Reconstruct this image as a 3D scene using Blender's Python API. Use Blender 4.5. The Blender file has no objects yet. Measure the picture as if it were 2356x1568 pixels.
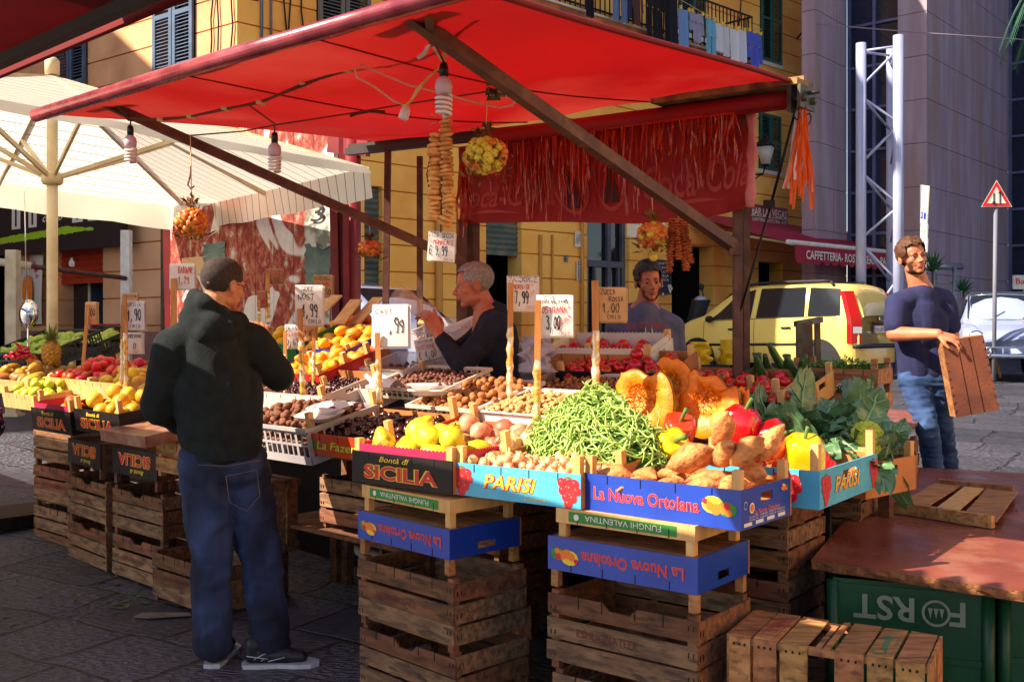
import bpy, math, random
import numpy as np
from mathutils import Vector as V, Matrix, Euler
R = math.radians
rnd = random.Random(7)
sc = bpy.context.scene
col = sc.collection
# ---------------- camera, sky, sun, exposure
EYE = 1.47
F = 2356.0                      # focal length in units of a 2356 wide picture
cam_d = bpy.data.cameras.new("camera"); cam = bpy.data.objects.new("camera", cam_d)
col.objects.link(cam); sc.camera = cam
cam.location = (0, 0, EYE); cam.rotation_euler = (R(90), 0, 0)
cam_d.sensor_width = 36; cam_d.lens = 36; cam_d.shift_y = -40/2356
cam_d.clip_start = 0.05; cam_d.clip_end = 400
SUN = V((-1.1, -0.36, 0.95)).normalized()      # towards the sun
elev = math.asin(SUN.z)
w = bpy.data.worlds.new("World"); sc.world = w; w.use_nodes = True
nt = w.node_tree
sky = nt.nodes.new("ShaderNodeTexSky"); sky.sky_type = 'NISHITA'; sky.sun_disc = False
sky.sun_elevation = elev; sky.sun_rotation = math.atan2(SUN.x, SUN.y)
nt.links.new(sky.outputs[0], nt.nodes["Background"].inputs[0])
nt.nodes["Background"].inputs[1].default_value = 0.08
sd = bpy.data.lights.new("sun", 'SUN'); sun = bpy.data.objects.new("sun", sd); col.objects.link(sun)
sd.energy = 5.0; sd.angle = R(0.5); sd.color = (1, 0.87, 0.68)
sun.rotation_euler = (-SUN).to_track_quat('-Z', 'Y').to_euler()
sc.view_settings.view_transform = 'Standard'; sc.view_settings.look = 'None'
sc.view_settings.exposure = 1.35; sc.view_settings.gamma = 1
sc.cycles.max_bounces = 7; sc.cycles.diffuse_bounces = 4; sc.cycles.transparent_max_bounces = 12

# ---------------- helpers
def P(x, y, Y):
    return V(((x-1178)/F*Y, Y, EYE+(744-y)/F*Y))
def PZ(x, y, z):
    Y = (EYE-z)*F/(y-744)
    return V(((x-1178)/F*Y, Y, z))
def S(r, g, b):
    f = lambda c: ((c/255+0.055)/1.055)**2.4 if c > 10 else c/255/12.92
    return (f(r), f(g), f(b))
def gz(x, y):
    s = lambda t: (lambda u: u*u*(3-2*u))(min(1, max(0, t)))
    b = .6*s((y-5)/10); r = .42*s((y-4.4)/2.8)+.18*s((y-7)/8)
    k = s((x-.9)/1.5); return b*(1-k)+r*k

class MB:
    def __init__(s): s.v = []; s.f = []; s.m = []; s.sm = []
    def add(s, vs, fs, m=0, smooth=False, M=None):
        o = len(s.v)
        for p in vs:
            p = V(p)
            s.v.append(M @ p if M is not None else p)
        for f in fs:
            s.f.append([i+o for i in f]); s.m.append(m); s.sm.append(smooth)
        return s
    def box(s, a, b, m=0, M=None, j=0):
        x0, y0, z0 = a; x1, y1, z1 = b
        vs = [(x0,y0,z0),(x1,y0,z0),(x1,y1,z0),(x0,y1,z0),(x0,y0,z1),(x1,y0,z1),(x1,y1,z1),(x0,y1,z1)]
        if j: vs = [(p[0]+rnd.uniform(-j,j), p[1]+rnd.uniform(-j,j), p[2]+rnd.uniform(-j,j)) for p in vs]
        return s.add(vs, [(0,3,2,1),(4,5,6,7),(0,1,5,4),(1,2,6,5),(2,3,7,6),(3,0,4,7)], m, False, M)
    def bar(s, p, q, w, h=None, m=0, up=V((0,0,1))):
        p, q = V(p), V(q); h = h or w
        d = (q-p); L = d.length; d.normalize()
        if abs(d.dot(up)) > .98: up = V((0,1,0))
        x = d.cross(up).normalized(); z = x.cross(d)
        M = Matrix(((x.x,d.x,z.x,p.x),(x.y,d.y,z.y,p.y),(x.z,d.z,z.z,p.z),(0,0,0,1)))
        return s.box((-w/2,0,-h/2),(w/2,L,h/2),m,M)
    def tube(s, pts, r, n=8, m=0, cap=True, sx=1.0):
        pts = [V(p) for p in pts]; k = len(pts)
        rs = r if isinstance(r, (list, tuple)) else [r]*k
        vs = []; up = None
        for i, p in enumerate(pts):
            d = (pts[min(i+1,k-1)]-pts[max(i-1,0)])
            d = d.normalized() if d.length > 1e-9 else V((0,0,1))
            if up is None:
                up = V((0,0,1)) if abs(d.z) < .9 else V((0,1,0))
            x = d.cross(up)
            x = x.normalized() if x.length > 1e-6 else V((1,0,0))
            y = x.cross(d).normalized(); up = y
            for a in range(n):
                t = 2*math.pi*a/n
                vs.append(p + x*(math.cos(t)*rs[i]*sx) + y*(math.sin(t)*rs[i]))
        fs = []
        for i in range(k-1):
            for a in range(n):
                b = (a+1) % n
                fs.append((i*n+a, (i+1)*n+a, (i+1)*n+b, i*n+b))
        if cap: fs.append(tuple(range(n))); fs.append(tuple(reversed(range((k-1)*n, k*n))))
        return s.add(vs, fs, m, True)
    def lathe(s, prof, n=16, m=0, M=None, warp=None):
        vs = []; k = len(prof)
        for (r, z) in prof:
            for a in range(n):
                t = 2*math.pi*a/n
                p = V((r*math.cos(t), r*math.sin(t), z))
                if warp: p = V(warp(p, t))
                vs.append(p)
        fs = [(i*n+a, i*n+(a+1)%n, (i+1)*n+(a+1)%n, (i+1)*n+a) for i in range(k-1) for a in range(n)]
        fs.append(tuple(reversed(range(n)))); fs.append(tuple(range((k-1)*n, k*n)))
        return s.add(vs, fs, m, True, M)
    def grid(s, fn, nu, nv, m=0, smooth=True, M=None):
        vs = [fn(i/nu, j/nv) for j in range(nv+1) for i in range(nu+1)]
        fs = [(j*(nu+1)+i, j*(nu+1)+i+1, (j+1)*(nu+1)+i+1, (j+1)*(nu+1)+i) for j in range(nv) for i in range(nu)]
        return s.add(vs, fs, m, smooth, M)
    def ell(s, c, r, n=12, k=8, m=0, M=None, rot=None):
        vs = []; Q = Euler(rot).to_matrix() if rot else None
        r = (r,r,r) if not isinstance(r, (tuple, list)) else r
        for i in range(1, k):
            ph = math.pi*i/k
            for a in range(n):
                t = 2*math.pi*a/n
                p = V((r[0]*math.sin(ph)*math.cos(t), r[1]*math.sin(ph)*math.sin(t), -r[2]*math.cos(ph)))
                vs.append((Q@p if Q else p)+V(c))
        a0 = V((0,0,-r[2])); a1 = V((0,0,r[2]))
        vs.append((Q@a0 if Q else a0)+V(c)); vs.append((Q@a1 if Q else a1)+V(c))
        b = len(vs)-2
        fs = [(i*n+a, i*n+(a+1)%n, (i+1)*n+(a+1)%n, (i+1)*n+a) for i in range(k-2) for a in range(n)]
        fs += [(b, (a+1)%n, a) for a in range(n)] + [(b+1, (k-2)*n+a, (k-2)*n+(a+1)%n) for a in range(n)]
        return s.add(vs, fs, m, True, M)
    def poly(s, pts, th=None, nrm=None, m=0, M=None):
        n = len(pts); pts = [V(p) for p in pts]
        if th is None: return s.add(pts, [tuple(range(n))], m, False, M)
        nrm = V(nrm)*th
        vs = pts+[p+nrm for p in pts]
        return s.add(vs, [tuple(reversed(range(n))), tuple(range(n,2*n))]+[(i,(i+1)%n,n+(i+1)%n,n+i) for i in range(n)], m, False, M)
    def mesh(s, name, mats, off=None):
        me = bpy.data.meshes.new(name)
        off = off or V((0,0,0))
        me.from_pydata([tuple(p-off) for p in s.v], [], s.f)
        for mt in (mats if isinstance(mats, (list, tuple)) else [mats]): me.materials.append(mt)
        me.polygons.foreach_set('material_index', s.m); me.polygons.foreach_set('use_smooth', s.sm)
        me.update(); return me
def wloc(o):
    p = V((0,0,0))
    while o is not None: p = p+o.location; o = o.parent
    return p
def obj(name, mb, mats, parent=None, label=None, cat=None, group=None, kind=None, base=None):
    """one mesh object. Geometry is in world space (or local for a prototype at the origin)"""
    off = V((0,0,0))
    if parent is not None: off = wloc(parent)
    elif base is not None: off = V(base)
    me = mb.mesh(name, mats, off)
    o = bpy.data.objects.new(name, me); col.objects.link(o)
    if parent is not None: o.parent = parent
    elif base is not None: o.location = base
    tagp(o, label, cat, group, kind); return o
def tagp(o, label=None, cat=None, group=None, kind=None):
    if label: o['label'] = label
    if cat: o['category'] = cat
    if group: o['group'] = group
    if kind: o['kind'] = kind
    return o
def thing(name, label, cat, loc=(0,0,0), group=None):
    o = bpy.data.objects.new(name, None); col.objects.link(o); o.location = loc
    o.empty_display_size = .1
    return tagp(o, label, cat, group)
KIDS = {}
def kids(o):
    if o.name not in KIDS: KIDS[o.name] = list(o.children)
    return KIDS[o.name]
def dup(root, M, label=None, group=None):
    r = root.copy(); col.objects.link(r); r.matrix_basis = M
    if label: r['label'] = label
    if group: r['group'] = group
    for ch in kids(root):
        c = ch.copy(); col.objects.link(c); c.parent = r
        for g in kids(ch):
            d = g.copy(); col.objects.link(d); d.parent = c
    return r
class Proto:
    """first use places the prototype itself, later uses copy it"""
    def __init__(s, root): s.r = root; s.used = False
    def put(s, M, label=None, group=None):
        if not s.used:
            s.used = True; s.r.matrix_basis = M
            if label: s.r['label'] = label
            if group: s.r['group'] = group
            return s.r
        return dup(s.r, M, label, group)
def frame(o, xd, yd=None, zd=None):
    x = V(xd).normalized()
    if zd is None: zd = (0,0,1)
    z = V(zd); y = V(yd) if yd is not None else z.cross(x)
    z = x.cross(y).normalized(); y = z.cross(x).normalized(); o = V(o)
    return Matrix(((x.x,y.x,z.x,o.x),(x.y,y.y,z.y,o.y),(x.z,y.z,z.z,o.z),(0,0,0,1)))

# ---------------- materials
def _n(nt, t, **k):
    n = nt.nodes.new(t)
    for a, b in k.items(): setattr(n, a, b)
    return n
MATS = {}
def mat(name, c1, c2=None, scale=8, rough=.7, bump=0, bscale=60, stretch=(1,1,1), rand=0, metal=0, spec=.4,
        detail=4, lo=.35, hi=.65, trans=0, alpha=1, coat=0, c3=None, s3=3, coords='Object', emit=None, sub=0, hue=0, alt=None, transl=0, rr=0):
    if name in MATS: return MATS[name]
    m = bpy.data.materials.new(name); m.use_nodes = True; nt = m.node_tree; L = nt.links.new
    b = nt.nodes['Principled BSDF']; out = nt.nodes['Material Output']
    b.inputs['Roughness'].default_value = rough; b.inputs['Metallic'].default_value = metal
    b.inputs['Specular IOR Level'].default_value = spec
    if coat: b.inputs['Coat Weight'].default_value = coat; b.inputs['Coat Roughness'].default_value = .08
    if trans: b.inputs['Transmission Weight'].default_value = trans
    if alpha < 1: b.inputs['Alpha'].default_value = alpha
    if sub: b.inputs['Subsurface Weight'].default_value = sub; b.inputs['Subsurface Radius'].default_value = (.02,.008,.004); b.inputs['Subsurface Scale'].default_value = .4
    tc = _n(nt, 'ShaderNodeTexCoord'); mp = _n(nt, 'ShaderNodeMapping'); mp.inputs['Scale'].default_value = stretch
    L(tc.outputs[coords], mp.inputs[0])
    oi = _n(nt, 'ShaderNodeObjectInfo')
    # shift pattern per object
    ad = _n(nt, 'ShaderNodeVectorMath', operation='ADD'); L(mp.outputs[0], ad.inputs[0])
    ml = _n(nt, 'ShaderNodeMath', operation='MULTIPLY'); L(oi.outputs['Random'], ml.inputs[0]); ml.inputs[1].default_value = 37.0
    L(ml.outputs[0], ad.inputs[1]); vec = ad.outputs[0]
    cur = None
    if c2 is not None:
        nz = _n(nt, 'ShaderNodeTexNoise'); nz.inputs['Scale'].default_value = scale; nz.inputs['Detail'].default_value = detail
        L(vec, nz.inputs['Vector'])
        rp = _n(nt, 'ShaderNodeValToRGB'); rp.color_ramp.elements[0].position = lo; rp.color_ramp.elements[1].position = hi
        rp.color_ramp.elements[0].color = (*c1, 1); rp.color_ramp.elements[1].color = (*c2, 1)
        L(nz.outputs['Fac'], rp.inputs[0]); cur = rp.outputs[0]
        if c3 is not None:
            n3 = _n(nt, 'ShaderNodeTexNoise'); n3.inputs['Scale'].default_value = s3; n3.inputs['Detail'].default_value = 5; L(vec, n3.inputs['Vector'])
            r3 = _n(nt, 'ShaderNodeValToRGB'); r3.color_ramp.elements[0].position = .5; r3.color_ramp.elements[1].position = .68; L(n3.outputs['Fac'], r3.inputs[0])
            mx = _n(nt, 'ShaderNodeMixRGB'); L(r3.outputs[0], mx.inputs[0]); L(cur, mx.inputs[1]); mx.inputs[2].default_value = (*c3, 1); cur = mx.outputs[0]
    if alt is not None:     # a second colour chosen per object
        mx = _n(nt, 'ShaderNodeMixRGB'); L(oi.outputs['Random'], mx.inputs[0])
        if cur is not None: L(cur, mx.inputs[1])
        else: mx.inputs[1].default_value = (*c1, 1)
        mx.inputs[2].default_value = (*alt, 1); cur = mx.outputs[0]
    if rand or hue:
        hs = _n(nt, 'ShaderNodeHueSaturation')
        if cur is not None: L(cur, hs.inputs['Color'])
        else: hs.inputs['Color'].default_value = (*c1, 1)
        mr = _n(nt, 'ShaderNodeMapRange'); L(oi.outputs['Random'], mr.inputs[0]); mr.inputs[3].default_value = 1-rand; mr.inputs[4].default_value = 1+rand
        L(mr.outputs[0], hs.inputs['Value'])
        if hue:
            m3 = _n(nt, 'ShaderNodeMath', operation='FRACT'); m4 = _n(nt, 'ShaderNodeMath', operation='MULTIPLY'); L(oi.outputs['Random'], m4.inputs[0]); m4.inputs[1].default_value = 13.7
            L(m4.outputs[0], m3.inputs[0]); m5 = _n(nt, 'ShaderNodeMapRange'); L(m3.outputs[0], m5.inputs[0]); m5.inputs[3].default_value = .5-hue; m5.inputs[4].default_value = .5+hue; L(m5.outputs[0], hs.inputs['Hue'])
        cur = hs.outputs[0]
    if cur is not None: L(cur, b.inputs['Base Color'])
    else: b.inputs['Base Color'].default_value = (*c1, 1)
    if rr:
        nr = _n(nt, 'ShaderNodeTexNoise'); nr.inputs['Scale'].default_value = scale*1.7; L(vec, nr.inputs['Vector'])
        m6 = _n(nt, 'ShaderNodeMapRange'); L(nr.outputs['Fac'], m6.inputs[0]); m6.inputs[1].default_value = .3; m6.inputs[2].default_value = .7; m6.inputs[3].default_value = rough-rr; m6.inputs[4].default_value = min(1, rough+rr); L(m6.outputs[0], b.inputs['Roughness'])
    if bump:
        nb = _n(nt, 'ShaderNodeTexNoise'); nb.inputs['Scale'].default_value = bscale; nb.inputs['Detail'].default_value = 5; L(vec, nb.inputs['Vector'])
        bp = _n(nt, 'ShaderNodeBump'); bp.inputs['Strength'].default_value = min(1, bump); bp.inputs['Distance'].default_value = .01*max(1, bump); L(nb.outputs['Fac'], bp.inputs['Height']); L(bp.outputs[0], b.inputs['Normal'])
    if emit: b.inputs['Emission Color'].default_value = (*emit[:3], 1); b.inputs['Emission Strength'].default_value = emit[3]
    if transl:
        tr = _n(nt, 'ShaderNodeBsdfTranslucent'); ms = _n(nt, 'ShaderNodeMixShader'); ms.inputs[0].default_value = transl
        if cur is not None: L(cur, tr.inputs[0])
        else: tr.inputs[0].default_value = (*c1, 1)
        L(b.outputs[0], ms.inputs[1]); L(tr.outputs[0], ms.inputs[2]); L(ms.outputs[0], out.inputs['Surface'])
    MATS[name] = m; return m

# ---------------- lettering
_TX = {}
def tmesh(s, size=1, offset=0, shear=0):
    k = (s, offset, shear)
    if k not in _TX:
        cu = bpy.data.curves.new('txt', 'FONT'); cu.body = s; cu.size = 1; cu.offset = offset; cu.shear = shear; cu.resolution_u = 3
        ob = bpy.data.objects.new('txt', cu); me = bpy.data.meshes.new_from_object(ob)
        vs = [tuple(v.co) for v in me.vertices]; fs = [tuple(p.vertices) for p in me.polygons]
        bpy.data.objects.remove(ob); bpy.data.curves.remove(cu); bpy.data.meshes.remove(me)
        _TX[k] = (vs, fs)
    vs, fs = _TX[k]; return [(v[0]*size, v[1]*size, 0) for v in vs], fs
def ptext(mb, M, s, x, y, h, wd=None, m=0, z=.0015, offset=0, shear=0, rot=0, flip=False):
    """printed text; M maps local (right, up, out) to the world. centred at x,y with cap height h and width wd"""
    vs, fs = tmesh(s, 1, offset, shear)
    if not vs: return
    x0 = min(v[0] for v in vs); x1 = max(v[0] for v in vs); y0 = min(v[1] for v in vs); y1 = max(v[1] for v in vs)
    sy = h/max(1e-6, .73); sx = (wd/(x1-x0)) if wd else sy
    c, sn = math.cos(rot), math.sin(rot); o = []
    for v in vs:
        a = (v[0]-(x0+x1)/2)*sx; b = (v[1]-.35)*sy
        o.append((x+a*c-b*sn, y+a*sn+b*c, z))
    mb.add(o, fs, m, False, M)
G = {'A':'00 39 70|14 54','B':'00 09 59 68 66 55 05|55 73 71 60 00','C':'78 59 29 06 03 20 50 71','D':'00 09 49 76 73 40 00','E':'70 00 09 79|05 55','F':'00 09 79|05 55','G':'78 59 29 06 03 20 50 72 74 44',
'H':'00 09|05 75|70 79','I':'20 29','J':'69 62 40 20 02','K':'00 09|79 04 70','L':'09 00 60','M':'00 19 44 79 80','N':'00 09 70 79','O':'30 03 06 39 59 86 83 50 30','P':'00 09 59 77 64 04','Q':'30 03 06 39 59 86 83 50 30|42 80','R':'00 09 59 77 65 05|35 70',
'S':'78 59 29 07 25 64 72 50 20 01','T':'40 49|09 89','U':'09 03 20 50 73 79','V':'09 40 79','W':'09 20 46 60 89','Y':'40 44 09|44 79','Z':'09 79 00 70','0':'30 03 06 39 59 76 73 50 30','1':'16 49 40','2':'17 39 68 66 00 70','3':'08 39 68 56 35|55 73 60 20 01',
'4':'50 59 03 73','5':'79 19 15 55 73 60 20 01','6':'68 39 05 02 20 50 72 54 04','7':'09 79 30','8':'35 17 39 59 67 55 35 12 30 50 72 55','9':'74 35 07 29 59 77 60 30','€':'78 59 38 13 20 50 71|05 55|04 44','"':'29 27|59 57',',':'31 1-',"'":'39 37','.':'30 31','-':'14 54','i':'20 25|28 27'}
def htext(mb, M, s, x, y, h, wd=None, m=0, t=.1, z=.002, j=.06, rot=0, seed=None):
    """hand written capitals as brush strokes, left edge x, baseline y"""
    rg = random.Random(seed if seed is not None else hash_s(s)); n = len(s); adv = 1.05
    sx = (wd/(n*adv)) if wd else h*.8
    cx, sn = math.cos(rot), math.sin(rot)
    for i, ch in enumerate(s):
        g = G.get(ch, G.get(ch.upper()))
        if not g: continue
        dy = rg.uniform(-.06, .06); sc_ = rg.uniform(.92, 1.1)
        for st in g.split('|'):
            pts = []
            for tkn in st.split():
                a = int(tkn[0])/9*.92; b = (int(tkn[1]) if tkn[1] != '-' else -2)/9
                pts.append(V((a+rg.uniform(-j,j)*.6, b*sc_+dy+rg.uniform(-j,j))))
            for p, q in zip(pts, pts[1:]):
                d = (q-p); d2 = V((d.x*sx, d.y*h))
                if d2.length < 1e-6: continue
                d2.normalize(); nrm = V((-d2.y, d2.x))*(t*h/2*rg.uniform(.8,1.25)); e = d2*(t*h*.3)
                A = V(((i*adv+p.x)*sx, p.y*h)); B = V(((i*adv+q.x)*sx, q.y*h))
                cs = [A-e-nrm, B+e-nrm, B+e+nrm, A-e+nrm]
                mb.add([(x+c.x*cx-c.y*sn, y+c.x*sn+c.y*cx, z) for c in cs], [(0,1,2,3)], m, False, M)
def hash_s(s): return sum((i+3)*ord(c) for i, c in enumerate(s))
BLK = mat('ink_black', S(28,24,26), rough=.6); REDI = mat('ink_red', S(205,35,45), rough=.6)
U = V((.731,-.682,0)); W = V((.682,.731,0))       # stall directions: along its front (towards right), into it
def UV(u, v, z=0): return U*u + W*v + V((0,0,z))
# ---------------- ground
def ground_mat():
    m = bpy.data.materials.new('stone_paving'); m.use_nodes = True; nt = m.node_tree; L = nt.links.new; b = nt.nodes['Principled BSDF']
    tc = _n(nt,'ShaderNodeTexCoord'); mp = _n(nt,'ShaderNodeMapping'); mp.inputs['Rotation'].default_value = (0,0,R(31)); L(tc.outputs['Object'], mp.inputs[0])
    nz0 = _n(nt,'ShaderNodeTexNoise'); nz0.inputs['Scale'].default_value = 1.6; L(mp.outputs[0], nz0.inputs['Vector'])
    mx0 = _n(nt,'ShaderNodeMixRGB', blend_type='LINEAR_LIGHT'); mx0.inputs[0].default_value = .13; L(mp.outputs[0], mx0.inputs[1]); L(nz0.outputs['Color'], mx0.inputs[2])
    br = _n(nt,'ShaderNodeTexBrick'); br.inputs['Scale'].default_value = 1; br.inputs['Mortar Size'].default_value = .014; br.inputs['Mortar Smooth'].default_value = .5
    br.inputs['Brick Width'].default_value = .78; br.inputs['Row Height'].default_value = .46; br.offset = .37; br.squash = .7; br.squash_frequency = 3
    br.inputs['Color1'].default_value = (.07,.07,.098,1); br.inputs['Color2'].default_value = (.14,.135,.18,1); br.inputs['Mortar'].default_value = (.035,.032,.04,1)
    L(mx0.outputs[0], br.inputs['Vector'])
    mp2 = _n(nt,'ShaderNodeMapping'); mp2.inputs['Scale'].default_value = (1,2.6,1); mp2.inputs['Rotation'].default_value = (0,0,R(-12)); L(tc.outputs['Object'], mp2.inputs[0])
    ch = _n(nt,'ShaderNodeTexNoise'); ch.inputs['Scale'].default_value = 21; ch.inputs['Detail'].default_value = 2.5; ch.inputs['Roughness'].default_value = .45; L(mp2.outputs[0], ch.inputs['Vector'])
    rp = _n(nt,'ShaderNodeValToRGB'); rp.color_ramp.elements[0].position = .4; rp.color_ramp.elements[1].position = .62; L(ch.outputs['Fac'], rp.inputs[0])
    big = _n(nt,'ShaderNodeTexNoise'); big.inputs['Scale'].default_value = .9; big.inputs['Detail'].default_value = 4; L(tc.outputs['Object'], big.inputs['Vector'])
    rb = _n(nt,'ShaderNodeValToRGB'); rb.color_ramp.elements[0].position = .38; rb.color_ramp.elements[1].position = .62; L(big.outputs['Fac'], rb.inputs[0])
    mc = _n(nt,'ShaderNodeMixRGB', blend_type='MULTIPLY'); mc.inputs[0].default_value = .55; L(br.outputs['Color'], mc.inputs[1]); L(rp.outputs[0], mc.inputs[2])
    mcb = _n(nt,'ShaderNodeMixRGB', blend_type='MULTIPLY'); mcb.inputs[0].default_value = .45; L(mc.outputs[0], mcb.inputs[1]); L(rb.outputs[0], mcb.inputs[2]); L(mcb.outputs[0], b.inputs['Base Color'])
    h1 = _n(nt,'ShaderNodeMath', operation='MULTIPLY'); L(rp.outputs[0], h1.inputs[0]); L(rb.outputs[0], h1.inputs[1])
    h2 = _n(nt,'ShaderNodeMath', operation='MULTIPLY_ADD'); L(br.outputs['Fac'], h2.inputs[0]); h2.inputs[1].default_value = -2.2; L(h1.outputs[0], h2.inputs[2])
    bp = _n(nt,'ShaderNodeBump'); bp.inputs['Strength'].default_value = 1; bp.inputs['Distance'].default_value = .02; L(h2.outputs[0], bp.inputs['Height']); L(bp.outputs[0], b.inputs['Normal'])
    b.inputs['Roughness'].default_value = .5
    return m
mb = MB()
mb.grid(lambda a, c: (-40+a*80, -10+c*70, gz(-40+a*80, -10+c*70)), 160, 210)
obj('ground', mb, ground_mat(), label='dark grey chiselled stone slabs paving the market street', kind='structure')

# ---------------- walls with openings
WY = mat('yellow_plaster', S(252,200,104), S(244,184,88), scale=1.3, rough=.9, bump=.25, bscale=30, c3=S(232,158,74), s3=.8)
WYL = mat('yellow_groove', S(190,120,24), rough=.9)
WP = mat('pink_plaster', S(232,176,130), S(218,158,112), scale=1.1, rough=.9, bump=.25, bscale=30, c3=S(190,138,98), s3=.7)
WV = mat('mauve_plinth', S(150,108,100), S(128,90,84), scale=2, rough=.9, bump=.2, c3=S(170,120,100), s3=3)
GRN = mat('green_shutter_paint', S(24,92,88), S(18,76,76), scale=4, rough=.6)
BLU = mat('blue_grey_shutter_paint', S(78,98,128), S(66,84,110), scale=5, rough=.7)
GRY = mat('weathered_grey_shutter', S(92,98,100), S(112,108,100), scale=6, rough=.8)
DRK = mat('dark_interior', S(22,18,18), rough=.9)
DKG = mat('dark_glass', (.012,.014,.018), rough=.08, spec=.6)
IRON = mat('black_iron', S(26,24,26), S(40,34,30), scale=20, rough=.5, metal=.6)
WHT = mat('white_paint', S(225,222,215), S(205,200,190), scale=10, rough=.5)
def wall(o, d, t0, t1, z0, z1, holes, mats, name, parent, course=None, zc=0, th=.35, plinth=None):
    """holes: (ta, tb, za, zb). boxes between the holes; grooves every course"""
    d = V(d).normalized(); inw = V((-d.y, d.x, 0));
    if inw.dot(V((o[0], o[1], 0))) < 0: inw = -inw
    M = Matrix(((d.x,inw.x,0,o[0]),(d.y,inw.y,0,o[1]),(0,0,1,0),(0,0,0,1)))
    zs = {z0, z1}
    for h in holes: zs |= {max(z0, h[2]), min(z1, h[3])}
    gr = []
    if course:
        z = zc
        while z < z1:
            if z > z0 and (not plinth or z > plinth): gr.append((z, z+.022)); zs |= {z, z+.022}
            z += course
    if plinth: zs.add(plinth)
    zs = sorted(zs); mb = MB()
    for a, b in zip(zs, zs[1:]):
        if b-a < 1e-4: continue
        c = (a+b)/2
        cut = sorted([(h[0], h[1]) for h in holes if h[2] < c < h[3]])
        x = t0; spans = []
        for (p, q) in cut:
            if p > x: spans.append((x, p))
            x = max(x, q)
        if x < t1: spans.append((x, t1))
        g = any(p <= c <= q for p, q in gr)
        for p, q in spans:
            mb.box((p, .028 if g else 0, a), (q, th, b), 1 if g else (2 if plinth and c < plinth else 0), M)
    obj(name, mb, mats, parent)
    return M
def hit(x, y, o, d):
    r = (x-1178)/F; t = (r*o[1]-o[0])/(d[0]-r*d[1]); Y = o[1]+d[1]*t
    return t, EYE+(744-y)/F*Y
def shutter(parent, M, t0, t1, z0, z1, mt, leaves=2, out=.06, th=.04, name='shutter'):
    w = (t1-t0)/leaves
    for i in range(leaves):
        mb = MB(); a = t0+i*w+.01; b = a+w-.02; fr = min(.07, w*.14)
        mb.box((a,-out,z0),(a+fr,-out+th,z1),0,M); mb.box((b-fr,-out,z0),(b,-out+th,z1),0,M)
        for zz in (z0, (z0+z1)/2-fr/2, z1-fr): mb.box((a+fr,-out,zz),(b-fr,-out+th,zz+fr),0,M)
        n = max(6, int((z1-z0)/.055)); 
        for k in range(n):
            z = z0+fr+(z1-z0-2*fr)*k/n
            if abs(z-(z0+z1)/2) < fr: continue
            mb.add([(a+fr,-out,z),(b-fr,-out,z),(b-fr,-out+th,z+.034),(a+fr,-out+th,z+.034),(a+fr,-out+.006,z),(b-fr,-out+.006,z),(b-fr,-out+th+.006,z+.034),(a+fr,-out+th+.006,z+.034)],
                   [(0,1,2,3),(7,6,5,4),(0,4,5,1),(3,2,6,7)],0,False,M)
        obj(name, mb, mt, parent)
OB = V((-3.76,14,0)); DB = V((.727,.686,0)); OA = OB; DA = V((-.794,.608,0))
yb = thing('yellow_building','yellow plastered apartment block with shutters, behind the whole stall','building',(OB.x,OB.y,.5))
tB = lambda x, y=700: hit(x, y, OB, DB)
# wing facing right (seen through the posts)
H = []
def hb(x0, x1, y0, y1, y2=None):
    t0, za = hit(x0, y0, OB, DB); t1, zb = hit(x0, y1, OB, DB); t2, _ = hit(x1, y0, OB, DB)
    return (t0, t2, min(za, zb), max(za, zb))
h_door1 = hb(838,880,425,900); h_shop = hb(1118,1200,470,900); h_entr = hb(1350,1447,480,900); h_bar1 = hb(1545,1640,560,900); h_bar2 = hb(1745,1800,600,900)
h_w1 = hb(728,850,-160,72); h_w2 = hb(1748,1795,-60,137); h_w3 = hb(1745,1793,258,388); h_w4 = hb(1560,1620,-120,70)
zt = lambda x, y: hit(x, y, OB, DB)[1]
holes = [h_door1, h_shop, h_entr, h_bar1, h_bar2, h_w1, h_w2, h_w3, h_w4]
MBm = wall(OB, DB, 0, 15.5, 0, 13, holes, [WY, WYL, WV], 'wall', yb, course=.415, zc=.6, plinth=1.05)
# left wing
OA2 = (OA.x, OA.y)
tA = lambda x, y: hit(x, y, OA, DA)
def ha(x0, x1, y0, y1):
    t0, za = tA(x1, y0); t1, zb = tA(x1, y1); t2, _ = tA(x0, y0)
    return (t0, t2, min(za, zb), max(za, zb))
a_w1 = ha(357,450,-120,158); a_w2 = ha(132,202,66,300); a_shop = ha(128,237,505,860); a_side = ha(-60,10,560,860)
MA = wall(OA, DA, .002, 14, 0, 13, [a_w1, a_w2, a_shop, a_side], [WP, WYL, WV], 'wall', yb, course=.415, zc=.6, plinth=1.35)
# cornice line + roof
mb = MB(); mb.box((-.1,-.25,12.9),(15.5,.5,13.2),0,MBm); mb.box((-.1,-.25,12.903),(14,.5,13.203),0,MA)
obj('cornice', mb, WP, yb)
# windows: shutters, sills, dark back
def window(M, h, mt, leaves=2, back=.3):
    fr = MB(); fr.box((h[0]-.06,-.05,h[2]-.09),(h[1]+.06,.1,h[2]-.002),0,M)
    w_ = obj('window', fr, WHT, yb)
    g = MB(); g.box((h[0],back-.05,h[2]),(h[1],back,h[3]),0,M); obj('pane', g, DKG, w_)
    shutter(w_, M, h[0], h[1], h[2], h[3], mt, leaves)
window(MBm, h_w1, GRY); window(MBm, h_w2, GRN); window(MBm, h_w3, GRN); window(MBm, h_w4, GRN)
window(MA, a_w1, BLU); window(MA, a_w2, BLU)
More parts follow.
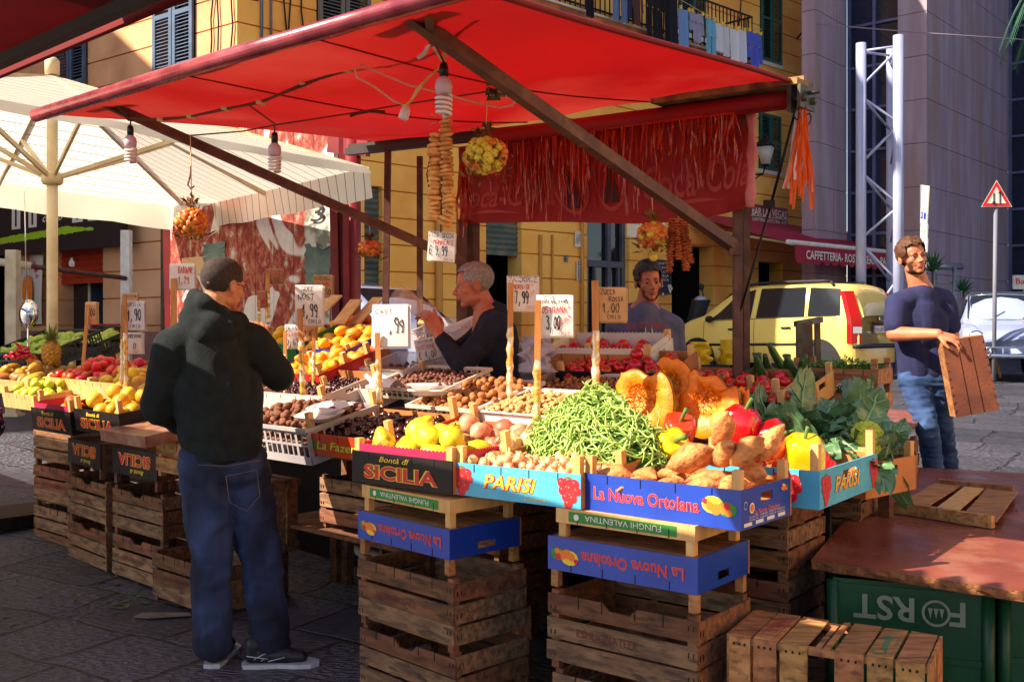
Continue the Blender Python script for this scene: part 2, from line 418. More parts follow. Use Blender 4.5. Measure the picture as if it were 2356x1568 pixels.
# roller shutters in the facing wing
ROL = mat('roller_shutter_green_grey', S(92,108,104), S(70,86,84), scale=3, rough=.6, c3=S(120,112,100), s3=4)
def roller(M, t0, t1, z0, z1, parent, mt=ROL, y=.12):
    mb = MB(); n = int((z1-z0)/.09)
    for i in range(n):
        z = z0+(z1-z0)*i/n; hh = (z1-z0)/n
        mb.add([(t0,y,z),(t1,y,z),(t1,y-.03,z+hh*.5),(t0,y-.03,z+hh*.5),(t1,y,z+hh),(t0,y,z+hh)],[(0,1,2,3),(3,2,4,5)],0,False,M)
    mb.box((t0,y-.02,z0-.08),(t1,y+.02,z0),0,M)
    obj('roller_shutter', mb, mt, parent)
roller(MBm, h_door1[0], h_door1[1], .55, h_door1[3], yb)
roller(MBm, h_shop[0], h_shop[1], zt(1150,575), h_shop[3], yb)
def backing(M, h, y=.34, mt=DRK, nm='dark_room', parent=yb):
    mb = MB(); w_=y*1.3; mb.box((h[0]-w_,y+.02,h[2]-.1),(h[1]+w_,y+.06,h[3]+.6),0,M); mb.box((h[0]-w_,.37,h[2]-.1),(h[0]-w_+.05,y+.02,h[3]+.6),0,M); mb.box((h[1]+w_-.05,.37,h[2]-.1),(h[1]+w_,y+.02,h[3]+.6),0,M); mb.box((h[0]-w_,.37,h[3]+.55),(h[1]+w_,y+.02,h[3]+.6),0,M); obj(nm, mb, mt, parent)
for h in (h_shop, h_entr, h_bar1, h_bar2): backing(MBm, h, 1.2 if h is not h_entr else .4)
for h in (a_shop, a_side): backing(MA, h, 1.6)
# entrance door of grey metal with glass
mb = MB(); t0,t1,z0,z1 = h_entr; FRM = mat('grey_door_frame', S(92,94,112), S(80,82,98), scale=5, rough=.5)
zm = zt(1400,620)+.05; tm = t0+(t1-t0)*.62
for a, b in ((t0,t0+.09),(tm-.05,tm+.05),(t1-.09,t1)): mb.box((a,.1,.45),(b,.17,z1),0,MBm)
for z in (zm, z1-.1): mb.box((t0,.095,z),(t1,.175,z+.12),0,MBm)
mb.box((t0+.32,.1,.45),(t0+.37,.165,zm),0,MBm); mb.box((tm+.25,.1,.45),(tm+.3,.165,zm),0,MBm)
d_ = obj('door', mb, FRM, yb); mb = MB(); mb.box((t0,.18,.45),(t1,.2,z1),0,MBm); obj('pane', mb, DKG, d_)
# pipes and cables on the facade
PIP = mat('ochre_pipe', S(205,150,70), S(190,134,60), scale=3, rough=.7)
for px, y0, y1, r in ((1004,490,900,.06),(1335,420,900,.035),(1240,540,900,.03),(1268,540,900,.02),(600,-200,300,.02),(622,-200,300,.015)):
    t, za = hit(px, y0, OB, DB); _, zb = hit(px, y1, OB, DB); mb = MB()
    mb.tube([MBm@V((t,-r-.01,max(.4,zb))), MBm@V((t,-r-.01,za))], r, 8); obj('pipe', mb, PIP if px > 700 else BLU, yb)
for k,(px, y0, y1) in enumerate(((655,-200,260),(668,-200,260),(696,-200,180),(1700,-50,240),(1716,40,300),(490,-100,140),(505,-100,160),(537,-100,170))):
    if px > 545: t, za = hit(px, y0, OB, DB); _, zb = hit(px, y1, OB, DB); M_ = MBm
    else: t, za = hit(px, y0, OA, DA); _, zb = hit(px, y1, OA, DA); M_ = MA
    pts = [M_@V((t+rnd.uniform(-.05,.05),-.03,zb+(za-zb)*i/5)) for i in range(6)]
    mb = MB(); mb.tube(pts, .012, 5); obj('cable', mb, IRON, yb)
# left wing shop: shutter box, fridge, sign
RSH = mat('red_roller', S(178,52,22), S(160,44,18), scale=3, rough=.6)
roller(MA, a_shop[0], a_shop[1], hit(180,640,OA,DA)[1], a_shop[3], yb, RSH)
mb = MB(); tt0, z_a = tA(232,700); tt1, z_b = tA(150,700)
# balcony
tb0, zb0 = hit(1180,0,OB,DB); tb1, zb1 = hit(1735,165,OB,DB)
zsl = hit(1700,160,OB,DB)[1]; mb = MB(); OCB = 1.0
SLB = mat('balcony_edge', S(196,122,82), S(170,100,66), scale=3, rough=.9, c3=S(120,84,66), s3=2)
def bal_t(x, y, out):   # point at distance out in front of the facade
    o2 = OB - (MBm.to_3x3()@V((0,1,0)))*out
    return hit(x, y, o2, DB)
tq1, zq1 = bal_t(1735,168,OCB); tq0, zq0 = bal_t(1150,-10,OCB)
zs_ = zq1
mb.box((tq0-1.5,-OCB,zs_-.02),(tq1,0,zs_+.16),0,MBm); mb.box((tq0-1.5,-OCB-.05,zs_+.16),(tq1+.05,0,zs_+.2),1,MBm)
bl = obj('balcony', mb, [SLB, mat('pale_marble', S(200,190,175), rough=.6)], yb)
mb = MB(); t = tq0-1.5
for zz in (zs_+.28, zs_+1.12): mb.box((tq0-1.5,-OCB+.02,zz),(tq1-.02,-OCB+.05,zz+.03),0,MBm); mb.box((tq1-.05,-OCB+.05,zz),(tq1-.02,0,zz+.03),0,MBm)
while t < tq1:
    mb.box((t,-OCB+.028,zs_+.2),(t+.018,-OCB+.046,zs_+1.12),0,MBm); t += .125
for k in range(8): mb.box((tq1-.045,-OCB+.1+k*.12,zs_+.2),(tq1-.03,-OCB+.116+k*.12,zs_+1.12),0,MBm)
obj('railing', mb, IRON, bl)
# insulators bracket
t_, z_ = hit(1835,62,OB,DB); mb = MB(); mb.box((t_-.25,-.35,z_),(t_+.1,-.3,z_+.04),0,MBm); 
for q in (-.18, 0): mb.lathe([(.02,0),(.045,.02),(.03,.06),(.045,.08),(.02,.12)],8,1,MBm@Matrix.Translation((t_+q,-.33,z_+.04)))
mb.bar(MBm@V((t_-.05,-.33,z_)), MBm@V((t_-.05,0,z_-.3)), .03); obj('cable_bracket', mb, [IRON, WHT], yb)

# ---------------- grey stone building
DA1 = V((.658,.753,0)); DB1 = V((.755,-.655,0))
ST = mat('violet_grey_stone', S(176,154,168), S(156,134,150), scale=1.2, rough=.8, stretch=(3,3,.35), bump=.15, bscale=40, c3=S(162,132,124), s3=.6)
JT = mat('stone_joint', S(70,56,60), rough=.9)
gb = thing('stone_office_building','tall violet-grey stone clad office building with glazed strips, on the far corner','building',(8.9,22,.5))
E3 = V((8.91,22,0)); E2 = V((7.57,23.16,0)); E1 = V((6.48,21.9,0)); E0 = V((6.26,22.1,0)); E4 = V((12.8,26.4,0)); E5 = E4+DB1*8
def stone(o, e, parent, zc=.95, vj=()):
    d = (e-o); Ln = d.length; d.normalize(); inw = V((-d.y,d.x,0))
    if inw.y < 0: inw = -inw
    M = Matrix(((d.x,inw.x,0,o.x),(d.y,inw.y,0,o.y),(0,0,1,0),(0,0,0,1))); mb = MB()
    z = .66-.94*2; xs = [0]+[v for v in vj if v < Ln]+[Ln]
    while z < 16:
        for a, b in zip(xs, xs[1:]):
            mb.box((a+(.006 if a else 0),0,z+.012),(b-(.006 if b < Ln else 0),.3,z+.94),0,M)
        z += .94
    mb.box((.01,.02,-.5),(Ln-.01,.28,16),1,M)
    obj('stone_wall', mb, [ST, JT], parent); return M
stone(E0, E1, gb); stone(E1, E2, gb, vj=(.95,)); 
E2b = E2+DB1*.02; EW = E3-DB1*.62
stone(EW, E3, gb); ME = stone(E3, E4, gb, vj=(1.45,2.9,4.35,5.8))
def glazing(o, e, parent, cols, z0=.5, z1=16, rowh=.94, off=.18):
    d = (e-o); Ln = d.length; d.normalize(); inw = V((-d.y,d.x,0))
    if inw.y < 0: inw = -inw
    M = Matrix(((d.x,inw.x,0,o.x),(d.y,inw.y,0,o.y),(0,0,1,0),(0,0,0,1))); mb = MB()
    for i in range(cols+1): mb.box((Ln*i/cols-.035,off-.06,z0-1),(Ln*i/cols+.035,off,z1),0,M)
    z = .66
    while z < z1: mb.box((0,off-.055,z-.03),(Ln,off,z+.03),0,M); z += rowh
    f = obj('window_frame', mb, mat('blue_grey_aluminium', S(98,100,140), S(84,86,122), scale=3, rough=.4, metal=.3), parent)
    mb = MB(); mb.box((0,off+.005,z0-1),(Ln,off+.03,z1),0,M)
    obj('pane', mb, mat('blue_dark_glass', S(22,34,62), S(14,22,40), scale=.9, rough=.06, spec=.7), f)
glazing(E2, EW, gb, 2); glazing(E4, E5, gb, 8)
mb = MB(); mb.box((0,0,0),(1,1,1)); 
# roof slab joins the walls
mb = MB(); mb.poly([E0+V((0,0,16)), E1+V((0,0,16)), E2+V((0,0,16)), E3+V((0,0,16)), E4+V((0,0,16)), E5+V((0,0,16)), E5+V((3,8,16)), E0+V((-3,8,16))], .3, (0,0,1)); obj('roof', mb, ST, gb)
# ---------------- the red stall: canopy, bars, arms, posts, banner
REDF = mat('red_awning_fabric', S(182,20,20), S(150,14,17), scale=.9, rough=.6, transl=.34, c3=S(186,54,46), s3=.8, bump=.6, bscale=4, lo=.3, hi=.7)
STL = mat('brown_painted_steel', S(96,60,50), S(74,46,40), scale=9, rough=.55, c3=S(104,72,56), s3=14, metal=.2)
FLc = P(95,262,5.2); FRc = P(1100,-32,3.24); BRc = P(1845,196,4.8); BLc = P(872,322,6.7)
stall = thing('red_awning_stall','wide steel framed market stall under a bright red awning, in the middle','market stall',(FRc.x,FRc.y,0))
mb = MB()
def can(a, b):
    p = FLc.lerp(FRc, a).lerp(BLc.lerp(BRc, a), b)
    p.z += -.05*math.sin(math.pi*b)*math.sin(math.pi*a)+.006*math.sin(a*23)+.02*math.sin(a*5+b*4)*b
    return p
mb.grid(can, 40, 14)
obj('awning_fabric', mb, REDF, stall)
mb = MB()   # hem on the right edge and seam lines
for a in (1.0,): mb.tube([can(a, i/10)+V((0,0,-.004)) for i in range(11)], .012, 6)
obj('hem', mb, mat('dark_red_hem', S(120,14,20), rough=.7), stall)
mb = MB(); 
for a in (.43, .72): mb.tube([can(a, i/14)+V((0,0,-.004)) for i in range(15)], .004, 5)
obj('seam', mb, mat('seam_thread', S(120,14,20), rough=.7), stall)
mb = MB(); dfr = (FRc-FLc).normalized()
mb.tube([FLc-dfr*.06+V((0,0,.0)), FLc.lerp(FRc,.5)+V((0,0,.01)), FRc+dfr*.3], .034, 14)
obj('front_bar', mb, mat('claret_gloss_bar', S(168,70,80), rough=.25, spec=.9, metal=.35, rr=.1, c2=S(130,40,50), scale=6), stall)
# rear beam + roller box at its right end
mb = MB(); BB0 = P(1795,212,4.83)+V((0,0,-.02)); BB1 = P(800,350,6.75)
mb.bar(BB0+V((0,0,-.03)), BB1, .05, .045)
mb.bar(BB0+V((0,.1,.0)), BB1+V((0,.1,.05)), .04, .03)
obj('rear_beam', mb, mat('dark_beam_steel', S(52,34,32), S(40,28,26), scale=8, rough=.6), stall)
mb = MB(); rb0 = P(1640,205,5.0)
RBX = mat('rusty_yellow_steel', S(150,120,70), S(110,70,50), scale=12, rough=.7, c3=S(70,50,44), s3=8)
c0 = P(1838,212,4.78); ux = (BB1-BB0).normalized()
M_ = frame(c0, -ux)
mb.box((-.75,-.09,.02),(.03,.09,.05),0,M_); mb.box((-.75,.1,.03),(-.02,.12,.1),0,M_)
obj('roller_cover', mb, RBX, stall)
mb = MB(); mb.box((-.02,-.085,-.1),(.0,.085,.02),0,M_); mb.box((.03,-.085,-.085),(.045,.085,.02),0,M_)
for q in (-.05,.05): mb.tube([M_@V((-.02,q,-.04)), M_@V((.06,q,-.04))], .018, 8); 
mb.tube([M_@V((.02,0,-.01)), M_@V((.1,0,-.01))], .01, 6)
for q in (-.06,.02,.07): mb.tube([M_@V((.02+.012*math.cos(k),q,-.115+.025*math.sin(k))) for k in [i*.7 for i in range(10)]], .004, 5)
obj('roller_bracket', mb, mat('dark_cast_bracket', S(50,50,44), S(80,74,60), scale=20, rough=.5, metal=.5), stall)
mb = MB(); mb.tube([M_@V((-1.9,0,-.03)), M_@V((-.03,0,-.03))], .045, 12); obj('fabric_roll', mb, REDF, stall)
# two folding arms
mb = MB(); a0 = P(238,236,5.08); a1 = P(1068,604,5.75); mb.bar(a0, a1, .045, .045)
mb.bar(a0+dfr*.16+V((0,0,.02)), a0-dfr*.22+V((0,0,.02)), .03, .03); mb.bar(a0+dfr*.1, P(300,275,5.13), .02); obj('arm', mb, STL, stall)
mb = MB(); b0 = P(930,28,3.62); b1 = P(1688,566,5.0); mb.bar(b0, b1, .05, .05)
mb.bar(b0+dfr*.16+V((0,0,.02)), b0-dfr*.22+V((0,0,.02)), .035, .035); mb.bar(b0+dfr*.12, P(990,75,3.7), .03)
mb.box((-.03,-.02,-.03),(.03,.02,.03),0,Matrix.Translation(P(1692,572,4.98))); obj('arm', mb, STL, stall)
# posts
def post(px, y0, y1, Y, w, m=STL, nm='post', dx=0, d=None):
    a = P(px, y0, Y); b = P(px+dx, y1, Y); mb = MB()
    b.z = max(b.z, 0.0) if y1 < 2000 else gz(b.x, b.y)
    mb.bar(b, a, w, d or w, up=V((0,1,0))); return obj(nm, mb, m, stall)
post(1717,232,3000,5.02,.03); post(1697,470,3000,5.0,.042); post(1708,232,3000,5.09,.02)
post(893,330,3000,6.5,.04,dx=-14); post(966,360,3000,6.35,.036); post(1062,505,3000,6.15,.06); post(1096,505,3000,6.2,.04); post(1083,500,3000,6.3,.05)
mb = MB(); mb.bar(P(1075,800,4.6),P(1080,800,4.6),.01); 
WRD = mat('red_painted_iron', S(128,26,32), S(104,20,26), scale=5, rough=.45)
# red iron column of the kiosk behind
# banner
BANR = mat('faded_red_banner', S(150,22,26), S(128,18,22), scale=1.6, rough=.65, transl=.25, c3=S(160,44,40), s3=2, bump=.4, bscale=4)
b_l = P(1055,338,6.22); b_r = P(1722,236,5.0)
mb = MB(); BH = .56
def ban(a, b):
    p = b_l.lerp(b_r, a)
    zb = (P(1095,520,6.2) if False else None)
    yb_ = 515-20*math.sin(a*3.0)*0-  (0 if a < .6 else (a-.6)**2*200)
    q = P(1055+(1718-1055)*a, yb_, p.y)
    r = p.lerp(q, b); r.y += .05*math.sin(a*9+b*2)*b-.06*b; r.x += .02*math.sin(a*14+b*3)*b
    return r
mb.grid(ban, 60, 12)
INKB = mat('faded_banner_print', S(162,66,62), rough=.8)
# script lettering on the banner follows the cloth
def on_cloth(s, a0, a1, b_mid, h, shear=.35, off=.012):
    vs, fs = tmesh(s, 1, off, shear); x0 = min(v[0] for v in vs); x1 = max(v[0] for v in vs); o = []
    for v in vs:
        a = a0+(a1-a0)*(v[0]-x0)/(x1-x0); b = b_mid-(v[1]-.35)*h
        p = ban(a, b); o.append(p+V((.0,-.006,0)))
    mb.add(o, fs, 1)
on_cloth('Coca-Cola', -.02, .34, .66, .40); on_cloth('Coca-Cola', .66, 1.0, .62, .44)
def ring(ca, cb, ra, rb_, w_=.014):
    n = 26
    for i in range(n):
        t0 = 2*math.pi*i/n; t1 = 2*math.pi*(i+1)/n; q = []
        for t, k in ((t0,1),(t1,1),(t1,1-.13),(t0,1-.13)): q.append(ban(ca+ra*k*math.cos(t), cb+rb_*k*math.sin(t))+V((0,-.006,0)))
        mb.add(q, [(0,1,2,3)], 1)
ring(.4,.62,.06,.3); ring(.545,.56,.062,.32)
for ca, cb in ((.4,.62),(.545,.56)):   # dark bottle silhouettes
    pr = [(-.012,.2),(.012,.2),(.014,-.02),(.028,-.12),(.026,-.26),(-.026,-.26),(-.028,-.12),(-.014,-.02)]
    mb.add([ban(ca+a, cb-b*.9)+V((0,-.009,0)) for a, b in pr], [tuple(range(8))], 2)
for a0_, b0_ in ((.02,.9),(.7,.87)):
    q = []; 
    for i in range(14):
        a = a0_+i*.016; q.append(ban(a, b0_-.06*math.sin(i/13*3.1))+V((0,-.008,0))); q.append(ban(a, b0_-.06*math.sin(i/13*3.1)+.035*math.sin(i/13*3.14))+V((0,-.008,0)))
    mb.add(q, [(2*i,2*i+2,2*i+3,2*i+1) for i in range(13)], 1)
obj('printed_banner', mb, [BANR, INKB, mat('banner_dark', S(60,16,20), rough=.7)], stall)
mb = MB(); mb.tube([ban(1, i/8)+V((.01,0,0)) for i in range(9)], [.022+.006*math.sin(i*2) for i in range(9)], 8); obj('banner_edge_roll', mb, mat('pink_hem', S(200,120,118), S(170,90,86), scale=9, rough=.7), stall)
# orange plastic ribbons in a fringe along the beam
ORB = mat('orange_plastic_strip', S(206,66,16), S(176,40,18), scale=3, rough=.25, spec=.8, transl=.35, rand=.3)
mb = MB()
def ribbon(mb, p, L, w=.01, m=0, sway=.03, rg=rnd):
    n = 7; a = rg.uniform(0,6.3); vs = []; tw = rg.uniform(-2,2); ph = rg.uniform(0,6.3); dx = rg.uniform(-sway,sway)
    for i in range(n+1):
        t = i/n; c = p+V((dx*t+.012*math.sin(ph+t*5)*t, rg.uniform(-.008,.008)*t, -L*t))
        e = V((math.cos(a+tw*t*2), math.sin(a+tw*t*2), 0))*w*(1-.4*t)/2
        vs += [c-e, c+e]
    mb.add(vs, [(2*i,2*i+1,2*i+3,2*i+2) for i in range(n)], m, True)
for i in range(330):
    a = rnd.random()**.9; a = .12+a*.84
    if rnd.random() < .25: a = rnd.choice([.3,.5,.86])+rnd.uniform(-.06,.06)
    p = b_l.lerp(b_r, a)+V((0,-.09+rnd.uniform(-.02,.02),-.03))
    ribbon(mb, p, rnd.uniform(.12,.42)*(1.15 if .25 < a < .7 else .9), rnd.uniform(.006,.013))
for i in range(26): ribbon(mb, P(1062+rnd.uniform(-8,26),rnd.uniform(350,400),6.1), rnd.uniform(.2,.42), .014)
obj('ribbon_fringe', mb, ORB, label='fringe of orange and red plastic strips along the beam in front of the red banner', cat='streamers', kind='stuff')
mb = MB(); c_ = P(1846,228,4.75); ORT = mat('bright_orange_ribbon', S(240,100,20), rough=.35, transl=.3); WRB = mat('white_ribbon', S(225,215,215), rough=.4, transl=.4)
for i in range(30): ribbon(mb, c_+V((rnd.uniform(-.012,.012),rnd.uniform(-.01,.01),0)), rnd.uniform(.3,.53), .022, 1 if i % 4 == 0 else 0, sway=.075)
mb.tube([c_, c_+V((0,0,.03))], .012, 6)
obj('ribbon_tassel', mb, [ORT, WRB], label='bright orange and white ribbon tassel hanging from the awning corner bracket', cat='tassel', base=c_)
# strap from bracket to the ground
mb = MB(); mb.tube([P(1838,225,4.82), P(1774,470,4.9)], .007, 6); mb.tube([P(1774,470,4.9), P(1690,760,5.0)], .006, 6); mb.box((-.03,-.012,-.02),(.02,.012,.02),0,Matrix.Translation(P(1772,470,4.9)))
obj('tie_strap', mb, IRON, stall)

# ---------------- cream parasol
uc = P(120,300,6.57); uc.z = 0
K = 1.23; d1 = V((.626,-.78,0)); d2 = V((-.78,-.626,0)); hs = 1.335*K; ze = 1.47+.88*K; za = 1.47+1.37*K
uc = V((-3.3,7.35,0))
um = thing('cream_parasol','big square cream parasol with thin dark stripes on a tall pole, left side','parasol',(uc.x,uc.y,gz(0,uc.y)))
def stripe_mat():
    m = mat('cream_striped_canvas', S(236,226,196), rough=.8, transl=.55).copy(); nt = m.node_tree; L = nt.links.new
    tc = _n(nt,'ShaderNodeTexCoord'); dt = _n(nt,'ShaderNodeVectorMath', operation='DOT_PRODUCT'); L(tc.outputs['Object'], dt.inputs[0]); dt.inputs[1].default_value = tuple(d1)
    mo = _n(nt,'ShaderNodeMath', operation='PINGPONG'); L(dt.outputs['Value'], mo.inputs[0]); mo.inputs[1].default_value = .065
    lt = _n(nt,'ShaderNodeMath', operation='LESS_THAN'); L(mo.outputs[0], lt.inputs[0]); lt.inputs[1].default_value = .0042
    mx = _n(nt,'ShaderNodeMixRGB'); L(lt.outputs[0], mx.inputs[0]); mx.inputs[1].default_value = (*S(244,240,224),1); mx.inputs[2].default_value = (*S(70,66,66),1)
    L(mx.outputs[0], nt.nodes['Principled BSDF'].inputs['Base Color'])
    for n in nt.nodes:
        if n.type == 'BSDF_TRANSLUCENT': L(mx.outputs[0], n.inputs[0])
    return m
mb = MB(); ap = uc+V((0,0,za))
crn = [uc+d1*(a*hs)+d2*(b*hs)+V((0,0,ze)) for a, b in ((1,-1),(1,1),(-1,1),(-1,-1))]   # C2, C3, C4, C1
crn[1].z += .21; crn[2].z += .21; ap.z += .1
for i in range(4):
    A, B = crn[i], crn[(i+1)%4]
    def pf(a, b, A=A, B=B):
        p = ap.lerp(A.lerp(B, a), b); p.z -= .05*math.sin(math.pi*a)*b*b*0+.03*math.sin(math.pi*b); return p
    mb.grid(pf, 10, 10)
    nrm = ((A+B)/2-ap); nrm.z = 0; nrm.normalize()
    mb.grid(lambda a, b, A=A, B=B: A.lerp(B, a)+V((0,0,-(.05 if i == 0 else .2)*b-.02*abs(math.sin(a*12))*b))+nrm*(.03*b+.012*math.sin(a*25)*b), 24, 4)
obj('canopy', mb, stripe_mat(), um)
CRM = mat('cream_painted_metal', S(214,196,160), S(190,168,130), scale=6, rough=.45)
mb = MB(); mb.tube([uc+V((0,0,gz(0,uc.y)+.02)), uc+V((0,0,za+.04))], .038, 14); mb.lathe([(.05,0),(.05,.1),(.03,.12)],12,0,Matrix.Translation(ap+V((0,0,.0)))); obj('pole', mb, CRM, um)
hz = 1.47+(744-412)/F*7.35
mb = MB(); mb.lathe([(.06,-.04),(.075,-.02),(.075,.03),(.05,.05)],12,0,Matrix.Translation(uc+V((0,0,hz)))); obj('hub', mb, CRM, um)
for i in range(4):
    A = crn[i]; B = crn[(i+1)%4]; Mp = (A+B)/2
    for e in (A, Mp):
        mb = MB(); mb.bar(ap+V((0,0,-.02)), e+V((0,0,-.02)), .022, .035); q = ap.lerp(e, .52)+V((0,0,-.04)); mb.bar(uc+V((0,0,hz)), q, .02, .03); obj('rib', mb, CRM, um)
mb = MB(); mb.bar(uc+V((-.35,-.35,gz(0,uc.y)+.04)), uc+V((.35,.35,gz(0,uc.y)+.04)), .5, .08); obj('base_weight', mb, IRON, um)
# ---------------- dark red awning of the stall across the aisle (upper left)
aw = thing('dark_red_awning','dark red awning with a steel rail, at the top left corner, overhanging the aisle','awning',tuple(UV(-5,1.5,0)))
mb = MB(); u0, u1, v0, v1 = -10.5, -2.05, -1.2, 1.2
zf = lambda v: 2.246+(1.2-v)*.1
mb.grid(lambda a, b: UV(u0+(u1-u0)*a, v0+(v1-v0)*b, zf(v0+(v1-v0)*b)-.03*math.sin(b*3.1)), 20, 8)
mb.grid(lambda a, b: UV(u0+(u1-u0)*a, v1+.02, zf(v1)-.03*b), 20, 2)
obj('awning_fabric', mb, mat('dark_red_canvas', S(120,12,14), S(104,10,14), scale=2, rough=.8, transl=.12), aw)
mb = MB(); mb.bar(UV(-4.1,v1-.06,zf(v1)-.03), UV(u1,v1-.06,zf(v1)-.03), .03, .03); mb.bar(UV(-4.1,v1-.08,zf(v1)-.06), UV(-4.1,v0,2.3), .03, .03); obj('rail', mb, mat('grey_rail', S(44,38,42), rough=.6), aw)
mb = MB()
for k in range(3): mb.tube([UV(-4.12+.03*k,v1-.03,zf(v1)-.09)+V((.03*math.cos(i),0,.03*math.sin(i))) for i in [j*.6 for j in range(11)]], .006, 6)
obj('hook', mb, mat('bright_steel', S(190,190,195), rough=.2, metal=1), aw)
for u in (-9.5,-4.2): 
    mb = MB(); mb.bar(UV(u,v0,0), UV(u,v0,zf(v0)), .06); obj('post', mb, IRON, aw)

shade_awning = thing('dark_red_awning','unseen second dark awning, added to shade the red-brown board','awning',tuple(UV(-2.2,0,0)))  # out of view, added only to keep sun off the right-hand board
mb = MB(); mb.grid(lambda a, b: UV(-2.58+.62*a, -1.2+(2.8+.07*math.sin(a*31))*b, 2.42-.02*b), 24, 12); obj('awning_fabric', mb, MATS['dark_red_canvas'], shade_awning); mb = MB(); mb.bar(UV(-2.3,-1.2,0), UV(-2.3,-1.2,2.42), .06); obj('post', mb, IRON, shade_awning)
# houses on the other sides of the square (they shade the left wing and throw warm light back)
def house(label, x0, y0, x1, y1, h, side_x):
    r = thing('apartment_house', label, 'building', ((x0+x1)/2,(y0+y1)/2,0)); mb = MB(); mb.box((x0,y0,0),(x1,y1,h)); obj('wall', mb, mat('pale_ochre_plaster', S(236,196,140), S(226,180,120), scale=1, rough=.9), r)
    n = int((y1-y0)/3); o_ = -.03 if side_x == x0 else .0
    for k in range(n):
        for f in range(int(h/3.4)): mb = MB(); y = y0+1+k*3; mb.box((side_x+o_,y,1+f*3.4),(side_x+o_+.03,y+1.1,3+f*3.4)); obj('window', mb, GRN, r)
house('tall ochre house closing the square on the left, outside the picture', -26, 7, -16, 22, 14.5, -16)
house('long ochre house behind the photographer on the right, outside the picture', 13, -26, 21, 5, 13, 13)
from mathutils import noise as NZ
# ---------------- crates
WOOD = mat('crate_wood', S(186,130,78), S(146,94,54), scale=3, rough=.75, stretch=(2,9,9), rand=.22, bump=.3, bscale=40, c3=S(112,74,48), s3=5, hue=.012)
WOODD = mat('old_crate_wood', S(140,90,58), S(100,62,42), scale=3, rough=.85, stretch=(2,9,9), rand=.25, bump=.5, bscale=40, c3=S(74,52,38), s3=5, hue=.012)
WOODN = mat('new_pale_wood', S(226,176,112), S(206,150,88), scale=3, rough=.7, stretch=(9,9,2), rand=.12, bump=.2, bscale=50)
WOODE = mat('greyed_crate_wood', S(156,116,82), S(108,78,58), scale=4, rough=.85, stretch=(2,9,9), rand=.2, bump=.5, bscale=40, c3=S(84,62,48), s3=6)
WOODF = mat('amber_crate_wood', S(206,142,84), S(160,100,58), scale=4, rough=.8, stretch=(2,9,9), rand=.2, bump=.4, bscale=40)
STAPLE = mat('staple_iron', S(40,34,30), rough=.5, metal=.7)
HB = mat('hardboard_brown', S(190,122,66), S(170,104,54), scale=4, rough=.7, rand=.1)
FR_ = Matrix(((1,0,0,0),(0,0,-1,0),(0,1,0,0),(0,0,0,1)))           # front face writing: (x, up, out)
def END_(L): return Matrix(((0,0,1,L),(1,0,0,0),(0,1,0,0),(0,0,0,1)))
def slat_crate(L=.58, D=.38, H=.27, n=3, seed=0, wood=None, marks=None, notch=False):
    rg = random.Random(seed); wood = wood or WOODD; wood2 = WOODE if wood is WOODD else WOODF; rm = lambda i: i if rg.random() < .45 else 0
    r = thing('wooden_crate', 'x', 'crate')
    sh = (H-.035)/n*.86; gap = (H-.035)/n; t = .008
    for yy, nm in ((0,'side'),(D-t,'side')):
        mb = MB()
        for k in range(n):
            z = .03+k*gap+rg.uniform(-.004,.004); b0 = rg.uniform(-.004,.004)
            if notch and k == n-1 and yy == 0:
                mb.add([(0,yy,z),(L,yy,z),(L,yy,z+sh),(L*.62,yy,z+sh),(L*.57,yy,z+sh*.62),(L*.43,yy,z+sh*.62),(L*.38,yy,z+sh),(0,yy,z+sh)]+[(0,yy+t,z),(L,yy+t,z),(L,yy+t,z+sh),(L*.62,yy+t,z+sh),(L*.57,yy+t,z+sh*.62),(L*.43,yy+t,z+sh*.62),(L*.38,yy+t,z+sh),(0,yy+t,z+sh)],
                       [(0,1,2,3,4),(0,4,5,6,7),(8,12,11,10,9),(8,15,14,13,12)]+[(i,i+8,(i+1)%8+8,(i+1)%8) for i in range(8)],0)
            else: mb.box((b0,yy,z),(L+b0*.5,yy+t,z+sh),rm(3),j=.002)
            if yy == 0:
                for q in (.012,.03): mb.box((q,-.0015,z+sh*.2),(q+.003,.0,z+sh*.42),1); mb.box((L-q-.003,-.0015,z+sh*.5),(L-q,.0,z+sh*.75),1)
                if marks and k == 1: ptext(mb, FR_, marks, L*.42, z+sh*.5, sh*.42, L*.42, 2)
        if yy == 0:
            for q in range(4): x = L*(.2+.2*q)+rg.uniform(-.02,.02); mb.box((x,-.002,H-.05),(x+.003,.0,H-.005),1); mb.box((x,-.002,H-.004),(x+.003,.02,H-.002),1)
        obj(nm, mb, [wood, STAPLE, mat('faded_crate_print', S(110,50,44), rough=.9), wood2], r)
    for xx in (0,1):
        mb = MB(); x0 = .0012 if xx == 0 else L-t-.0012
        for k in range(n):
            z = .03+k*gap+rg.uniform(-.004,.004); mb.box((x0,t+.001,z),(x0+t,D-t-.001,z+sh*.98),rm(2),j=.0015)
            for q in (.02,.04): mb.box((x0+t if xx else x0-.0015,q,z+sh*.3),(x0+t+.0015 if xx else x0,q+.003,z+sh*.6),1)
        obj('end', mb, [wood, STAPLE, wood2], r)
    for (x,y) in ((t+.002,t+.001),(L-t-.032,t+.001),(t+.002,D-t-.031),(L-t-.032,D-t-.031)): mb = MB(); mb.box((x,y,0),(x+.03,y+.03,H),0); obj('corner_post', mb, wood, r)
    mb = MB()
    for k in range(5): y = .012+k*(D-.024)/5; mb.box((t+.04,y,.022),(L-t-.04,y+(D-.024)/5-.012,.029),0)
    obj('base', mb, wood, r)
    return Proto(r)
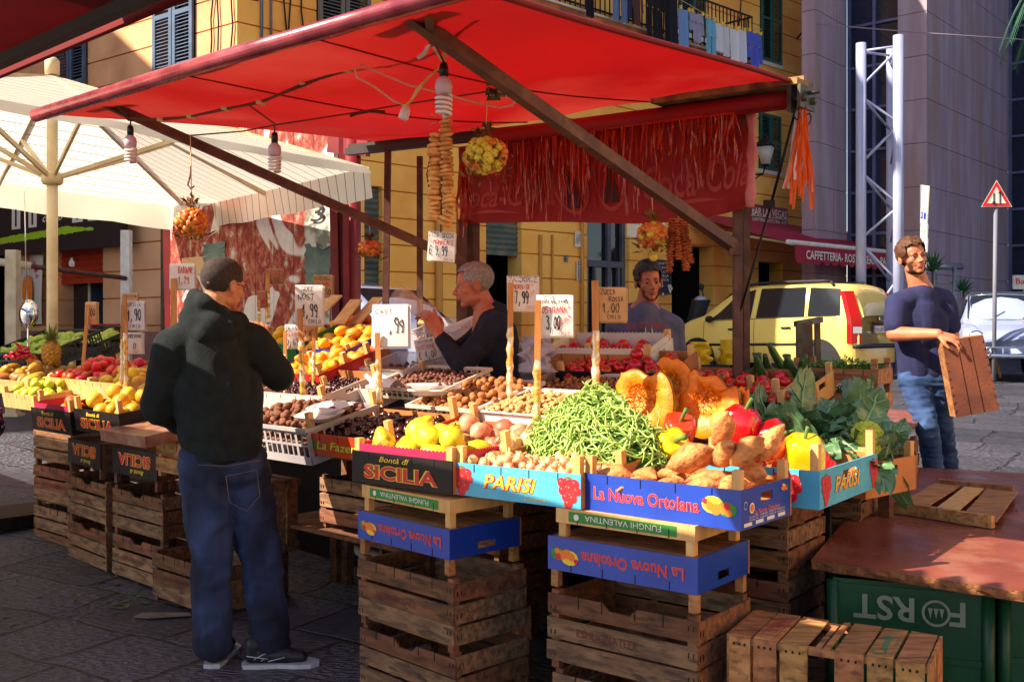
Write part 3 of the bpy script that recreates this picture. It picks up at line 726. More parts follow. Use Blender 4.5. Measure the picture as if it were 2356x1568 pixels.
def print_crate(label, M, L=.6, D=.4, H=.11, pc=None, ec=None, front=None, end=None, post=.06, fh=1.0, wood=None, liner=None, cat='crate', hole=True, prints=(), group=None):
    """hardboard fruit crate with printed sides and corner sticks; local frame front-left-bottom"""
    r = thing('fruit_crate', label, cat, group=group); pc = pc or HB; ec = ec or pc; wood = wood or WOODN; t = .006
    ms = [pc]+list(prints)
    mb = MB(); mb.box((0,0,0),(L,t,H*fh),0); 
    for q in range(4): x = L*(.17+.22*q); mb.box((x,-.0015,H*fh-.03),(x+.003,0,H*fh-.002),len(ms))
    if front: front(mb, FR_, L, H)
    obj('front_panel', mb, ms+[STAPLE], r)
    mb = MB(); mb.box((0,D-t,0),(L,D,H*fh),0); obj('back_panel', mb, HB, r)
    for s_ in (0,1):
        x = .001 if s_ == 0 else L-t-.001; mb = MB()
        if hole:
            a, b = D*.38, D*.62
            mb.box((x,t,0),(x+t,D-t,H*.58),0); mb.box((x,t,H*.82),(x+t,D-t,H),0); mb.box((x,t,H*.58),(x+t,a,H*.82),0); mb.box((x,b,H*.58),(x+t,D-t,H*.82),0)
        else: mb.box((x,t,0),(x+t,D-t,H),0)
        if end and s_ == 1: end(mb, END_(L-.001), D, H)
        obj('end_panel', mb, [ec]+list(prints), r)
    mb = MB(); mb.box((t,t,.002),(L-t,D-t,.008),0); obj('base', mb, wood, r)
    for (x,y) in ((.008,.007),(L-.036,.007),(.008,D-.035),(L-.036,D-.035)):
        mb = MB(); mb.box((x,y,.009),(x+.028,y+.028,H+post),0,j=.001); obj('corner_post', mb, wood, r)
    if liner:
        mb = MB(); n = 26
        for (p, q) in (((.012,.008),(L-.012,.008)),((.012,D-.01),(L-.012,D-.01)),((L-.01,.01),(L-.01,D-.01)),((.009,.01),(.009,D-.01))):
            vs = []
            for i in range(n*2+1):
                k = i/(n*2); x = p[0]+(q[0]-p[0])*k; y = p[1]+(q[1]-p[1])*k
                vs += [(x,y,H*.5),(x,y,H+.028+(.006 if i % 2 else 0))]
            mb.add(vs, [(2*i,2*i+2,2*i+3,2*i+1) for i in range(n*2)], 0)
        obj('paper_liner', mb, liner, r)
    r.matrix_basis = M; return r
def lattice_crate(label, M, L=.58, D=.38, H=.17, mt=None, group=None, cells=14, cat='plastic crate'):
    r = thing('plastic_crate', label, cat, group=group); mt = mt or mat('grey_plastic', S(176,166,168), S(150,140,146), scale=3, rough=.45, rand=.1)
    t = .006
    def face(o, d, n, ln):
        mb = MB()
        for a, b in ((0,.22),(.5,.56),(.84,1)):
            p = V(o)+V((0,0,H*a)); q = p+V(d)*ln
            mb.add([p,q,q+V((0,0,H*(b-a))),p+V((0,0,H*(b-a))),p+V(n)*t,q+V(n)*t,q+V(n)*t+V((0,0,H*(b-a))),p+V(n)*t+V((0,0,H*(b-a)))],[(0,1,2,3),(7,6,5,4),(0,4,5,1),(3,2,6,7)])
        c = max(4, int(cells*ln/.58)*1)
        for k in range(c+1):
            w_ = .008 if k % 3 else .016; x = (ln-w_)*k/c; p = V(o)+V(d)*x+V((0,0,H*.2))+V(n)*.001; q = p+V(d)*w_
            mb.add([p,q,q+V((0,0,H*.66)),p+V((0,0,H*.66)),p+V(n)*.004,q+V(n)*.004,q+V(n)*.004+V((0,0,H*.66)),p+V(n)*.004+V((0,0,H*.66))],[(0,1,2,3),(7,6,5,4),(0,3,7,4),(1,5,6,2)])
        return mb
    obj('side', face((0,0,0),(1,0,0),(0,1,0),L), mt, r); obj('side', face((0,D-t,0),(1,0,0),(0,1,0),L), mt, r)
    obj('end', face((0,t,0),(0,1,0),(1,0,0),D-2*t), mt, r); obj('end', face((L-t,t,0),(0,1,0),(1,0,0),D-2*t), mt, r)
    mb = MB(); mb.box((t,t,.001),(L-t,D-t,.006)); obj('base', mb, mt, r)
    mb = MB(); k = .012
    for a, b in (((-k,-k),(L+k,0)),((-k,D),(L+k,D+k)),((-k,0),(0,D)),((L,0),(L+k,D))): mb.box((a[0],a[1],H-.012),(b[0],b[1],H+.004))
    obj('rim', mb, mt, r)
    r.matrix_basis = M; return r
UD = (.731,-.682,0)
def tframe(cx, cy, Y, L, D, H, tilt=12, yaw=0):
    """frame of a tray whose rim centre is seen at cx,cy"""
    C = P(cx, cy, Y); x = Matrix.Rotation(R(yaw),3,'Z')@V(UD); y = V((-x.y,x.x,0)); y = (y*math.cos(R(tilt))+V((0,0,math.sin(R(tilt))))).normalized(); z = x.cross(y)
    return frame(C-x*L/2-y*D/2-z*H, x, y, z)
def fframe(a, b, z, y2=None):
    p = PZ(a[0], a[1], z); q = PZ(b[0], b[1], z); return frame(p, q-p), (q-p).length
# ---------------- fruit prototypes
def wob(k, s, sd):
    def f(p, t):
        n_ = NZ.noise(V(p)*s+V((sd,sd,sd))); return V(p)*(1+k*n_)
    return f
def proto_lathe(name, prof, mt, n=14, warp=None, extra=None):
    mb = MB(); mb.lathe(prof, n, 0, None, warp)
    if extra: extra(mb)
    o = obj(name, mb, mt if isinstance(mt, list) else [mt]); return Proto(o)
def sphere_prof(rx, rz, k=9, top=1, bot=1, dimple=0, base=0):
    o = []
    for i in range(k+1):
        a = -math.pi/2+math.pi*i/k; r = max(rx*math.cos(a), .0004); z = rz*math.sin(a)*(top if a > 0 else bot)
        if dimple and i >= k-2: z -= dimple*rz*(i-(k-3))/3*(1.6 if i == k else .6)
        o.append((r, z))
    return o
def protos(name, mk, n): return [mk(i) for i in range(n)]
def heap(prs, M, L, D, n, r, z0=.01, label='', group='', squash=1.0, seed=1, hill=.0, K=10, x0=None, y0=None, lay=False, flat=.5, sc_=(.9,1.1), zmax=9):
    rg = random.Random(seed); ps = []; x0 = r*1.05 if x0 is None else x0; y0 = r*1.05 if y0 is None else y0
    outs = []
    for i in range(n):
        best = None
        for k in range(K):
            x = rg.uniform(x0, L-x0); y = rg.uniform(y0, D-y0); z = z0+r*squash
            for q in ps:
                dx = x-q[0]; dy = y-q[1]; d2 = dx*dx+dy*dy
                if d2 < (2*r)**2*.92: z = max(z, q[2]+squash*math.sqrt(max(0,(2*r)**2*.92-d2)))
            cx = (x/L-.5)*2; cy = (y/D-.5)*2; c = z-hill*(1-.5*(cx*cx+cy*cy))
            if best is None or c < best[0]: best = (c, x, y, z)
        _, x, y, z = best
        if z > zmax: continue
        ps.append((x, y, z)); pr = prs[i % len(prs)]
        if lay: e = Euler((R(90)+rg.uniform(-flat,flat), rg.uniform(-flat,flat), rg.uniform(0,6.28)))
        else: e = Euler((rg.uniform(-flat,flat)*1.3, rg.uniform(-flat,flat)*1.3, rg.uniform(0,6.28)))
        s = rg.uniform(*sc_)
        pr.put(M@Matrix.Translation((x,y,z))@e.to_matrix().to_4x4()@Matrix.Scale(s,4), label, group).update_tag() if False else outs.append((pr, M@Matrix.Translation((x,y,z))@e.to_matrix().to_4x4()@Matrix.Scale(s,4)))
    res = []
    for pr, Mx in outs:
        o = pr.put(Mx, label, group); o['category'] = CATS.get(pr.r.name.split('.')[0], pr.r.name.split('.')[0].replace('_',' ')); res.append(o)
    ordl(res, label); return res
ORD = 'leftmost,second from the left,third from the left,fourth from the left,fifth from the left,sixth from the left,seventh from the left,eighth from the left,ninth from the left,tenth from the left,tenth from the right,ninth from the right,eighth from the right,seventh from the right,sixth from the right,fifth from the right,fourth from the right,third from the right,second from the right,rightmost'.split(',')
def ordl(res, label):
    n = len(res)
    if 1 < n <= 20:
        k = sorted(res, key=lambda o: o.location.x/o.location.y); names = ORD[:(n+1)//2]+ORD[20-n//2:]
        for o, w_ in zip(k, names): o['label'] = ' '.join(label.split()[:11])+', '+w_
CATS = {}
def stemmed(name, prof, mt, n=14, warp=None, stem=None, smt=None):
    """fruit as a thing with a stem or calyx part"""
    mb = MB(); mb.lathe(prof, n, 0, None, warp); o = obj(name, mb, mt)
    if stem:
        m2 = MB(); stem(m2); obj('stem', m2, smt, o)
    return Proto(o)
# ---- stacks of slatted crates
c_a = slat_crate(seed=1); c_b = slat_crate(seed=2, marks='PARMI POLOGNESI'); c_c = slat_crate(seed=3, notch=True); c_d = slat_crate(seed=4, marks='ESMUGNATEEK', notch=True)
c_n = slat_crate(L=.55, D=.34, H=.2, n=2, seed=5, wood=WOOD)
GS = 'wooden crates stacked as legs of the stall'
FLIPL = lambda L, D, H: Matrix.Translation((L,0,H))@Matrix.Rotation(math.pi,4,'Y')
# right hand stack under the blue sweet potato box
st_R = frame(V((.125,3.56,0)), V((.785,-.62,0))); st_L = frame(V((-.62,4.12,0)), V((.70,-.71,0)))
T = Matrix.Translation
c_d.put(st_R@T((0,0,.28)), 'slatted crate with faint red print right under the nearest upside down blue box', GS)
c_a.put(st_R@T((.01,.01,.005)), 'weathered slatted crate, bottom one of the stack under the nearest blue box', GS)
c_b.put(st_L@T((0,0,.27)), 'slatted crate with faint brown lettering under the left upside down blue box', GS)
c_c.put(st_L@T((.0,.01,.0)), 'weathered slatted crate, bottom one of the stack below the SICILIA quince box', GS)
# printed box faces
BLUEC = mat('blue_printed_board', S(22,62,168), S(18,52,150), scale=5, rough=.35, spec=.5)
CYANC = mat('light_blue_printed_board', S(92,186,214), S(70,160,196), scale=4, rough=.4)
BLKC = mat('black_printed_board', S(22,14,16), S(30,20,20), scale=5, rough=.5, spec=.25)
GRNC = mat('green_printed_board', S(36,84,44), rough=.6)
REDP = mat('print_red', S(206,34,40), rough=.5); YELP = mat('print_yellow', S(240,196,50), rough=.5); WHTP = mat('print_white', S(232,222,210), rough=.5)
PNKP = mat('print_pink', S(220,110,110), rough=.5); GRNP = mat('print_green', S(50,130,50), rough=.5); ORGP = mat('print_orange', S(236,120,30), rough=.5)
PR = (REDP, YELP, WHTP, PNKP, GRNP, ORGP)    # slots 1..6
def disc(mb, M, x, y, r, m, z=.002, n=12, ry=None):
    mb.add([(x+r*math.cos(6.2832*i/n), y+(ry or r)*math.sin(6.2832*i/n), z) for i in range(n)], [tuple(range(n))], m, False, M)
def fruit_print(mb, M, x, y, s):
    disc(mb, M, x-.2*s, y+.1*s, .42*s, 2, .0016, ry=.3*s); disc(mb, M, x+.35*s, y+.0*s, .36*s, 5, .0018, ry=.25*s)
    for dx, dy, r, m in ((-.3,.05,.16,6),(-.08,-.04,.2,6),(.15,.02,.19,6),(.34,.1,.13,1),(-.5,.2,.1,1),(.02,.22,.12,2),(.4,-.12,.12,6)): disc(mb, M, x+dx*s, y+dy*s, r*s, m, .0021+abs(dx)*.0003)
def cherry_print(mb, M, x, y, s):
    rg = random.Random(5)
    for dx, dy in ((-.3,.3),(0,.38),(.3,.28),(-.25,0),(.08,.08),(.38,.02),(-.1,-.25),(.2,-.28),(0,-.5)): disc(mb, M, x+dx*s, y+dy*s, .19*s, 1, .002+dy*.0002); disc(mb, M, x+dx*s-.05*s, y+dy*s+.06*s, .04*s, 4, .0026)
    disc(mb, M, x, y+.5*s, .12*s, 5, .0022, ry=.05*s)
def f_ort(mb, M, L, H):
    ptext(mb, M, 'La Nuova Ortolana', L*.42, H*.5, H*.34, L*.68, 4, .0015, .03); ptext(mb, M, 'La Nuova Ortolana', L*.42, H*.5, H*.34, L*.68, 1, .0022, .002)
    fruit_print(mb, M, L*.87, H*.5, H*.75)
def e_ort(mb, M, D, H):
    ptext(mb, M, 'La Nuova Ortolana', D*.5, H*.38, H*.14, D*.5, 4, .0022, .01); disc(mb, M, D*.2, H*.5, H*.14, 3); disc(mb, M, D*.2, H*.5, H*.1, 6, .0026); disc(mb, M, D*.08, H*.6, H*.1, 3); disc(mb, M, D*.08, H*.6, H*.085, 0, .0026); fruit_print(mb, M, D*.85, H*.78, H*.3)
    for k in range(4): mb.add([(D*(.05+.22*k),H*.07,.002),(D*(.2+.22*k),H*.07,.002),(D*(.2+.22*k),H*.16,.002),(D*(.05+.22*k),H*.16,.002)],[(0,1,2,3)],3,False,M)
    for k in range(2): ptext(mb, M, 'Cuile Pr. imballo 97019 Vittoria', D*.5, H*(.28-.07*k), H*.05, D*.7, 3, .0022)
def f_par(mb, M, L, H):
    ptext(mb, M, 'PARISI', L*.46, H*.52, H*.42, L*.42, 1, .0015, .05, .25); ptext(mb, M, 'PARISI', L*.46, H*.52, H*.42, L*.42, 2, .0022, .015, .25)
    ptext(mb, M, 'Domenico', L*.66, H*.14, H*.13, L*.16, 2, .0018, .005, .3); cherry_print(mb, M, L*.07, H*.5, H*.75); cherry_print(mb, M, L*.91, H*.5, H*.75)
def f_parn(mb, M, L, H):
    ptext(mb, M, 'nico', L*.35, H*.45, H*.3, L*.3, 2, .0022, .02, .3); cherry_print(mb, M, L*.72, H*.5, H*.8)
def e_par(mb, M, L, H):
    ptext(mb, M, 'PARISI', L*.45, H*.52, H*.42, L*.42, 1, .0015, .05, .25); ptext(mb, M, 'PARISI', L*.45, H*.52, H*.42, L*.42, 2, .0022, .015, .25); cherry_print(mb, M, L*.1, H*.5, H*.7); cherry_print(mb, M, L*.92, H*.5, H*.7)
def f_sic(mb, M, L, H):
    ptext(mb, M, 'SICILIA', L*.5, H*.4, H*.42, L*.74, 2, .0015, .06); ptext(mb, M, 'SICILIA', L*.5, H*.4, H*.42, L*.74, 1, .0022, .03); ptext(mb, M, 'Bontà di', L*.44, H*.82, H*.17, L*.3, 2, .0026, .01, .3)
def f_faz(mb, M, L, H):
    ptext(mb, M, 'La Fazenda', L*.42, H*.5, H*.4, L*.6, 5, .0015, .03, .3); ptext(mb, M, 'La Fazenda', L*.42, H*.5, H*.4, L*.6, 2, .0022, .0, .3); disc(mb, M, L*.06, H*.5, H*.3, 5)
def f_val(mb, M, L, H):
    mb.add([(L*.12,H*.15,.001),(L*.9,H*.15,.001),(L*.9,H*.85,.001),(L*.12,H*.85,.001)],[(0,1,2,3)],5,False,M); ptext(mb, M, 'FUNGHI VALENTINA', L*.5, H*.48, H*.4, L*.55, 3, .0022, .0); disc(mb, M, L*.84, H*.5, H*.22, 3, .0022)
ZT = .83
Mo, Lo = fframe((1340,1170),(1705,1222),ZT)
box_ort = print_crate('blue cardboard-sided crate lettered La Nuova Ortolana holding sweet potatoes, right on the stall corner', Mo, Lo, .36, .125, BLUEC, BLUEC, f_ort, e_ort, prints=PR)
Mp, Lp = fframe((1044,1138),(1336,1174),ZT); Mp = Mp@T((0,0,.003))
print_crate('light blue crate lettered PARISI holding small onions', Mp, Lp, .36, .12, CYANC, HB, f_par, None, prints=PR)
Ms, Ls = fframe((810,1108),(1040,1141),ZT); Ms = Ms@T((0,0,.004))
print_crate('black crate lettered SICILIA with purple paper edge, holding yellow quinces', Ms, Ls, .36, .125, BLKC, HB, f_sic, None, prints=PR, liner=mat('purple_tray_paper', S(170,24,70), rough=.5), post=.05)
Mr = frame(V((.70,3.70,ZT+.012)), V((.8,-.6,0)))
print_crate('light blue PARISI crate with tomatoes printed on it, holding the big yellow pepper', Mr, .42, .62, .13, CYANC, CYANC, f_parn, e_par, prints=PR, post=.09)
# upside down crates under the front boxes
GI = 'upside down fruit crates in the front stacks'
def inv(M, H, post, L, D, z): return M@T((L,0,z+H+post))@Matrix.Rotation(math.pi,4,'Y')
print_crate('blue La Nuova Ortolana crate upside down under the sweet potatoes', inv(st_R, .115, .06, .58, .37, .56), .58, .37, .115, BLUEC, BLUEC, f_ort, e_ort, prints=PR, group=GI, wood=WOOD)
print_crate('pale wood mushroom crate with green FUNGHI VALENTINA strip upside down under the sweet potato box', inv(st_R@T((.02,.02,0)), .05, .05, .54, .34, .731), .54, .34, .05, WOODN, WOODN, f_val, None, prints=PR, group=GI, hole=False)
print_crate('blue La Nuova Ortolana crate upside down under the quince box', inv(st_L@T((.0,0,0)), .11, .06, .56, .37, .55), .56, .37, .11, BLUEC, BLUEC, f_ort, e_ort, prints=PR, group=GI, wood=WOOD)
print_crate('pale wood mushroom crate with green FUNGHI VALENTINA strip upside down under the quince box', inv(st_L@T((.0,.02,0)), .05, .05, .54, .34, .722), .54, .34, .05, WOODN, WOODN, f_val, None, prints=PR, group=GI, hole=False)
# ---- left run of stacks, u from -7.05 to -4.7
def at_uv(u, v, z=0, yaw=0): return frame(UV(u, v, z), Matrix.Rotation(R(yaw),3,'Z')@V(UD))
V0 = 2.80
def lab(a): return a
for k in range(3): (c_a,c_b,c_c)[k].put(at_uv(-7.05,V0+.04,.0+.27*k,2), ('bottom','middle','top')[k]+' slatted crate of the far left stack beside the polka dot sleeve', GS)
for k in range(2): (c_c,c_d)[k].put(at_uv(-6.38,V0-.02,.27*k,-3), ('bottom','second')[k]+' slatted crate of the stack under the SICILIA orange box', GS)
print_crate('small black SICILIA crate upside down on the stack under the orange box', inv(at_uv(-6.38,V0-.02,0,-3), .15, .07, .5, .36, .54), .5, .36, .15, BLKC, WOODD, f_sic, None, prints=PR, group=GI, wood=WOODD)
for k in range(2): (c_d,c_c)[k].put(at_uv(-5.74,V0-.04,.27*k,0), ('bottom','second')[k]+' slatted crate of the stack under the SICILIA citron box', GS)
print_crate('small black crate upside down on the stack under the citron box', inv(at_uv(-5.74,V0-.04,0,0), .15, .07, .52, .36, .54), .52, .36, .15, BLKC, WOODD, f_sic, None, prints=PR, group=GI, wood=WOODD)
c_b.put(at_uv(-5.12,V0-.12,0,0), 'slatted crate on the ground behind the hooded man’s leg', GS)
c_a.put(at_uv(-5.12,V0+.18,.27)@T((0,-.02,0))@Matrix.Rotation(R(90),4,'X')@T((0,0,-.27)), 'old crate tipped on its side showing brown boards, left of the hooded man', GS)
c_n.put(at_uv(-5.12,V0-.1,.66,0), 'orange-brown two-slat crate under the plastic wrapped tray', GS)
# darker crates below the table centre
for (u,v,z,y,l,pr) in ((-4.35,3.2,.42,3,'dark slatted crate under the grey plastic walnut crate',c_a),(-3.7,3.3,.42,-4,'dark slatted crate under the chestnut crate',c_c),(-3.7,3.35,.15,5,'lowest dark crate behind the quince stack',c_d)):
    pr.put(at_uv(u,v,z,y), l, GS)
mb = MB(); mb.box((0,0,.395),(1.6,.5,.415),0,at_uv(-4.75,3.15)); mb.box((.02,.02,0),(.08,.08,.395),0,at_uv(-4.75,3.15)); mb.box((.02,.4,0),(.08,.46,.395),0,at_uv(-4.75,3.15)); mb.box((1.5,.4,0),(1.56,.46,.395),0,at_uv(-4.75,3.15)); 
obj('low_bench', mb, WOODD, label='low dark plank bench holding crates under the stall', cat='bench', base=UV(-4.75,3.15))
# right stacks
c_a.put(frame(V((.54,4.08,.54)), V((.80,-.6,0))), 'slatted crate right under the PARISI pepper box', GS)
c_c.put(frame(V((.54,4.08,.27)), V((.80,-.6,0))), 'second slatted crate below the PARISI pepper box', GS)
c_d.put(frame(V((.54,4.08,.0)), V((.80,-.6,0))), 'bottom slatted crate below the PARISI pepper box', GS)
for k in range(3): (c_b,c_a,c_c)[k].put(frame(V((1.02,4.72,.27*k-.02)), V((.82,-.57,0))), ('bottom','middle','top')[k]+' slatted crate under the cauliflower boxes', GS)
for k in range(3): (c_c,c_d,c_a)[k].put(frame(V((1.62,5.84,.27*k+.02)), V((.82,-.57,0))), ('bottom','middle','top')[k]+' slatted crate under the far board with the worn red paint', GS)
# table body of the stall
tb = thing('display_table','long plank display table stepped up towards the back, under the goods','table',tuple(UV(-4.5,3.3)))
mb = MB(); Mt = at_uv(-4.7,3.12); mb.box((0,0,.80),(2.9,.7,.82),0,Mt); mb.box((0,.7,.95),(2.9,1.35,.97),0,Mt); obj('table_top', mb, WOODD, tb); mb = MB(); mb.box((-1.3,.71,.0),(2.85,.725,.79),0,Mt); obj('shade_panel', mb, mat('shade_black', S(20,16,16), rough=.95), tb)  # black panel added under the goods, painting the deep shade there
for x in (.05,1.4,2.8):
    for y in (.45,1.28): mb = MB(); mb.box((x,y,0),(x+.05,y+.05,.80 if y < .7 else .95),0,Mt); obj('leg', mb, WOODD, tb)
# brown boards on the right
BRB = mat('worn_red_brown_board', S(140,72,56), S(118,58,48), scale=2.2, rough=.32, spec=.5, c3=S(150,96,80), s3=5, rr=.12)
CHIP = mat('raw_chipboard_edge', S(150,96,58), S(110,68,44), scale=40, rough=.95, bump=1, bscale=60)
ZB = .62
def board(name, pts, z, th, label):
    q = [PZ(x,y,z) for x,y in pts]; mb = MB(); n = len(q)
    mb.poly(q, None, None, 0)
    ed = []
    for i in range(n):
        a, b = q[i], q[(i+1)%n]; k = 24
        for j in range(k): ed.append(a.lerp(b, j/k))
    cen = sum(q, V())/n
    lo = [p+V((0,0,-th))+(cen-p).normalized()*rnd.uniform(0,.02) for p in ed]; md = [p+V((0,0,-th*.5))+(p-cen).normalized()*rnd.uniform(-.008,.006) for p in ed]
    N = len(ed); mb.add(ed+md+lo, [(i,i+N,(i+1)%N+N,(i+1)%N) for i in range(N)]+[(i+N,i+2*N,(i+1)%N+2*N,(i+1)%N+N) for i in range(N)], 1)
    mb.poly([p+V((0,0,-th+.003)) for p in reversed(q)], None, None, 1)
    o = obj(name, mb, [BRB, CHIP], label=label, cat='board', base=cen); return o
board('table_board', [(1866,1287),(2560,1392),(2560,1100),(2050,1070)], ZB, .035, 'large worn red-brown board lying on green beer crates, right foreground')
board('table_board', [(1905,1035),(1955,1088),(2136,952),(2010,935)], .86, .025, 'small red-brown board with peeling paint beside the cauliflowers')
# green crates
def bottle_crate(M, label, txt='FORST'):
    r = thing('bottle_crate', label, 'bottle crate', group='green bottle crates under the brown board'); GR = mat('green_plastic_crate', S(22,74,44), S(18,62,38), scale=3, rough=.4, rand=.06)
    L, D, H = .50, .34, .56; mb = MB(); t = .01
    mb.box((0,0,0),(L,t,H)); mb.box((0,D-t,0),(L,D,H)); mb.box((0,t,0),(t,D-t,H)); mb.box((L-t,t,0),(L,D-t,H)); mb.box((t,t,.002),(L-t,D-t,.012))
    obj('shell', mb, GR, r)
    mb = MB()
    for z in (.004,.3,H-.035): mb.box((-.008,-.008,z),(L+.008,-.001,z+.02)); mb.box((L+.001,-.007,z),(L+.009,D,z+.02)); mb.box((-.008,-.007,z+.001),(-.001,D,z+.019))
    obj('rib_bands', mb, GR, r)
    for x, y in ((0,0),(L,0),(0,D),(L,D)): mb = MB(); mb.tube([(x,y,.006),(x,y,H-.006)], .022, 12); obj('corner_tube', mb, GR, r)
    mb = MB(); Mx = FR_@T((L*.5,H*.84,0))@Matrix.Rotation(math.pi,4,'Z')
    ptext(mb, Mx, 'F   RST', 0, 0, .085, .36, 0, .0095, .02); 
    for i in range(24):
        a0 = 6.283*i/24; a1 = 6.283*(i+1)/24; mb.add([(-.088+.046*math.cos(a0),.046*math.sin(a0)+.002,.0099),(-.088+.046*math.cos(a1),.046*math.sin(a1)+.002,.0099),(-.088+.037*math.cos(a1),.037*math.sin(a1)+.002,.0099),(-.088+.037*math.cos(a0),.037*math.sin(a0)+.002,.0099)],[(0,1,2,3)],0,False,Mx)
    for k in range(3): mb.add([(-.114+.018*k,-.015,.0102),(-.098+.018*k,-.015,.0102),(-.106+.018*k,.02,.0102)],[(0,1,2)],0,False,Mx)
    obj('lettering', mb, mat('faded_grey_print', S(120,128,112), rough=.7), r)
    r.matrix_basis = M; return r
q0 = PZ(1880,1300,.585); bottle_crate(frame(V((q0.x+.02,q0.y-.12,.012)), V((.93,-.36,0))), 'green plastic bottle crate with upside down FORST lettering under the left part of the board')
bottle_crate(frame(V((q0.x+.57,q0.y-.24,.012)), V((.93,-.36,0))), 'green plastic bottle crate under the right end of the board')
# pallet-like lid on the board
lid = thing('crate_lid','pale slatted crate lid lying on the red-brown board','crate lid',PZ(2190,1140,ZB)); la = PZ(2057,1165,ZB+.03); lb = PZ(2285,1200,ZB+.03); lc = PZ(2332,1130,ZB+.03); ld = PZ(2158,1112,ZB+.03)
for q1,q2 in ((la,lb),(ld,lc)): mb = MB(); mb.bar(q1, q2, .03, .05); obj('rail', mb, WOOD, lid)
for k, w_ in ((.14,.12),(.5,.09),(.86,.14)):
    mb = MB(); mb.bar(la.lerp(lb,k)+V((0,0,.0)), ld.lerp(lc,k)+V((0,0,.0)), w_, .008); obj('slat', mb, WOOD if k != .5 else WOODN, lid)
# near crate standing on its side
ne = thing('upturned_crate','slatted crate lying upside down with green Leonelli print, nearest the camera at the bottom right','crate',(1.1,2.8,.3))
zt_ = .50; nA = PZ(1656,1490,zt_); nB = PZ(1740,1402,zt_); nC = PZ(2162,1460,zt_); nD = nA+(nC-nB)
GP = mat('print_green_ink', S(30,130,90), rough=.7)
dx_ = (nC-nB); Ln = dx_.length; dx_.normalize(); dy_ = V((-dx_.y,dx_.x,0)); Wn = .3; nB0 = nB-dy_*Wn
Mn = frame(nB0, dx_)
for k, (x0, w_) in enumerate(((.0,.07),(.08,.075),(.165,.085),(.30,.02),(.335,.085),(.43,.075),(.515,.08))):
    s_ = Ln/.6; x0 *= s_; w_ *= s_; mb = MB()
    mb.box((x0,.0,-.008),(x0+w_,Wn,0),0,Mn,j=.0015)
    if k == 1: 
        for q in (.2,.8): mb.add([(x0+w_*q,.02,.002),(x0+w_*q+.003,.02,.002),(x0+w_*q+.003,Wn*.8,.002),(x0+w_*q,Wn*.8,.002)],[(0,1,2,3)],1,False,Mn)
        ptext(mb, Mn@T((x0+w_*.5,Wn*.5,0))@Matrix.Rotation(R(90),4,'Z'), 'CORMA', 0, 0, w_*.45, .16, 1, .002)
    if k == 5: ptext(mb, Mn@T((x0+w_*.4,Wn*.42,0))@Matrix.Rotation(R(90),4,'Z'), 'Leonelli', 0, 0, w_*.42, .18, 2, .002, .01, .4); disc(mb, Mn, x0+w_*.4, .035, .022, 2); disc(mb, Mn, x0+w_*.4, .035, .016, 0, .003); ptext(mb, Mn@T((x0+w_*.85,Wn*.5,0))@Matrix.Rotation(R(90),4,'Z'), 'CASSA VAR.', 0, 0, w_*.14, .09, 2, .002)
    obj('bottom_slat', mb, [WOOD, mat('print_red_ink', S(180,50,50), rough=.8), GP], ne)
    if w_ > .04: 
        mb = MB(); mb.box((x0,-.009,-.42),(x0+w_,-.001,-.004),0,Mn,j=.0015)
        for q in (.2,.45,.7): mb.box((x0+w_*q,-.0105,-.03),(x0+w_*q+.006,-.009,-.022),1,Mn)
        obj('side_slat', mb, [WOOD, STAPLE], ne)
mb = MB(); mb.box((0,.001,-.03),(Ln,.02,-.0085),0,Mn); mb.box((0,Wn-.02,-.03),(Ln,Wn,-.0085),0,Mn); mb.box((Ln*.45,.02,-.03),(Ln*.48,Wn-.02,-.0085),0,Mn); obj('cross_batten', mb, WOOD, ne)
for y0_, y1_ in ((0,.14),(.16,Wn)): mb = MB(); mb.box((Ln+.001,y0_,-.42),(Ln+.009,y1_,-.002),0,Mn,j=.001); obj('end_board', mb, WOOD, ne)
mb = MB(); mb.box((-.009,0,-.42),(-.001,Wn,-.002),0,Mn); obj('end_board', mb, WOOD, ne)
c_b.put(frame(V((.86,3.40,.0)), V((.95,-.3,0))), 'slatted crate on the ground between the nearest stack and the green bottle crates', GS)
# ================= goods
def m_fruit(name, c1, c2, **k):
    k.setdefault('scale', 22); k.setdefault('rough', .45); return mat(name, S(*c1), S(*c2), **k)
M_QU = m_fruit('quince_skin', (242,208,36), (222,190,44), c3=S(140,110,40), s3=18, rand=.1, hue=.02, sub=.05)
M_LE = m_fruit('lemon_skin', (240,190,30), (226,176,24), rand=.08, hue=.012, bump=.3, bscale=160)
M_CI = m_fruit('citron_skin', (236,150,24), (214,160,30), scale=9, alt=S(206,180,40), rand=.08, bump=.3, bscale=140)
M_ORG = m_fruit('orange_skin', (236,110,16), (226,96,12), rand=.08, hue=.012, bump=.35, bscale=160)
M_AP = m_fruit('green_apple_skin', (186,190,50), (166,176,44), rand=.12, hue=.02)
M_MG = m_fruit('mango_skin', (150,96,36), (96,108,36), scale=9, alt=S(176,120,30), rand=.2, hue=.03)
M_TO = m_fruit('tomato_skin', (206,30,20), (190,22,14), rough=.22, spec=.6, rand=.12, hue=.01)
M_PE = m_fruit('persimmon_skin', (220,60,26), (204,44,22), rough=.3, rand=.12, hue=.02)
M_POM = m_fruit('pomegranate_skin', (232,196,150), (206,96,70), scale=11, lo=.42, hi=.68, rough=.45, alt=S(186,60,44), rand=.05)
M_WAL = m_fruit('walnut_shell', (186,120,66), (150,92,48), scale=50, rough=.8, bump=.7, bscale=110, rand=.15)
M_WALD = m_fruit('dark_walnut_shell', (134,84,58), (104,62,44), scale=50, rough=.8, bump=.7, bscale=110, rand=.18)
M_CHE = m_fruit('chestnut_shell', (74,34,24), (50,24,20), rough=.22, spec=.6, rand=.3, stretch=(1,1,4))
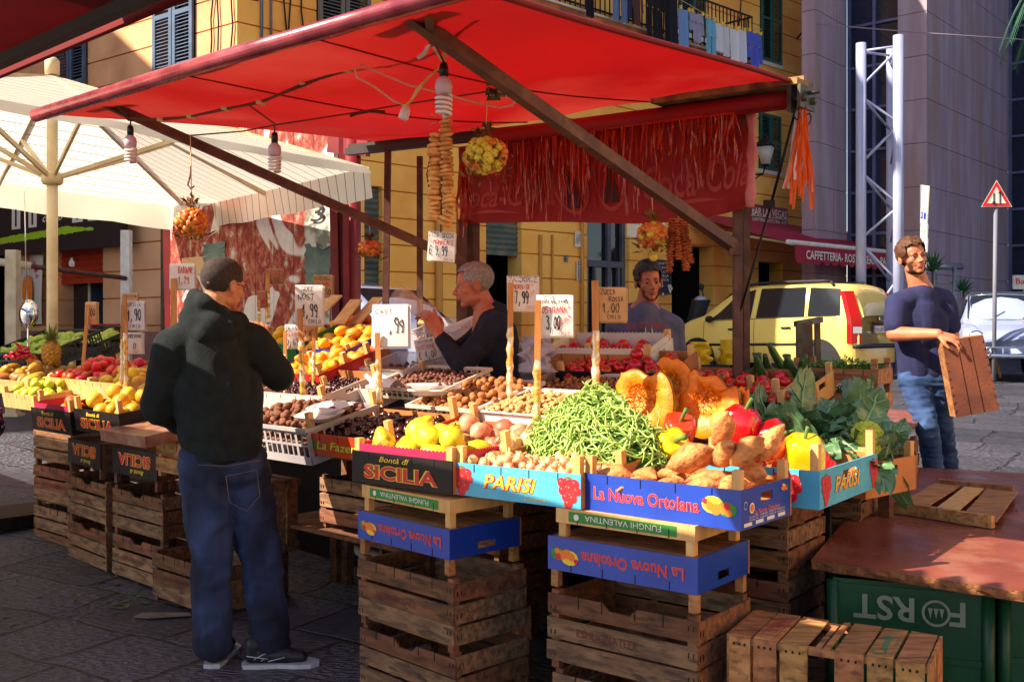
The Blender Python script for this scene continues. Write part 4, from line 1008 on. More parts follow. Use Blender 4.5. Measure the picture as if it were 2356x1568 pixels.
M_HAZ = m_fruit('hazelnut_shell', (172,110,62), (140,84,48), rough=.55, rand=.18)
M_HAZD = m_fruit('dark_hazelnut_shell', (120,66,52), (92,50,42), rough=.55, rand=.2)
M_ALM = m_fruit('almond_shell', (222,172,112), (190,138,82), scale=60, rough=.85, bump=.6, bscale=200, rand=.12)
M_ONI = m_fruit('onion_skin', (240,196,148), (222,150,100), scale=30, stretch=(3,3,.4), rough=.35, rand=.15, hue=.012)
M_POT = m_fruit('sweet_potato_skin', (222,150,86), (196,120,64), scale=16, rough=.8, bump=1, bscale=45, c3=S(150,86,52), s3=30, rand=.08)
M_PR = m_fruit('red_pepper_skin', (196,18,20), (176,12,16), rough=.16, spec=.7, coat=.3, scale=3)
M_PO = m_fruit('orange_pepper_skin', (230,80,24), (206,44,20), rough=.16, spec=.7, coat=.3, scale=6)
M_PY = m_fruit('yellow_pepper_skin', (244,196,14), (240,180,10), rough=.16, spec=.7, coat=.3, scale=3)
M_STG = m_fruit('green_stem', (76,110,44), (96,126,56), rough=.7)
M_STB = m_fruit('dry_stem', (96,70,40), (70,50,30), rough=.8)
M_BEAN = m_fruit('green_bean_skin', (172,196,104), (138,172,76), rough=.35, rand=.14, hue=.015, scale=30, sub=.05)
M_ZUC = m_fruit('courgette_skin', (30,62,28), (48,86,36), scale=40, stretch=(4,4,.6), rough=.3, rand=.15)
M_RIND = m_fruit('pumpkin_rind', (168,124,50), (140,116,52), scale=14, rough=.5, bump=.5, bscale=18, c3=S(96,100,50), s3=7)
M_FLE = m_fruit('pumpkin_flesh', (252,138,14), (246,112,6), scale=26, rough=.45, sub=.15, bump=.2, bscale=90)
M_PUL = m_fruit('pumpkin_pulp', (250,160,36), (226,104,16), scale=60, rough=.35, bump=1, bscale=70, sub=.1)
M_LEAF = m_fruit('cauliflower_leaf', (66,108,66), (104,146,100), scale=7, rough=.26, spec=.8, rand=.2, transl=.15)
M_RIB = m_fruit('pale_leaf_rib', (150,178,128), (130,164,110), rough=.5)
M_CUR = m_fruit('green_cauliflower_curd', (190,196,70), (160,176,56), scale=60, rough=.8, bump=1, bscale=70)
M_HERB = m_fruit('herb_green', (70,120,40), (104,150,50), rough=.6, rand=.1, scale=12)
def wp(k, s, sd): return wob(k, s, sd)
def mk(name, prof, mt, n=14, k=.08, s=18, stem=None, smt=None, cnt=2, lob=0, nl=5, bend=None):
    out = []
    for i in range(cnt):
        def wf(p, t, i=i):
            q = V(p)
            if lob: q.x *= 1+lob*math.cos(nl*t+i); q.y *= 1+lob*math.cos(nl*t+i)
            f = 1+k*NZ.noise(q*s+V((i*5.1,i*3.3,i*7.7))); q = q*f
            if bend: q.x += bend*(q.z**2)*(1 if i % 2 else .6)
            return q
        out.append(stemmed(name, prof, mt, n, wf, stem, smt))
    return out
def calyx(z, r, n=5):
    def f(mb):
        for i in range(n):
            a = 6.283*i/n; mb.add([(0,0,z+.001),(r*.45*math.cos(a-.35),r*.45*math.sin(a-.35),z+.002),(r*math.cos(a),r*math.sin(a),z+.004),(r*.45*math.cos(a+.35),r*.45*math.sin(a+.35),z+.002)],[(0,1,2,3)],0,True)
        mb.tube([(0,0,z),(r*.2,0,z+r*.7)], r*.12, 5)
    return f
def stick(z, h, r): return lambda mb: mb.tube([(0,0,z-.004),(h*.15,0,z+h*.6),(h*.35,0,z+h)], [r,r*.8,r*1.1], 6)
for a_, b_ in (('quince','quince'),('citrus','citrus fruit'),('orange','orange'),('apple','apple'),('mango','mango'),('tomato','tomato'),('persimmon','persimmon'),('pomegranate','pomegranate'),('walnut','walnut'),('chestnut','chestnut'),('hazelnut','hazelnut'),('almond','almond'),('onion','onion'),('sweet_potato','sweet potato'),('bell_pepper','pepper'),('courgette','courgette'),('olive_fruit','olive')): CATS[a_] = b_
pear = lambda r, h: [(.001,-h*.5),(r*.5,-h*.48),(r*.85,-h*.38),(r,-h*.2),(r*.97,-h*.02),(r*.8,h*.16),(r*.6,h*.3),(r*.42,h*.42),(r*.25,h*.49),(.002,h*.48)]
QU = mk('quince', pear(.048,.115), M_QU, 16, .16, 22, stick(.05,.014,.004), M_STB, 3, .03, 5)
CIT = mk('citrus', sphere_prof(.046,.05,10), M_CI, 16, .08, 20, None, None, 2)
LEM = mk('citrus', [(.001,-.047),(.008,-.044),(.012,-.038),(.026,-.03),(.033,-.012),(.034,.006),(.028,.024),(.014,.036),(.009,.042),(.001,.045)], M_LE, 14, .06, 20, cnt=2)
ORA = mk('orange', sphere_prof(.038,.036,9), M_ORG, 14, .04, 20, calyx(.035,.007), M_STG, 2)
APP = mk('apple', sphere_prof(.036,.033,10,dimple=.12), M_AP, 14, .06, 15, stick(.026,.016,.0016), M_STB, 2)
MAN = mk('mango', sphere_prof(.04,.062,10), M_MG, 14, .12, 14, None, None, 3, bend=3)
YMA = mk('mango', sphere_prof(.034,.052,10), m_fruit('yellow_mango_skin',(236,160,24),(206,160,36),scale=9,rand=.1,hue=.02), 14, .1, 14, None, None, 2, bend=3)
YPE = mk('pear', pear(.033,.09), m_fruit('yellow_pear_skin',(240,160,30),(226,140,24),rand=.1), 14, .06, 14, stick(.04,.012,.002), M_STB, 2); CATS['pear'] = 'pear'
TOM = mk('tomato', sphere_prof(.036,.031,10,dimple=.14), M_TO, 18, .05, 16, calyx(.025,.018), M_STG, 3, .035, 6)
PER = mk('persimmon', sphere_prof(.038,.031,9,dimple=.1), M_PE, 14, .06, 15, calyx(.024,.02,4), M_STG, 2, .03, 4)
POM = mk('pomegranate', [(.001,-.044),(.02,-.042),(.036,-.03),(.046,-.008),(.045,.012),(.034,.03),(.016,.04),(.01,.044),(.011,.052),(.014,.06),(.009,.058),(.001,.05)], M_POM, 16, .08, 16, None, None, 3, .03, 6)
WAL = mk('walnut', sphere_prof(.018,.0215,8), M_WAL, 12, .14, 90, None, None, 3, .05, 2)
WLD = mk('walnut', sphere_prof(.018,.021,8), M_WALD, 12, .14, 90, None, None, 3, .05, 2)
CHE = mk('chestnut', [(.001,-.015),(.011,-.014),(.016,-.009),(.018,0),(.015,.009),(.008,.015),(.003,.019),(.001,.021)], M_CHE, 12, .08, 40, None, None, 3, .08, 2)
HAZ = mk('hazelnut', [(.001,-.009),(.006,-.0085),(.0095,-.004),(.0102,.001),(.008,.006),(.004,.0095),(.001,.011)], M_HAZ, 10, .05, 60, cnt=2)
HZD = mk('hazelnut', [(.001,-.009),(.006,-.0085),(.0095,-.004),(.0102,.001),(.008,.006),(.004,.0095),(.001,.011)], M_HAZD, 10, .05, 60, cnt=2)
ALM = mk('almond', [(.001,-.017),(.007,-.014),(.0105,-.006),(.0105,.002),(.0075,.01),(.003,.016),(.001,.018)], M_ALM, 10, .06, 60, None, None, 3, .16, 2)
ONI = mk('onion', [(.001,-.0165),(.004,-.015),(.013,-.011),(.0185,-.002),(.0175,.006),(.011,.013),(.005,.017),(.003,.023),(.0045,.031),(.001,.034)], M_ONI, 12, .06, 40, None, None, 3)
def spot(i):
    pr = [(.001,-.5),(.1,-.46),(.3,-.34),(.5,-.1),(.52,.08),(.4,.26),(.2,.4),(.09,.46),(.001,.5)]
    L, w_ = ((.17,.062),(.15,.085),(.19,.045),(.13,.07))[i]; return [(r*w_*2*.5/.52*.9 if False else r*w_, z*L) for r, z in pr]
POT = [mk('sweet_potato', spot(i), M_POT, 20, .26, 24+i*4, None, None, 1, .07, 3, bend=(2.5,1,4,0)[i])[0] for i in range(4)]
def peplobe(rx, h, n=4): return [(.001,-h*.42),(rx*.35,-h*.5),(rx*.72,-h*.46),(rx*.93,-h*.2),(rx,h*.12),(rx*.94,h*.36),(rx*.62,h*.5),(rx*.25,h*.44),(.001,h*.4)]
def pep(mt, rx, h, i=0): return mk('bell_pepper', peplobe(rx,h), mt, 24, .12, 14, stick(h*.42,.035,.006), M_STG, 1, .07, 4)[0]
PEPR = pep(M_PR, .052, .115); PEPO = pep(M_PO, .046, .085); PEPY = pep(M_PY, .062, .13); PEPYs = pep(M_PY, .036, .06)
ZUC = [mk('courgette', [(.001,-.11),(.012,-.108),(.021,-.095),(.024,-.05),(.022,.02),(.019,.07),(.014,.095),(.013,.115),(.001,.117)], M_ZUC, 12, .08, 18, None, None, 1, .05, 8, bend=(1.5,-1)[i])[0] for i in range(2)]

def tray_heap(label, glabel, prs, cx, cy, Y, L, D, H, n, r, kind='lattice', tilt=12, yaw=0, hill=.04, seed=1, mt=None, lay=False, squash=1, K=10, group=None, z0=None, box=None, sc_=(.9,1.1), flat=.5):
    M = tframe(cx, cy, Y, L, D, H, tilt, yaw)
    if kind == 'lattice': lattice_crate(label, M, L, D, H, mt)
    elif kind == 'print': print_crate(label, M, L, D, H, **(box or {}))
    elif kind == 'pan':
        mb = MB(); t = .004
        mb.box((0,0,0),(L,D,t)); mb.box((0,0,t),(L,t,H)); mb.box((0,D-t,t),(L,D,H)); mb.box((0,t,t),(t,D-t,H)); mb.box((L-t,t,t),(L,D-t,H)); 
        mb.box((-.012,-.012,H),(L+.012,.0,H+.003)); mb.box((-.012,D,H),(L+.012,D+.012,H+.003)); mb.box((-.012,0,H),(0,D,H+.003)); mb.box((L,0,H),(L+.012,D,H+.003))
        o = obj('plastic_tray', mb, mt or mat('white_plastic', S(222,214,206), rough=.4)); o.matrix_basis = M; tagp(o, label, 'tray')
    # raised bed so that the heap shows above the rim
    zb = z0 if z0 is not None else H*.5
    bed = MB(); bed.grid(lambda a, b: (.008+a*(L-.016), .008+b*(D-.016), zb*(.75+.25*math.sin(math.pi*a)*math.sin(math.pi*b))+hill*.5*math.sin(math.pi*a)*math.sin(math.pi*b)), 12, 10)
    o = obj('packing_paper', bed, mat('brown_packing_paper', S(120,80,56), S(90,58,40), scale=10, rough=.9)); o.matrix_basis = M; tagp(o, 'brown paper under the '+' '.join(glabel.split()[:11]), 'paper')
    return heap(prs, M, L, D, n, r, zb, glabel, group or glabel, squash, seed, hill, K, lay=lay, sc_=sc_, flat=flat), M
# ---- front row
heap(QU, Ms, Ls, .36, 17, .046, .075, 'yellow quince in the purple edged SICILIA crate', 'quinces in the SICILIA crate', 1.05, 3, .05, 12, flat=.9, sc_=(.9,1.2))
bed = MB(); bed.grid(lambda a,b: (.01+a*(Ls-.02), .01+b*.34, .075+.02*math.sin(a*9)*math.sin(b*7)), 14, 10); o = obj('packing_paper', bed, mat('white_paper', S(226,220,208), rough=.8)); o.matrix_basis = Ms; tagp(o, 'crumpled white paper lining under the quinces', 'paper')
heap(ONI, Mp, Lp, .36, 190, .0172, .075, 'small golden onion in the light blue PARISI crate', 'small onions in the PARISI crate', 1.0, 4, .02, 9, x0=.03, y0=.03, flat=1.2)
mb = MB(); mb.box((.008,.008,.009),(Lp-.008,.352,.078)); o = obj('packing_paper', mb, HB); o.matrix_basis = Mp; tagp(o, 'brown board under the small onions', 'paper')
pl = [(.07,.10,.05,1,0,92,20),(.18,.07,.045,2,10,88,80),(.13,.2,.05,0,0,85,-30),(.30,.09,.05,2,0,95,60),(.42,.08,.05,3,5,80,20),(.25,.22,.05,2,0,90,-50),(.38,.2,.06,0,0,86,15),(.5,.13,.055,3,0,84,70),
      (.50,.27,.07,1,0,80,-20),(.31,.2,.115,1,0,70,30),(.44,.2,.14,0,10,60,-35),(.52,.2,.15,1,0,50,10),(.40,.26,.20,3,20,25,5),(.55,.30,.17,0,0,40,60),(.2,.3,.05,0,0,90,10),(.36,.31,.12,1,0,80,80)]
pres = []
for i, (x, y, z, k, rx, ry, rz) in enumerate(pl):
    pres.append(POT[k].put(Mo@T((x*Lo/.6,y,z*1.15+.05))@Euler((R(rx),R(ry),R(rz))).to_matrix().to_4x4()@Matrix.Scale(1.15 if i in (9,10,12) else .98,4), 'brown skinned sweet potato in the blue La Nuova Ortolana crate', 'sweet potatoes in the corner crate')); pres[-1]['category'] = 'sweet potato'; pres[-1]['label'] = 'x'
ordl(pres, 'brown skinned sweet potato in the blue corner crate')
mb = MB(); mb.box((.008,.008,.009),(Lo-.008,.352,.06)); o = obj('packing_paper', mb, HB); o.matrix_basis = Mo; tagp(o, 'brown board lining under the sweet potatoes', 'paper')
# second row on the front: pomegranates, chestnuts, walnuts
bx = lambda **k: dict(k)
ORB_ = mat('orange_printed_board', S(196,66,22), S(176,54,18), scale=5, rough=.4)
tray_heap('brown hardboard crate of pomegranates with pale corner sticks', 'pale red pomegranate in the crate behind the quinces', POM, 1128,1000,4.25, .55,.38,.12, 16,.042,'print', 10, 0, .03, 5, box=bx(prints=PR,post=.08), sc_=(.85,1.1), flat=1.5)
tray_heap('orange-red La Fazenda crate of chestnuts', 'glossy dark chestnut in the orange-red La Fazenda crate', CHE, 880,975,4.62, .6,.42,.10, 190,.0165,'print', 12, 0, .07, 6, box=bx(pc=ORB_,prints=PR,front=f_faz,post=.09), K=7, flat=1.5)
tray_heap('grey lattice plastic crate of walnuts beside the hooded man', 'brown walnut in the grey lattice crate', WLD, 700,950,4.98, .6,.42,.17, 190,.0185,'lattice', 12, 0, .06, 7, z0=.13, K=7, flat=1.5)
WPL = mat('cream_plastic', S(216,196,176), S(196,170,150), scale=3, rough=.5, rand=.08)
tray_heap('cream lattice plastic crate of large walnuts below the grey haired seller', 'pale walnut in the cream lattice crate below the seller', WAL, 1092,905,4.9, .52,.40,.10, 150,.0185,'lattice', 16, 0, .05, 8, mt=WPL, z0=.07, K=7, flat=1.5)
tray_heap('shallow cream tray of small dark hazelnuts left of the seller', 'dark hazelnut in the tray left of the seller', HZD, 985,868,5.2, .55,.34,.06, 160,.0108,'lattice', 16, 0, .05, 9, mt=WPL, z0=.04, K=5, flat=1.5)
tray_heap('shallow white tray of almonds in their shells', 'pale almond in its shell, in the white tray', ALM, 1255,925,4.5, .56,.34,.06, 250,.0105,'pan', 14, 0, .04, 10, K=5, flat=.5, lay=True, z0=.04)
tray_heap('cream lattice tray of hazelnuts in front of the tomatoes', 'pale hazelnut in the cream lattice tray', HAZ, 1330,880,4.95, .58,.3,.07, 140,.0108,'lattice', 14, 0, .035, 11, mt=WPL, z0=.045, K=5, flat=1.5)
# ---- beans
Mb = frame(P(1215,1062,3.95), U*1.0+V((.1,0,0))); Lb, Db = .58, .36
print_crate('hardboard crate under the heap of green beans', tframe(1375,1030,4.0,.58,.4,.13,6,-3), .58,.4,.13, prints=PR, post=.05)
cb = P(1372,1025,3.98)
def bean_mesh(i, mt=M_BEAN):
    rg = random.Random(i); L = rg.uniform(.13,.2); c = rg.uniform(.8,3.2)*rg.choice((-1,1)); a = rg.uniform(-.7,.7); pts = []
    for k in range(10):
        s = (k/9-.5)*L; pts.append((s*math.cos(c*s*2.2), c*s*s*1.8, a*s*s*4+.01*math.sin(k*1.3+i)))
    mb = MB(); mb.tube(pts, [.0012,.003,.0036,.0038,.0038,.0038,.0038,.0036,.0028,.001], 6); return mb
BE = [Proto(obj('green_bean', bean_mesh(i), M_BEAN)) for i in range(12)]
rg = random.Random(3)
def bean_pos(rr, lift):
    a = rg.uniform(0,6.283); q = math.sqrt(rg.random())*rr; x = q*.34*math.cos(a); y = q*.23*math.sin(a)
    h = .245*max(0,(1-q**1.5))*(.92+.08*math.cos(a*3)); p = cb+U*x+W*y+V((0,0,h-.02+lift))
    nrm = (U*(x*2.2)+W*(y*3)+V((0,0,.35))).normalized(); d = V((rg.uniform(-1,1),rg.uniform(-1,1),rg.uniform(-1,1))); d -= nrm*d.dot(nrm)*.85; d.normalize()
    return frame(p, d, None, nrm)@Matrix.Rotation(rg.uniform(-.5,.5),4,'X')
for i in range(300): BE[i%12].put(bean_pos(1.0, rg.uniform(.0,.016)), 'thin fresh green bean on top of the tall bean heap', 'green beans heaped beside the pumpkins')['category'] = 'green bean'
mb = MB()
for i in range(430):
    Mx = bean_pos(.97, rg.uniform(-.05,-.004)); b_ = bean_mesh(rg.randint(0,40)); mb.add(b_.v, b_.f, 0, True, Mx)
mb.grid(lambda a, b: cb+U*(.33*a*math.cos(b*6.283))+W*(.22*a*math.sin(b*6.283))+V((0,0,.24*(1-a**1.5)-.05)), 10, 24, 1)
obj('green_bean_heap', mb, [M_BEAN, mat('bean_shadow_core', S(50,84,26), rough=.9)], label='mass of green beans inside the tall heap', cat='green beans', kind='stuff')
# ---- pumpkin pieces
def pumpkin(label, c, R_, nrm, up, frac=1.0, seed=1, gp='cut red pumpkins', cut=.6, cx=1.0):
    """half pumpkin: rind shell behind, flat cut face with a hollow facing nrm"""
    n_ = V(nrm).normalized(); u_ = V(up)-n_*V(up).dot(n_); u_.normalize(); x_ = u_.cross(n_)
    M = Matrix(((x_.x,u_.x,n_.x,c.x),(x_.y,u_.y,n_.y,c.y),(x_.z,u_.z,n_.z,c.z),(0,0,0,1)))
    r = thing('pumpkin_piece', label, 'pumpkin', group=gp); rg = random.Random(seed); N = 44
    def rim(t, k=1.0): 
        s = 1+.035*math.cos(t*2+seed)+.02*math.cos(5*t+seed*2); q = V((R_*frac*s*math.cos(t), R_*.95*s*math.sin(t), 0)); q.y = min(q.y, R_*(cut+.09*math.sin(t*7+seed))); q.x = max(q.x, -R_*frac*(cx+.07*math.sin(t*9+seed))); h_ = V((-.12*R_*frac,.1*R_,0)); return h_+(q-h_)*k
    rel = [.006*NZ.noise(V((math.cos(i*.3)*3,math.sin(i*.3)*3,seed))) for i in range(N)]
    mb = MB(); vs = []
    K = 9
    for k in range(K+1):
        ph = k/K*math.pi/2
        for i in range(N):
            t = 6.283185*i/N; q = rim(t, math.cos(ph)*.999+.001); q.z = -R_*.62*math.sin(ph)*(1+.06*math.cos(8*t)); q *= 1+.03*math.cos(9*t)*math.cos(ph)*math.sin(ph)*2; vs.append(q)
    mb.add(vs, [(k*N+i,(k+1)*N+i,(k+1)*N+(i+1)%N,k*N+(i+1)%N) for k in range(K) for i in range(N)], 0, True); obj('rind', mb, M_RIND, r)
    mb = MB(); vs = []; ks = (.985,.97,.78,.58,.44)
    for j, k in enumerate(ks):
        for i in range(N):
            t = 6.283185*i/N; q = rim(t, k); q.z = (0,.003,.004+rel[i],.002+rel[i]*2,-.012)[j]; vs.append(q)
    mb.add(vs, [(j*N+i,j*N+(i+1)%N,(j+1)*N+(i+1)%N,(j+1)*N+i) for j in range(4) for i in range(N)], 0, True); obj('flesh', mb, M_FLE, r)
    mb = MB(); vs = []
    for j, k in enumerate((.45,.40,.32,.22,.11,.01)):
        for i in range(N):
            t = 6.283185*i/N; q = rim(t, k); q.z = -.01-(0,.008,.013,.017,.02,.02)[j]*1.2+.006*rg.uniform(-1,1)*(1 if j else 0); vs.append(q)
    mb.add(vs, [(j*N+i,j*N+(i+1)%N,(j+1)*N+(i+1)%N,(j+1)*N+i) for j in range(5) for i in range(N)], 0, True)
    for i in range(46):
        t = rg.uniform(0,6.28); k = rg.uniform(.15,.56); p = rim(t,k); p.z = -.02; q = rim(t+rg.uniform(-.5,.5), k+rg.uniform(-.2,.12)); q.z = rg.uniform(-.02,.012); m_ = (p+q)/2+V((0,0,rg.uniform(0,.02))); mb.tube([p,m_,q], .002, 4)
    obj('seed_pulp', mb, M_PUL, r)
    r.matrix_basis = M; return r
pumpkin('large cut pumpkin half with a bright top, right behind the green beans', P(1475,918,4.35), .162, (-.62,-.72,.12), (.1,0,1), 1.0, 1, cut=.72, cx=.8)
pumpkin('cut pumpkin half standing at the back between the two larger halves', P(1548,885,4.62), .14, (-.35,-.9,.15), (-.25,0,1), .72, 2, cut=.9, cx=.5)
pumpkin('large cut pumpkin half leaning right, behind the peppers', P(1625,922,4.28), .162, (-.58,-.76,.2), (.45,0,1), .95, 3, cut=.62, cx=.75)
pumpkin('narrow cut pumpkin wedge at the right end of the pumpkins', P(1700,925,4.25), .10, (-.1,-.98,.1), (.1,0,1), .45, 4)
for k, (x, y, Yd, s) in enumerate(((1530,950,4.25,.1),(1600,1000,4.12,.08))):
    pass
# wedge corner standing up on the first half
mb = MB()
# ---- peppers
pp = [(PEPR,1703,988,3.98,1.55,'glossy red bell pepper standing highest behind the sweet potatoes',(10,10,20)),(PEPO,1562,990,3.98,1.45,'orange-red bell pepper in front of the leaning pumpkin',(30,-20,40)),(PEPYs,1545,1024,3.82,1.7,'yellow bell pepper left of the upright sweet potato',(60,20,0)),
      (PEPYs,1500,1052,3.85,1.0,'small yellow pepper lying beside the green beans',(80,0,40)),(PEPYs,1520,1034,3.93,1.1,'yellow pepper behind the two front yellow ones',(30,0,90)),(PEPYs,1668,1030,3.86,1.0,'small yellow pepper between the sweet potato and red pepper',(20,0,0)),
      (PEPR,1768,1005,3.95,1.2,'red bell pepper lying behind the orange pepper',(70,20,60)),(PEPO,1772,1030,3.80,1.2,'orange bell pepper left of the big yellow one',(20,30,10)),(PEPR,1735,1058,3.84,.7,'small red pepper low beside the sweet potatoes',(80,10,100)),
      (PEPY,1852,1052,3.80,1.3,'very large yellow bell pepper in the PARISI crate',(8,-8,30)),(PEPR,1905,1085,3.95,.8,'red pepper behind the big yellow one',(80,0,30)),(PEPR,1885,1062,4.0,.8,'red pepper at the back edge of the PARISI crate',(60,0,80)),(PEPO,1795,1075,3.9,.8,'orange pepper low behind the PARISI crate corner',(70,0,10))]
for pr, x, y, Yd, s, lb, e in pp:
    o = pr.put(Matrix.Translation(P(x,y,Yd))@Euler([R(q) for q in e]).to_matrix().to_4x4()@Matrix.Scale(s,4), lb, 'bell peppers'); o['category'] = 'pepper'
print_crate('hardboard crate holding the peppers', tframe(1640,1075,3.92,.56,.34,.11,6,-2), .56,.34,.11, BLKC, prints=PR, front=f_parn, post=.08)
# ---- tomatoes
def f_cit(mb, M, L, H):
    ptext(mb, M, 'Citrona', L*.3, H*.45, H*.34, L*.32, 5, .0015, .03, .2); ptext(mb, M, 'Citrona', L*.3, H*.45, H*.34, L*.32, 1, .0022, .0, .2); disc(mb, M, L*.62, H*.5, H*.25, 5, ry=H*.1); disc(mb, M, L*.12, H*.75, H*.18, 1); disc(mb, M, L*.36, H*.8, L*.05, 1, ry=H*.07)
tray_heap('black Citrona crate of tomatoes left in front of the seller in grey', 'red tomato in the black Citrona crate', TOM, 1440,830,5.15, .62,.36,.12, 22,.036,'print', 16, 12, .02, 12, box=bx(pc=BLKC,ec=HB,prints=PR,front=f_cit,post=.04), flat=.9)
tray_heap('crate of tomatoes with white wavy paper edge, behind the Citrona crate', 'red tomato in the back crate touching the grey hoodie', TOM, 1400,795,5.42, .6,.34,.10, 16,.036,'print', 14, 14, .01, 13, box=bx(pc=HB,ec=WHT,prints=PR,post=.05,liner=mat('white_tray_paper',S(220,205,190),rough=.6)), flat=.9)
def f_pir(mb, M, L, H):
    ptext(mb, M, 'pirello gio', L*.4, H*.45, H*.34, L*.6, 1, .0022, .01, .3); disc(mb, M, L*.85, H*.5, H*.33, 3); disc(mb, M, L*.85, H*.5, H*.25, 0, .0026)
def f_spi(mb, M, L, H): ptext(mb, M, 'Spinello', L*.5, H*.5, H*.36, L*.4, 4, .0022, .02, .3); disc(mb, M, L*.9, H*.5, H*.2, 1)
tray_heap('crate of tomatoes with a black printed side, between pumpkins and courgettes', 'red tomato in the crate between pumpkins and courgettes', TOM, 1690,872,4.9, .6,.38,.12, 24,.036,'print', 14, 6, .02, 14, box=bx(pc=BLKC,ec=WOODN,prints=PR,front=f_pir,post=.06), flat=.9)
tray_heap('narrow wooden crate of tomatoes right of the pumpkin wedge', 'red tomato in the narrow crate right of the pumpkin wedge', TOM, 1762,905,4.62, .34,.3,.12, 9,.036,'print', 10, 0, .01, 15, box=bx(pc=BLKC,ec=WOODN,prints=PR,front=f_pir,post=.05), flat=.9)
# ---- courgettes
Mz = tframe(1808,868,5.0,.36,.36,.12,12,6); print_crate('crate of courgettes with black Spinello print', Mz,.36,.36,.12,BLKC,WOODN,front=f_spi,prints=PR,post=.04)
rg = random.Random(8)
for i in range(13):
    x = .04+.28*rg.random(); y = .06+.24*rg.random(); up = rg.random() < .45
    e = Euler((R(rg.uniform(50,85)) if not up else R(rg.uniform(5,30)),R(rg.uniform(-15,15)),R(rg.uniform(-60,60))))
    o = ZUC[i%2].put(Mz@T((x,y,.10+.03*rg.random()+(.04 if up else 0)))@e.to_matrix().to_4x4()@Matrix.Scale(.95,4), 'dark green courgette in the Spinello crate', 'courgettes'); o['category'] = 'courgette'
# ---- herbs: two stacked wooden crates of greens
def leafy(mb, c, rx, ry, h, n, rg, ls=.03, m=0):
    for i in range(n):
        a = rg.uniform(0,6.283); q = math.sqrt(rg.random()); p = V((c[0]+rx*q*math.cos(a), c[1]+ry*q*math.sin(a), c[2]+h*rg.random()*(1-.6*q)))
        d = V((math.cos(a)+rg.uniform(-.8,.8),math.sin(a)+rg.uniform(-.8,.8),rg.uniform(-.2,1.2))).normalized(); s = V((-d.y,d.x,rg.uniform(-.5,.5))).normalized(); L_ = ls*rg.uniform(.5,1.4)
        mb.add([p,p+d*L_*.5+s*L_*.22,p+d*L_,p+d*L_*.5-s*L_*.22],[(0,1,2,3)],m,True)
for k, (z, lb) in enumerate(((0,'lower of the two small wooden crates of leafy herbs'),(.12,'upper of the two small wooden crates of leafy herbs'))):
    M = tframe(1938,893-0*k,5.15,.42,.3,.0,0,10)@T((0,0,z-.09)); print_crate(lb, M, .42,.3,.075, WOOD, WOOD, prints=PR, post=.05, wood=WOOD, hole=False)
    mb = MB(); leafy(mb,(.21,.15,.05),.2,.14,.08,1300,random.Random(k),.022); o = obj('herb_leaves', mb, M_HERB, label='feathery green herbs filling the '+('lower' if k == 0 else 'upper')+' small crate', cat='herbs', kind='stuff'); o.matrix_basis = M
# ---- cauliflowers with leaves
def leaf_mesh(mb, M, L, w_, curl, rg, m=0, mr=1):
    a0 = rg.uniform(0,6)
    def f(a, b):
        x = (a-.5)*2; wd = w_*max(.12,math.sin(min(1,b)*math.pi*.9+.2))**.5*(1+.06*math.sin(b*26+a0)); y = b*L
        return V((x*wd+.006*math.sin(b*22+a0), y, curl*b*b*L+.25*wd*abs(x)**1.5*(.6+.4*math.sin(b*9+a0))+.016*math.sin(b*16+a0+x*3)*abs(x)+.008*math.sin(x*8+b*11)))
    mb.grid(f, 8, 12, m, True, M)
    mb.tube([M@(f(.5,b/6)+V((0,0,.003))) for b in range(7)], [.009,.008,.007,.005,.004,.003,.001], 6, mr)
    for s_ in (-1,1):
        for k in range(4): b = .2+.17*k; mb.tube([M@(f(.5,b)+V((0,0,.003))), M@(f(.5+s_*.3,b+.1)+V((0,0,.003))), M@(f(.5+s_*.45,b+.16)+V((0,0,.003)))], [.003,.002,.0008], 4, mr)
def cauliflower(label, c, n, s, seed, curd=True, e0=.0, e1=.55):
    r = thing('cauliflower', label, 'cauliflower', group='green cauliflowers'); rg = random.Random(seed)
    if curd:
        mb = MB(); pts = []
        for i in range(90):
            z = 1-i/90*1.1; a = i*2.39996; rr = math.sqrt(max(0,1-z*z)); p = V((rr*math.cos(a),rr*math.sin(a),z*.8))*.075*s; mb.ell(p, .017*s*(.8+.4*rg.random()), 8, 6)
        mb.ell((0,0,0), (.068*s,.068*s,.052*s)); obj('curd', mb, M_CUR, r)
    for i in range(n):
        a = 6.283*i/n+rg.uniform(-.3,.3); e = rg.uniform(e0,e1)
        M = Matrix.Rotation(a,4,'Z')@T((0,.045*s,-.03*s))@Matrix.Rotation(e,4,'X')
        mb = MB(); leaf_mesh(mb, M, rg.uniform(.13,.21)*s, rg.uniform(.07,.1)*s, rg.uniform(-1.6,1.2), rg); obj('leaf', mb, [M_LEAF, M_RIB], r)
    r.matrix_basis = Matrix.Translation(c)@Euler((rg.uniform(-.5,.1),rg.uniform(-.4,.4),rg.uniform(0,6))).to_matrix().to_4x4(); return r
cauliflower('leafy cauliflower at the left of the leaf pile beside the red peppers', P(1800,985,4.35), 8, .85, 1, False)
cauliflower('leafy cauliflower at the middle of the leaf pile with pale ribs up', P(1880,970,4.35), 9, .95, 2, False)
cauliflower('leafy cauliflower at the back of the leaf pile below the herb crates', P(1950,955,4.6), 9, .95, 3, False)
c4 = cauliflower('leafy cauliflower showing its yellow-green head, at the right end above the board', P(1985,1010,4.25), 9, .8, 4, True, -.25, .2); c4.matrix_basis = Matrix.Translation(P(1996,1008,4.1))@Euler((R(62),R(0),R(14))).to_matrix().to_4x4()
cauliflower('leafy cauliflower hanging lowest over the crate edge, above the board', P(2000,1062,4.15), 8, .8, 6, False)
cauliflower('leafy cauliflower at the front of the pile above the PARISI crate', P(1905,1000,4.15), 8, .85, 7, False)
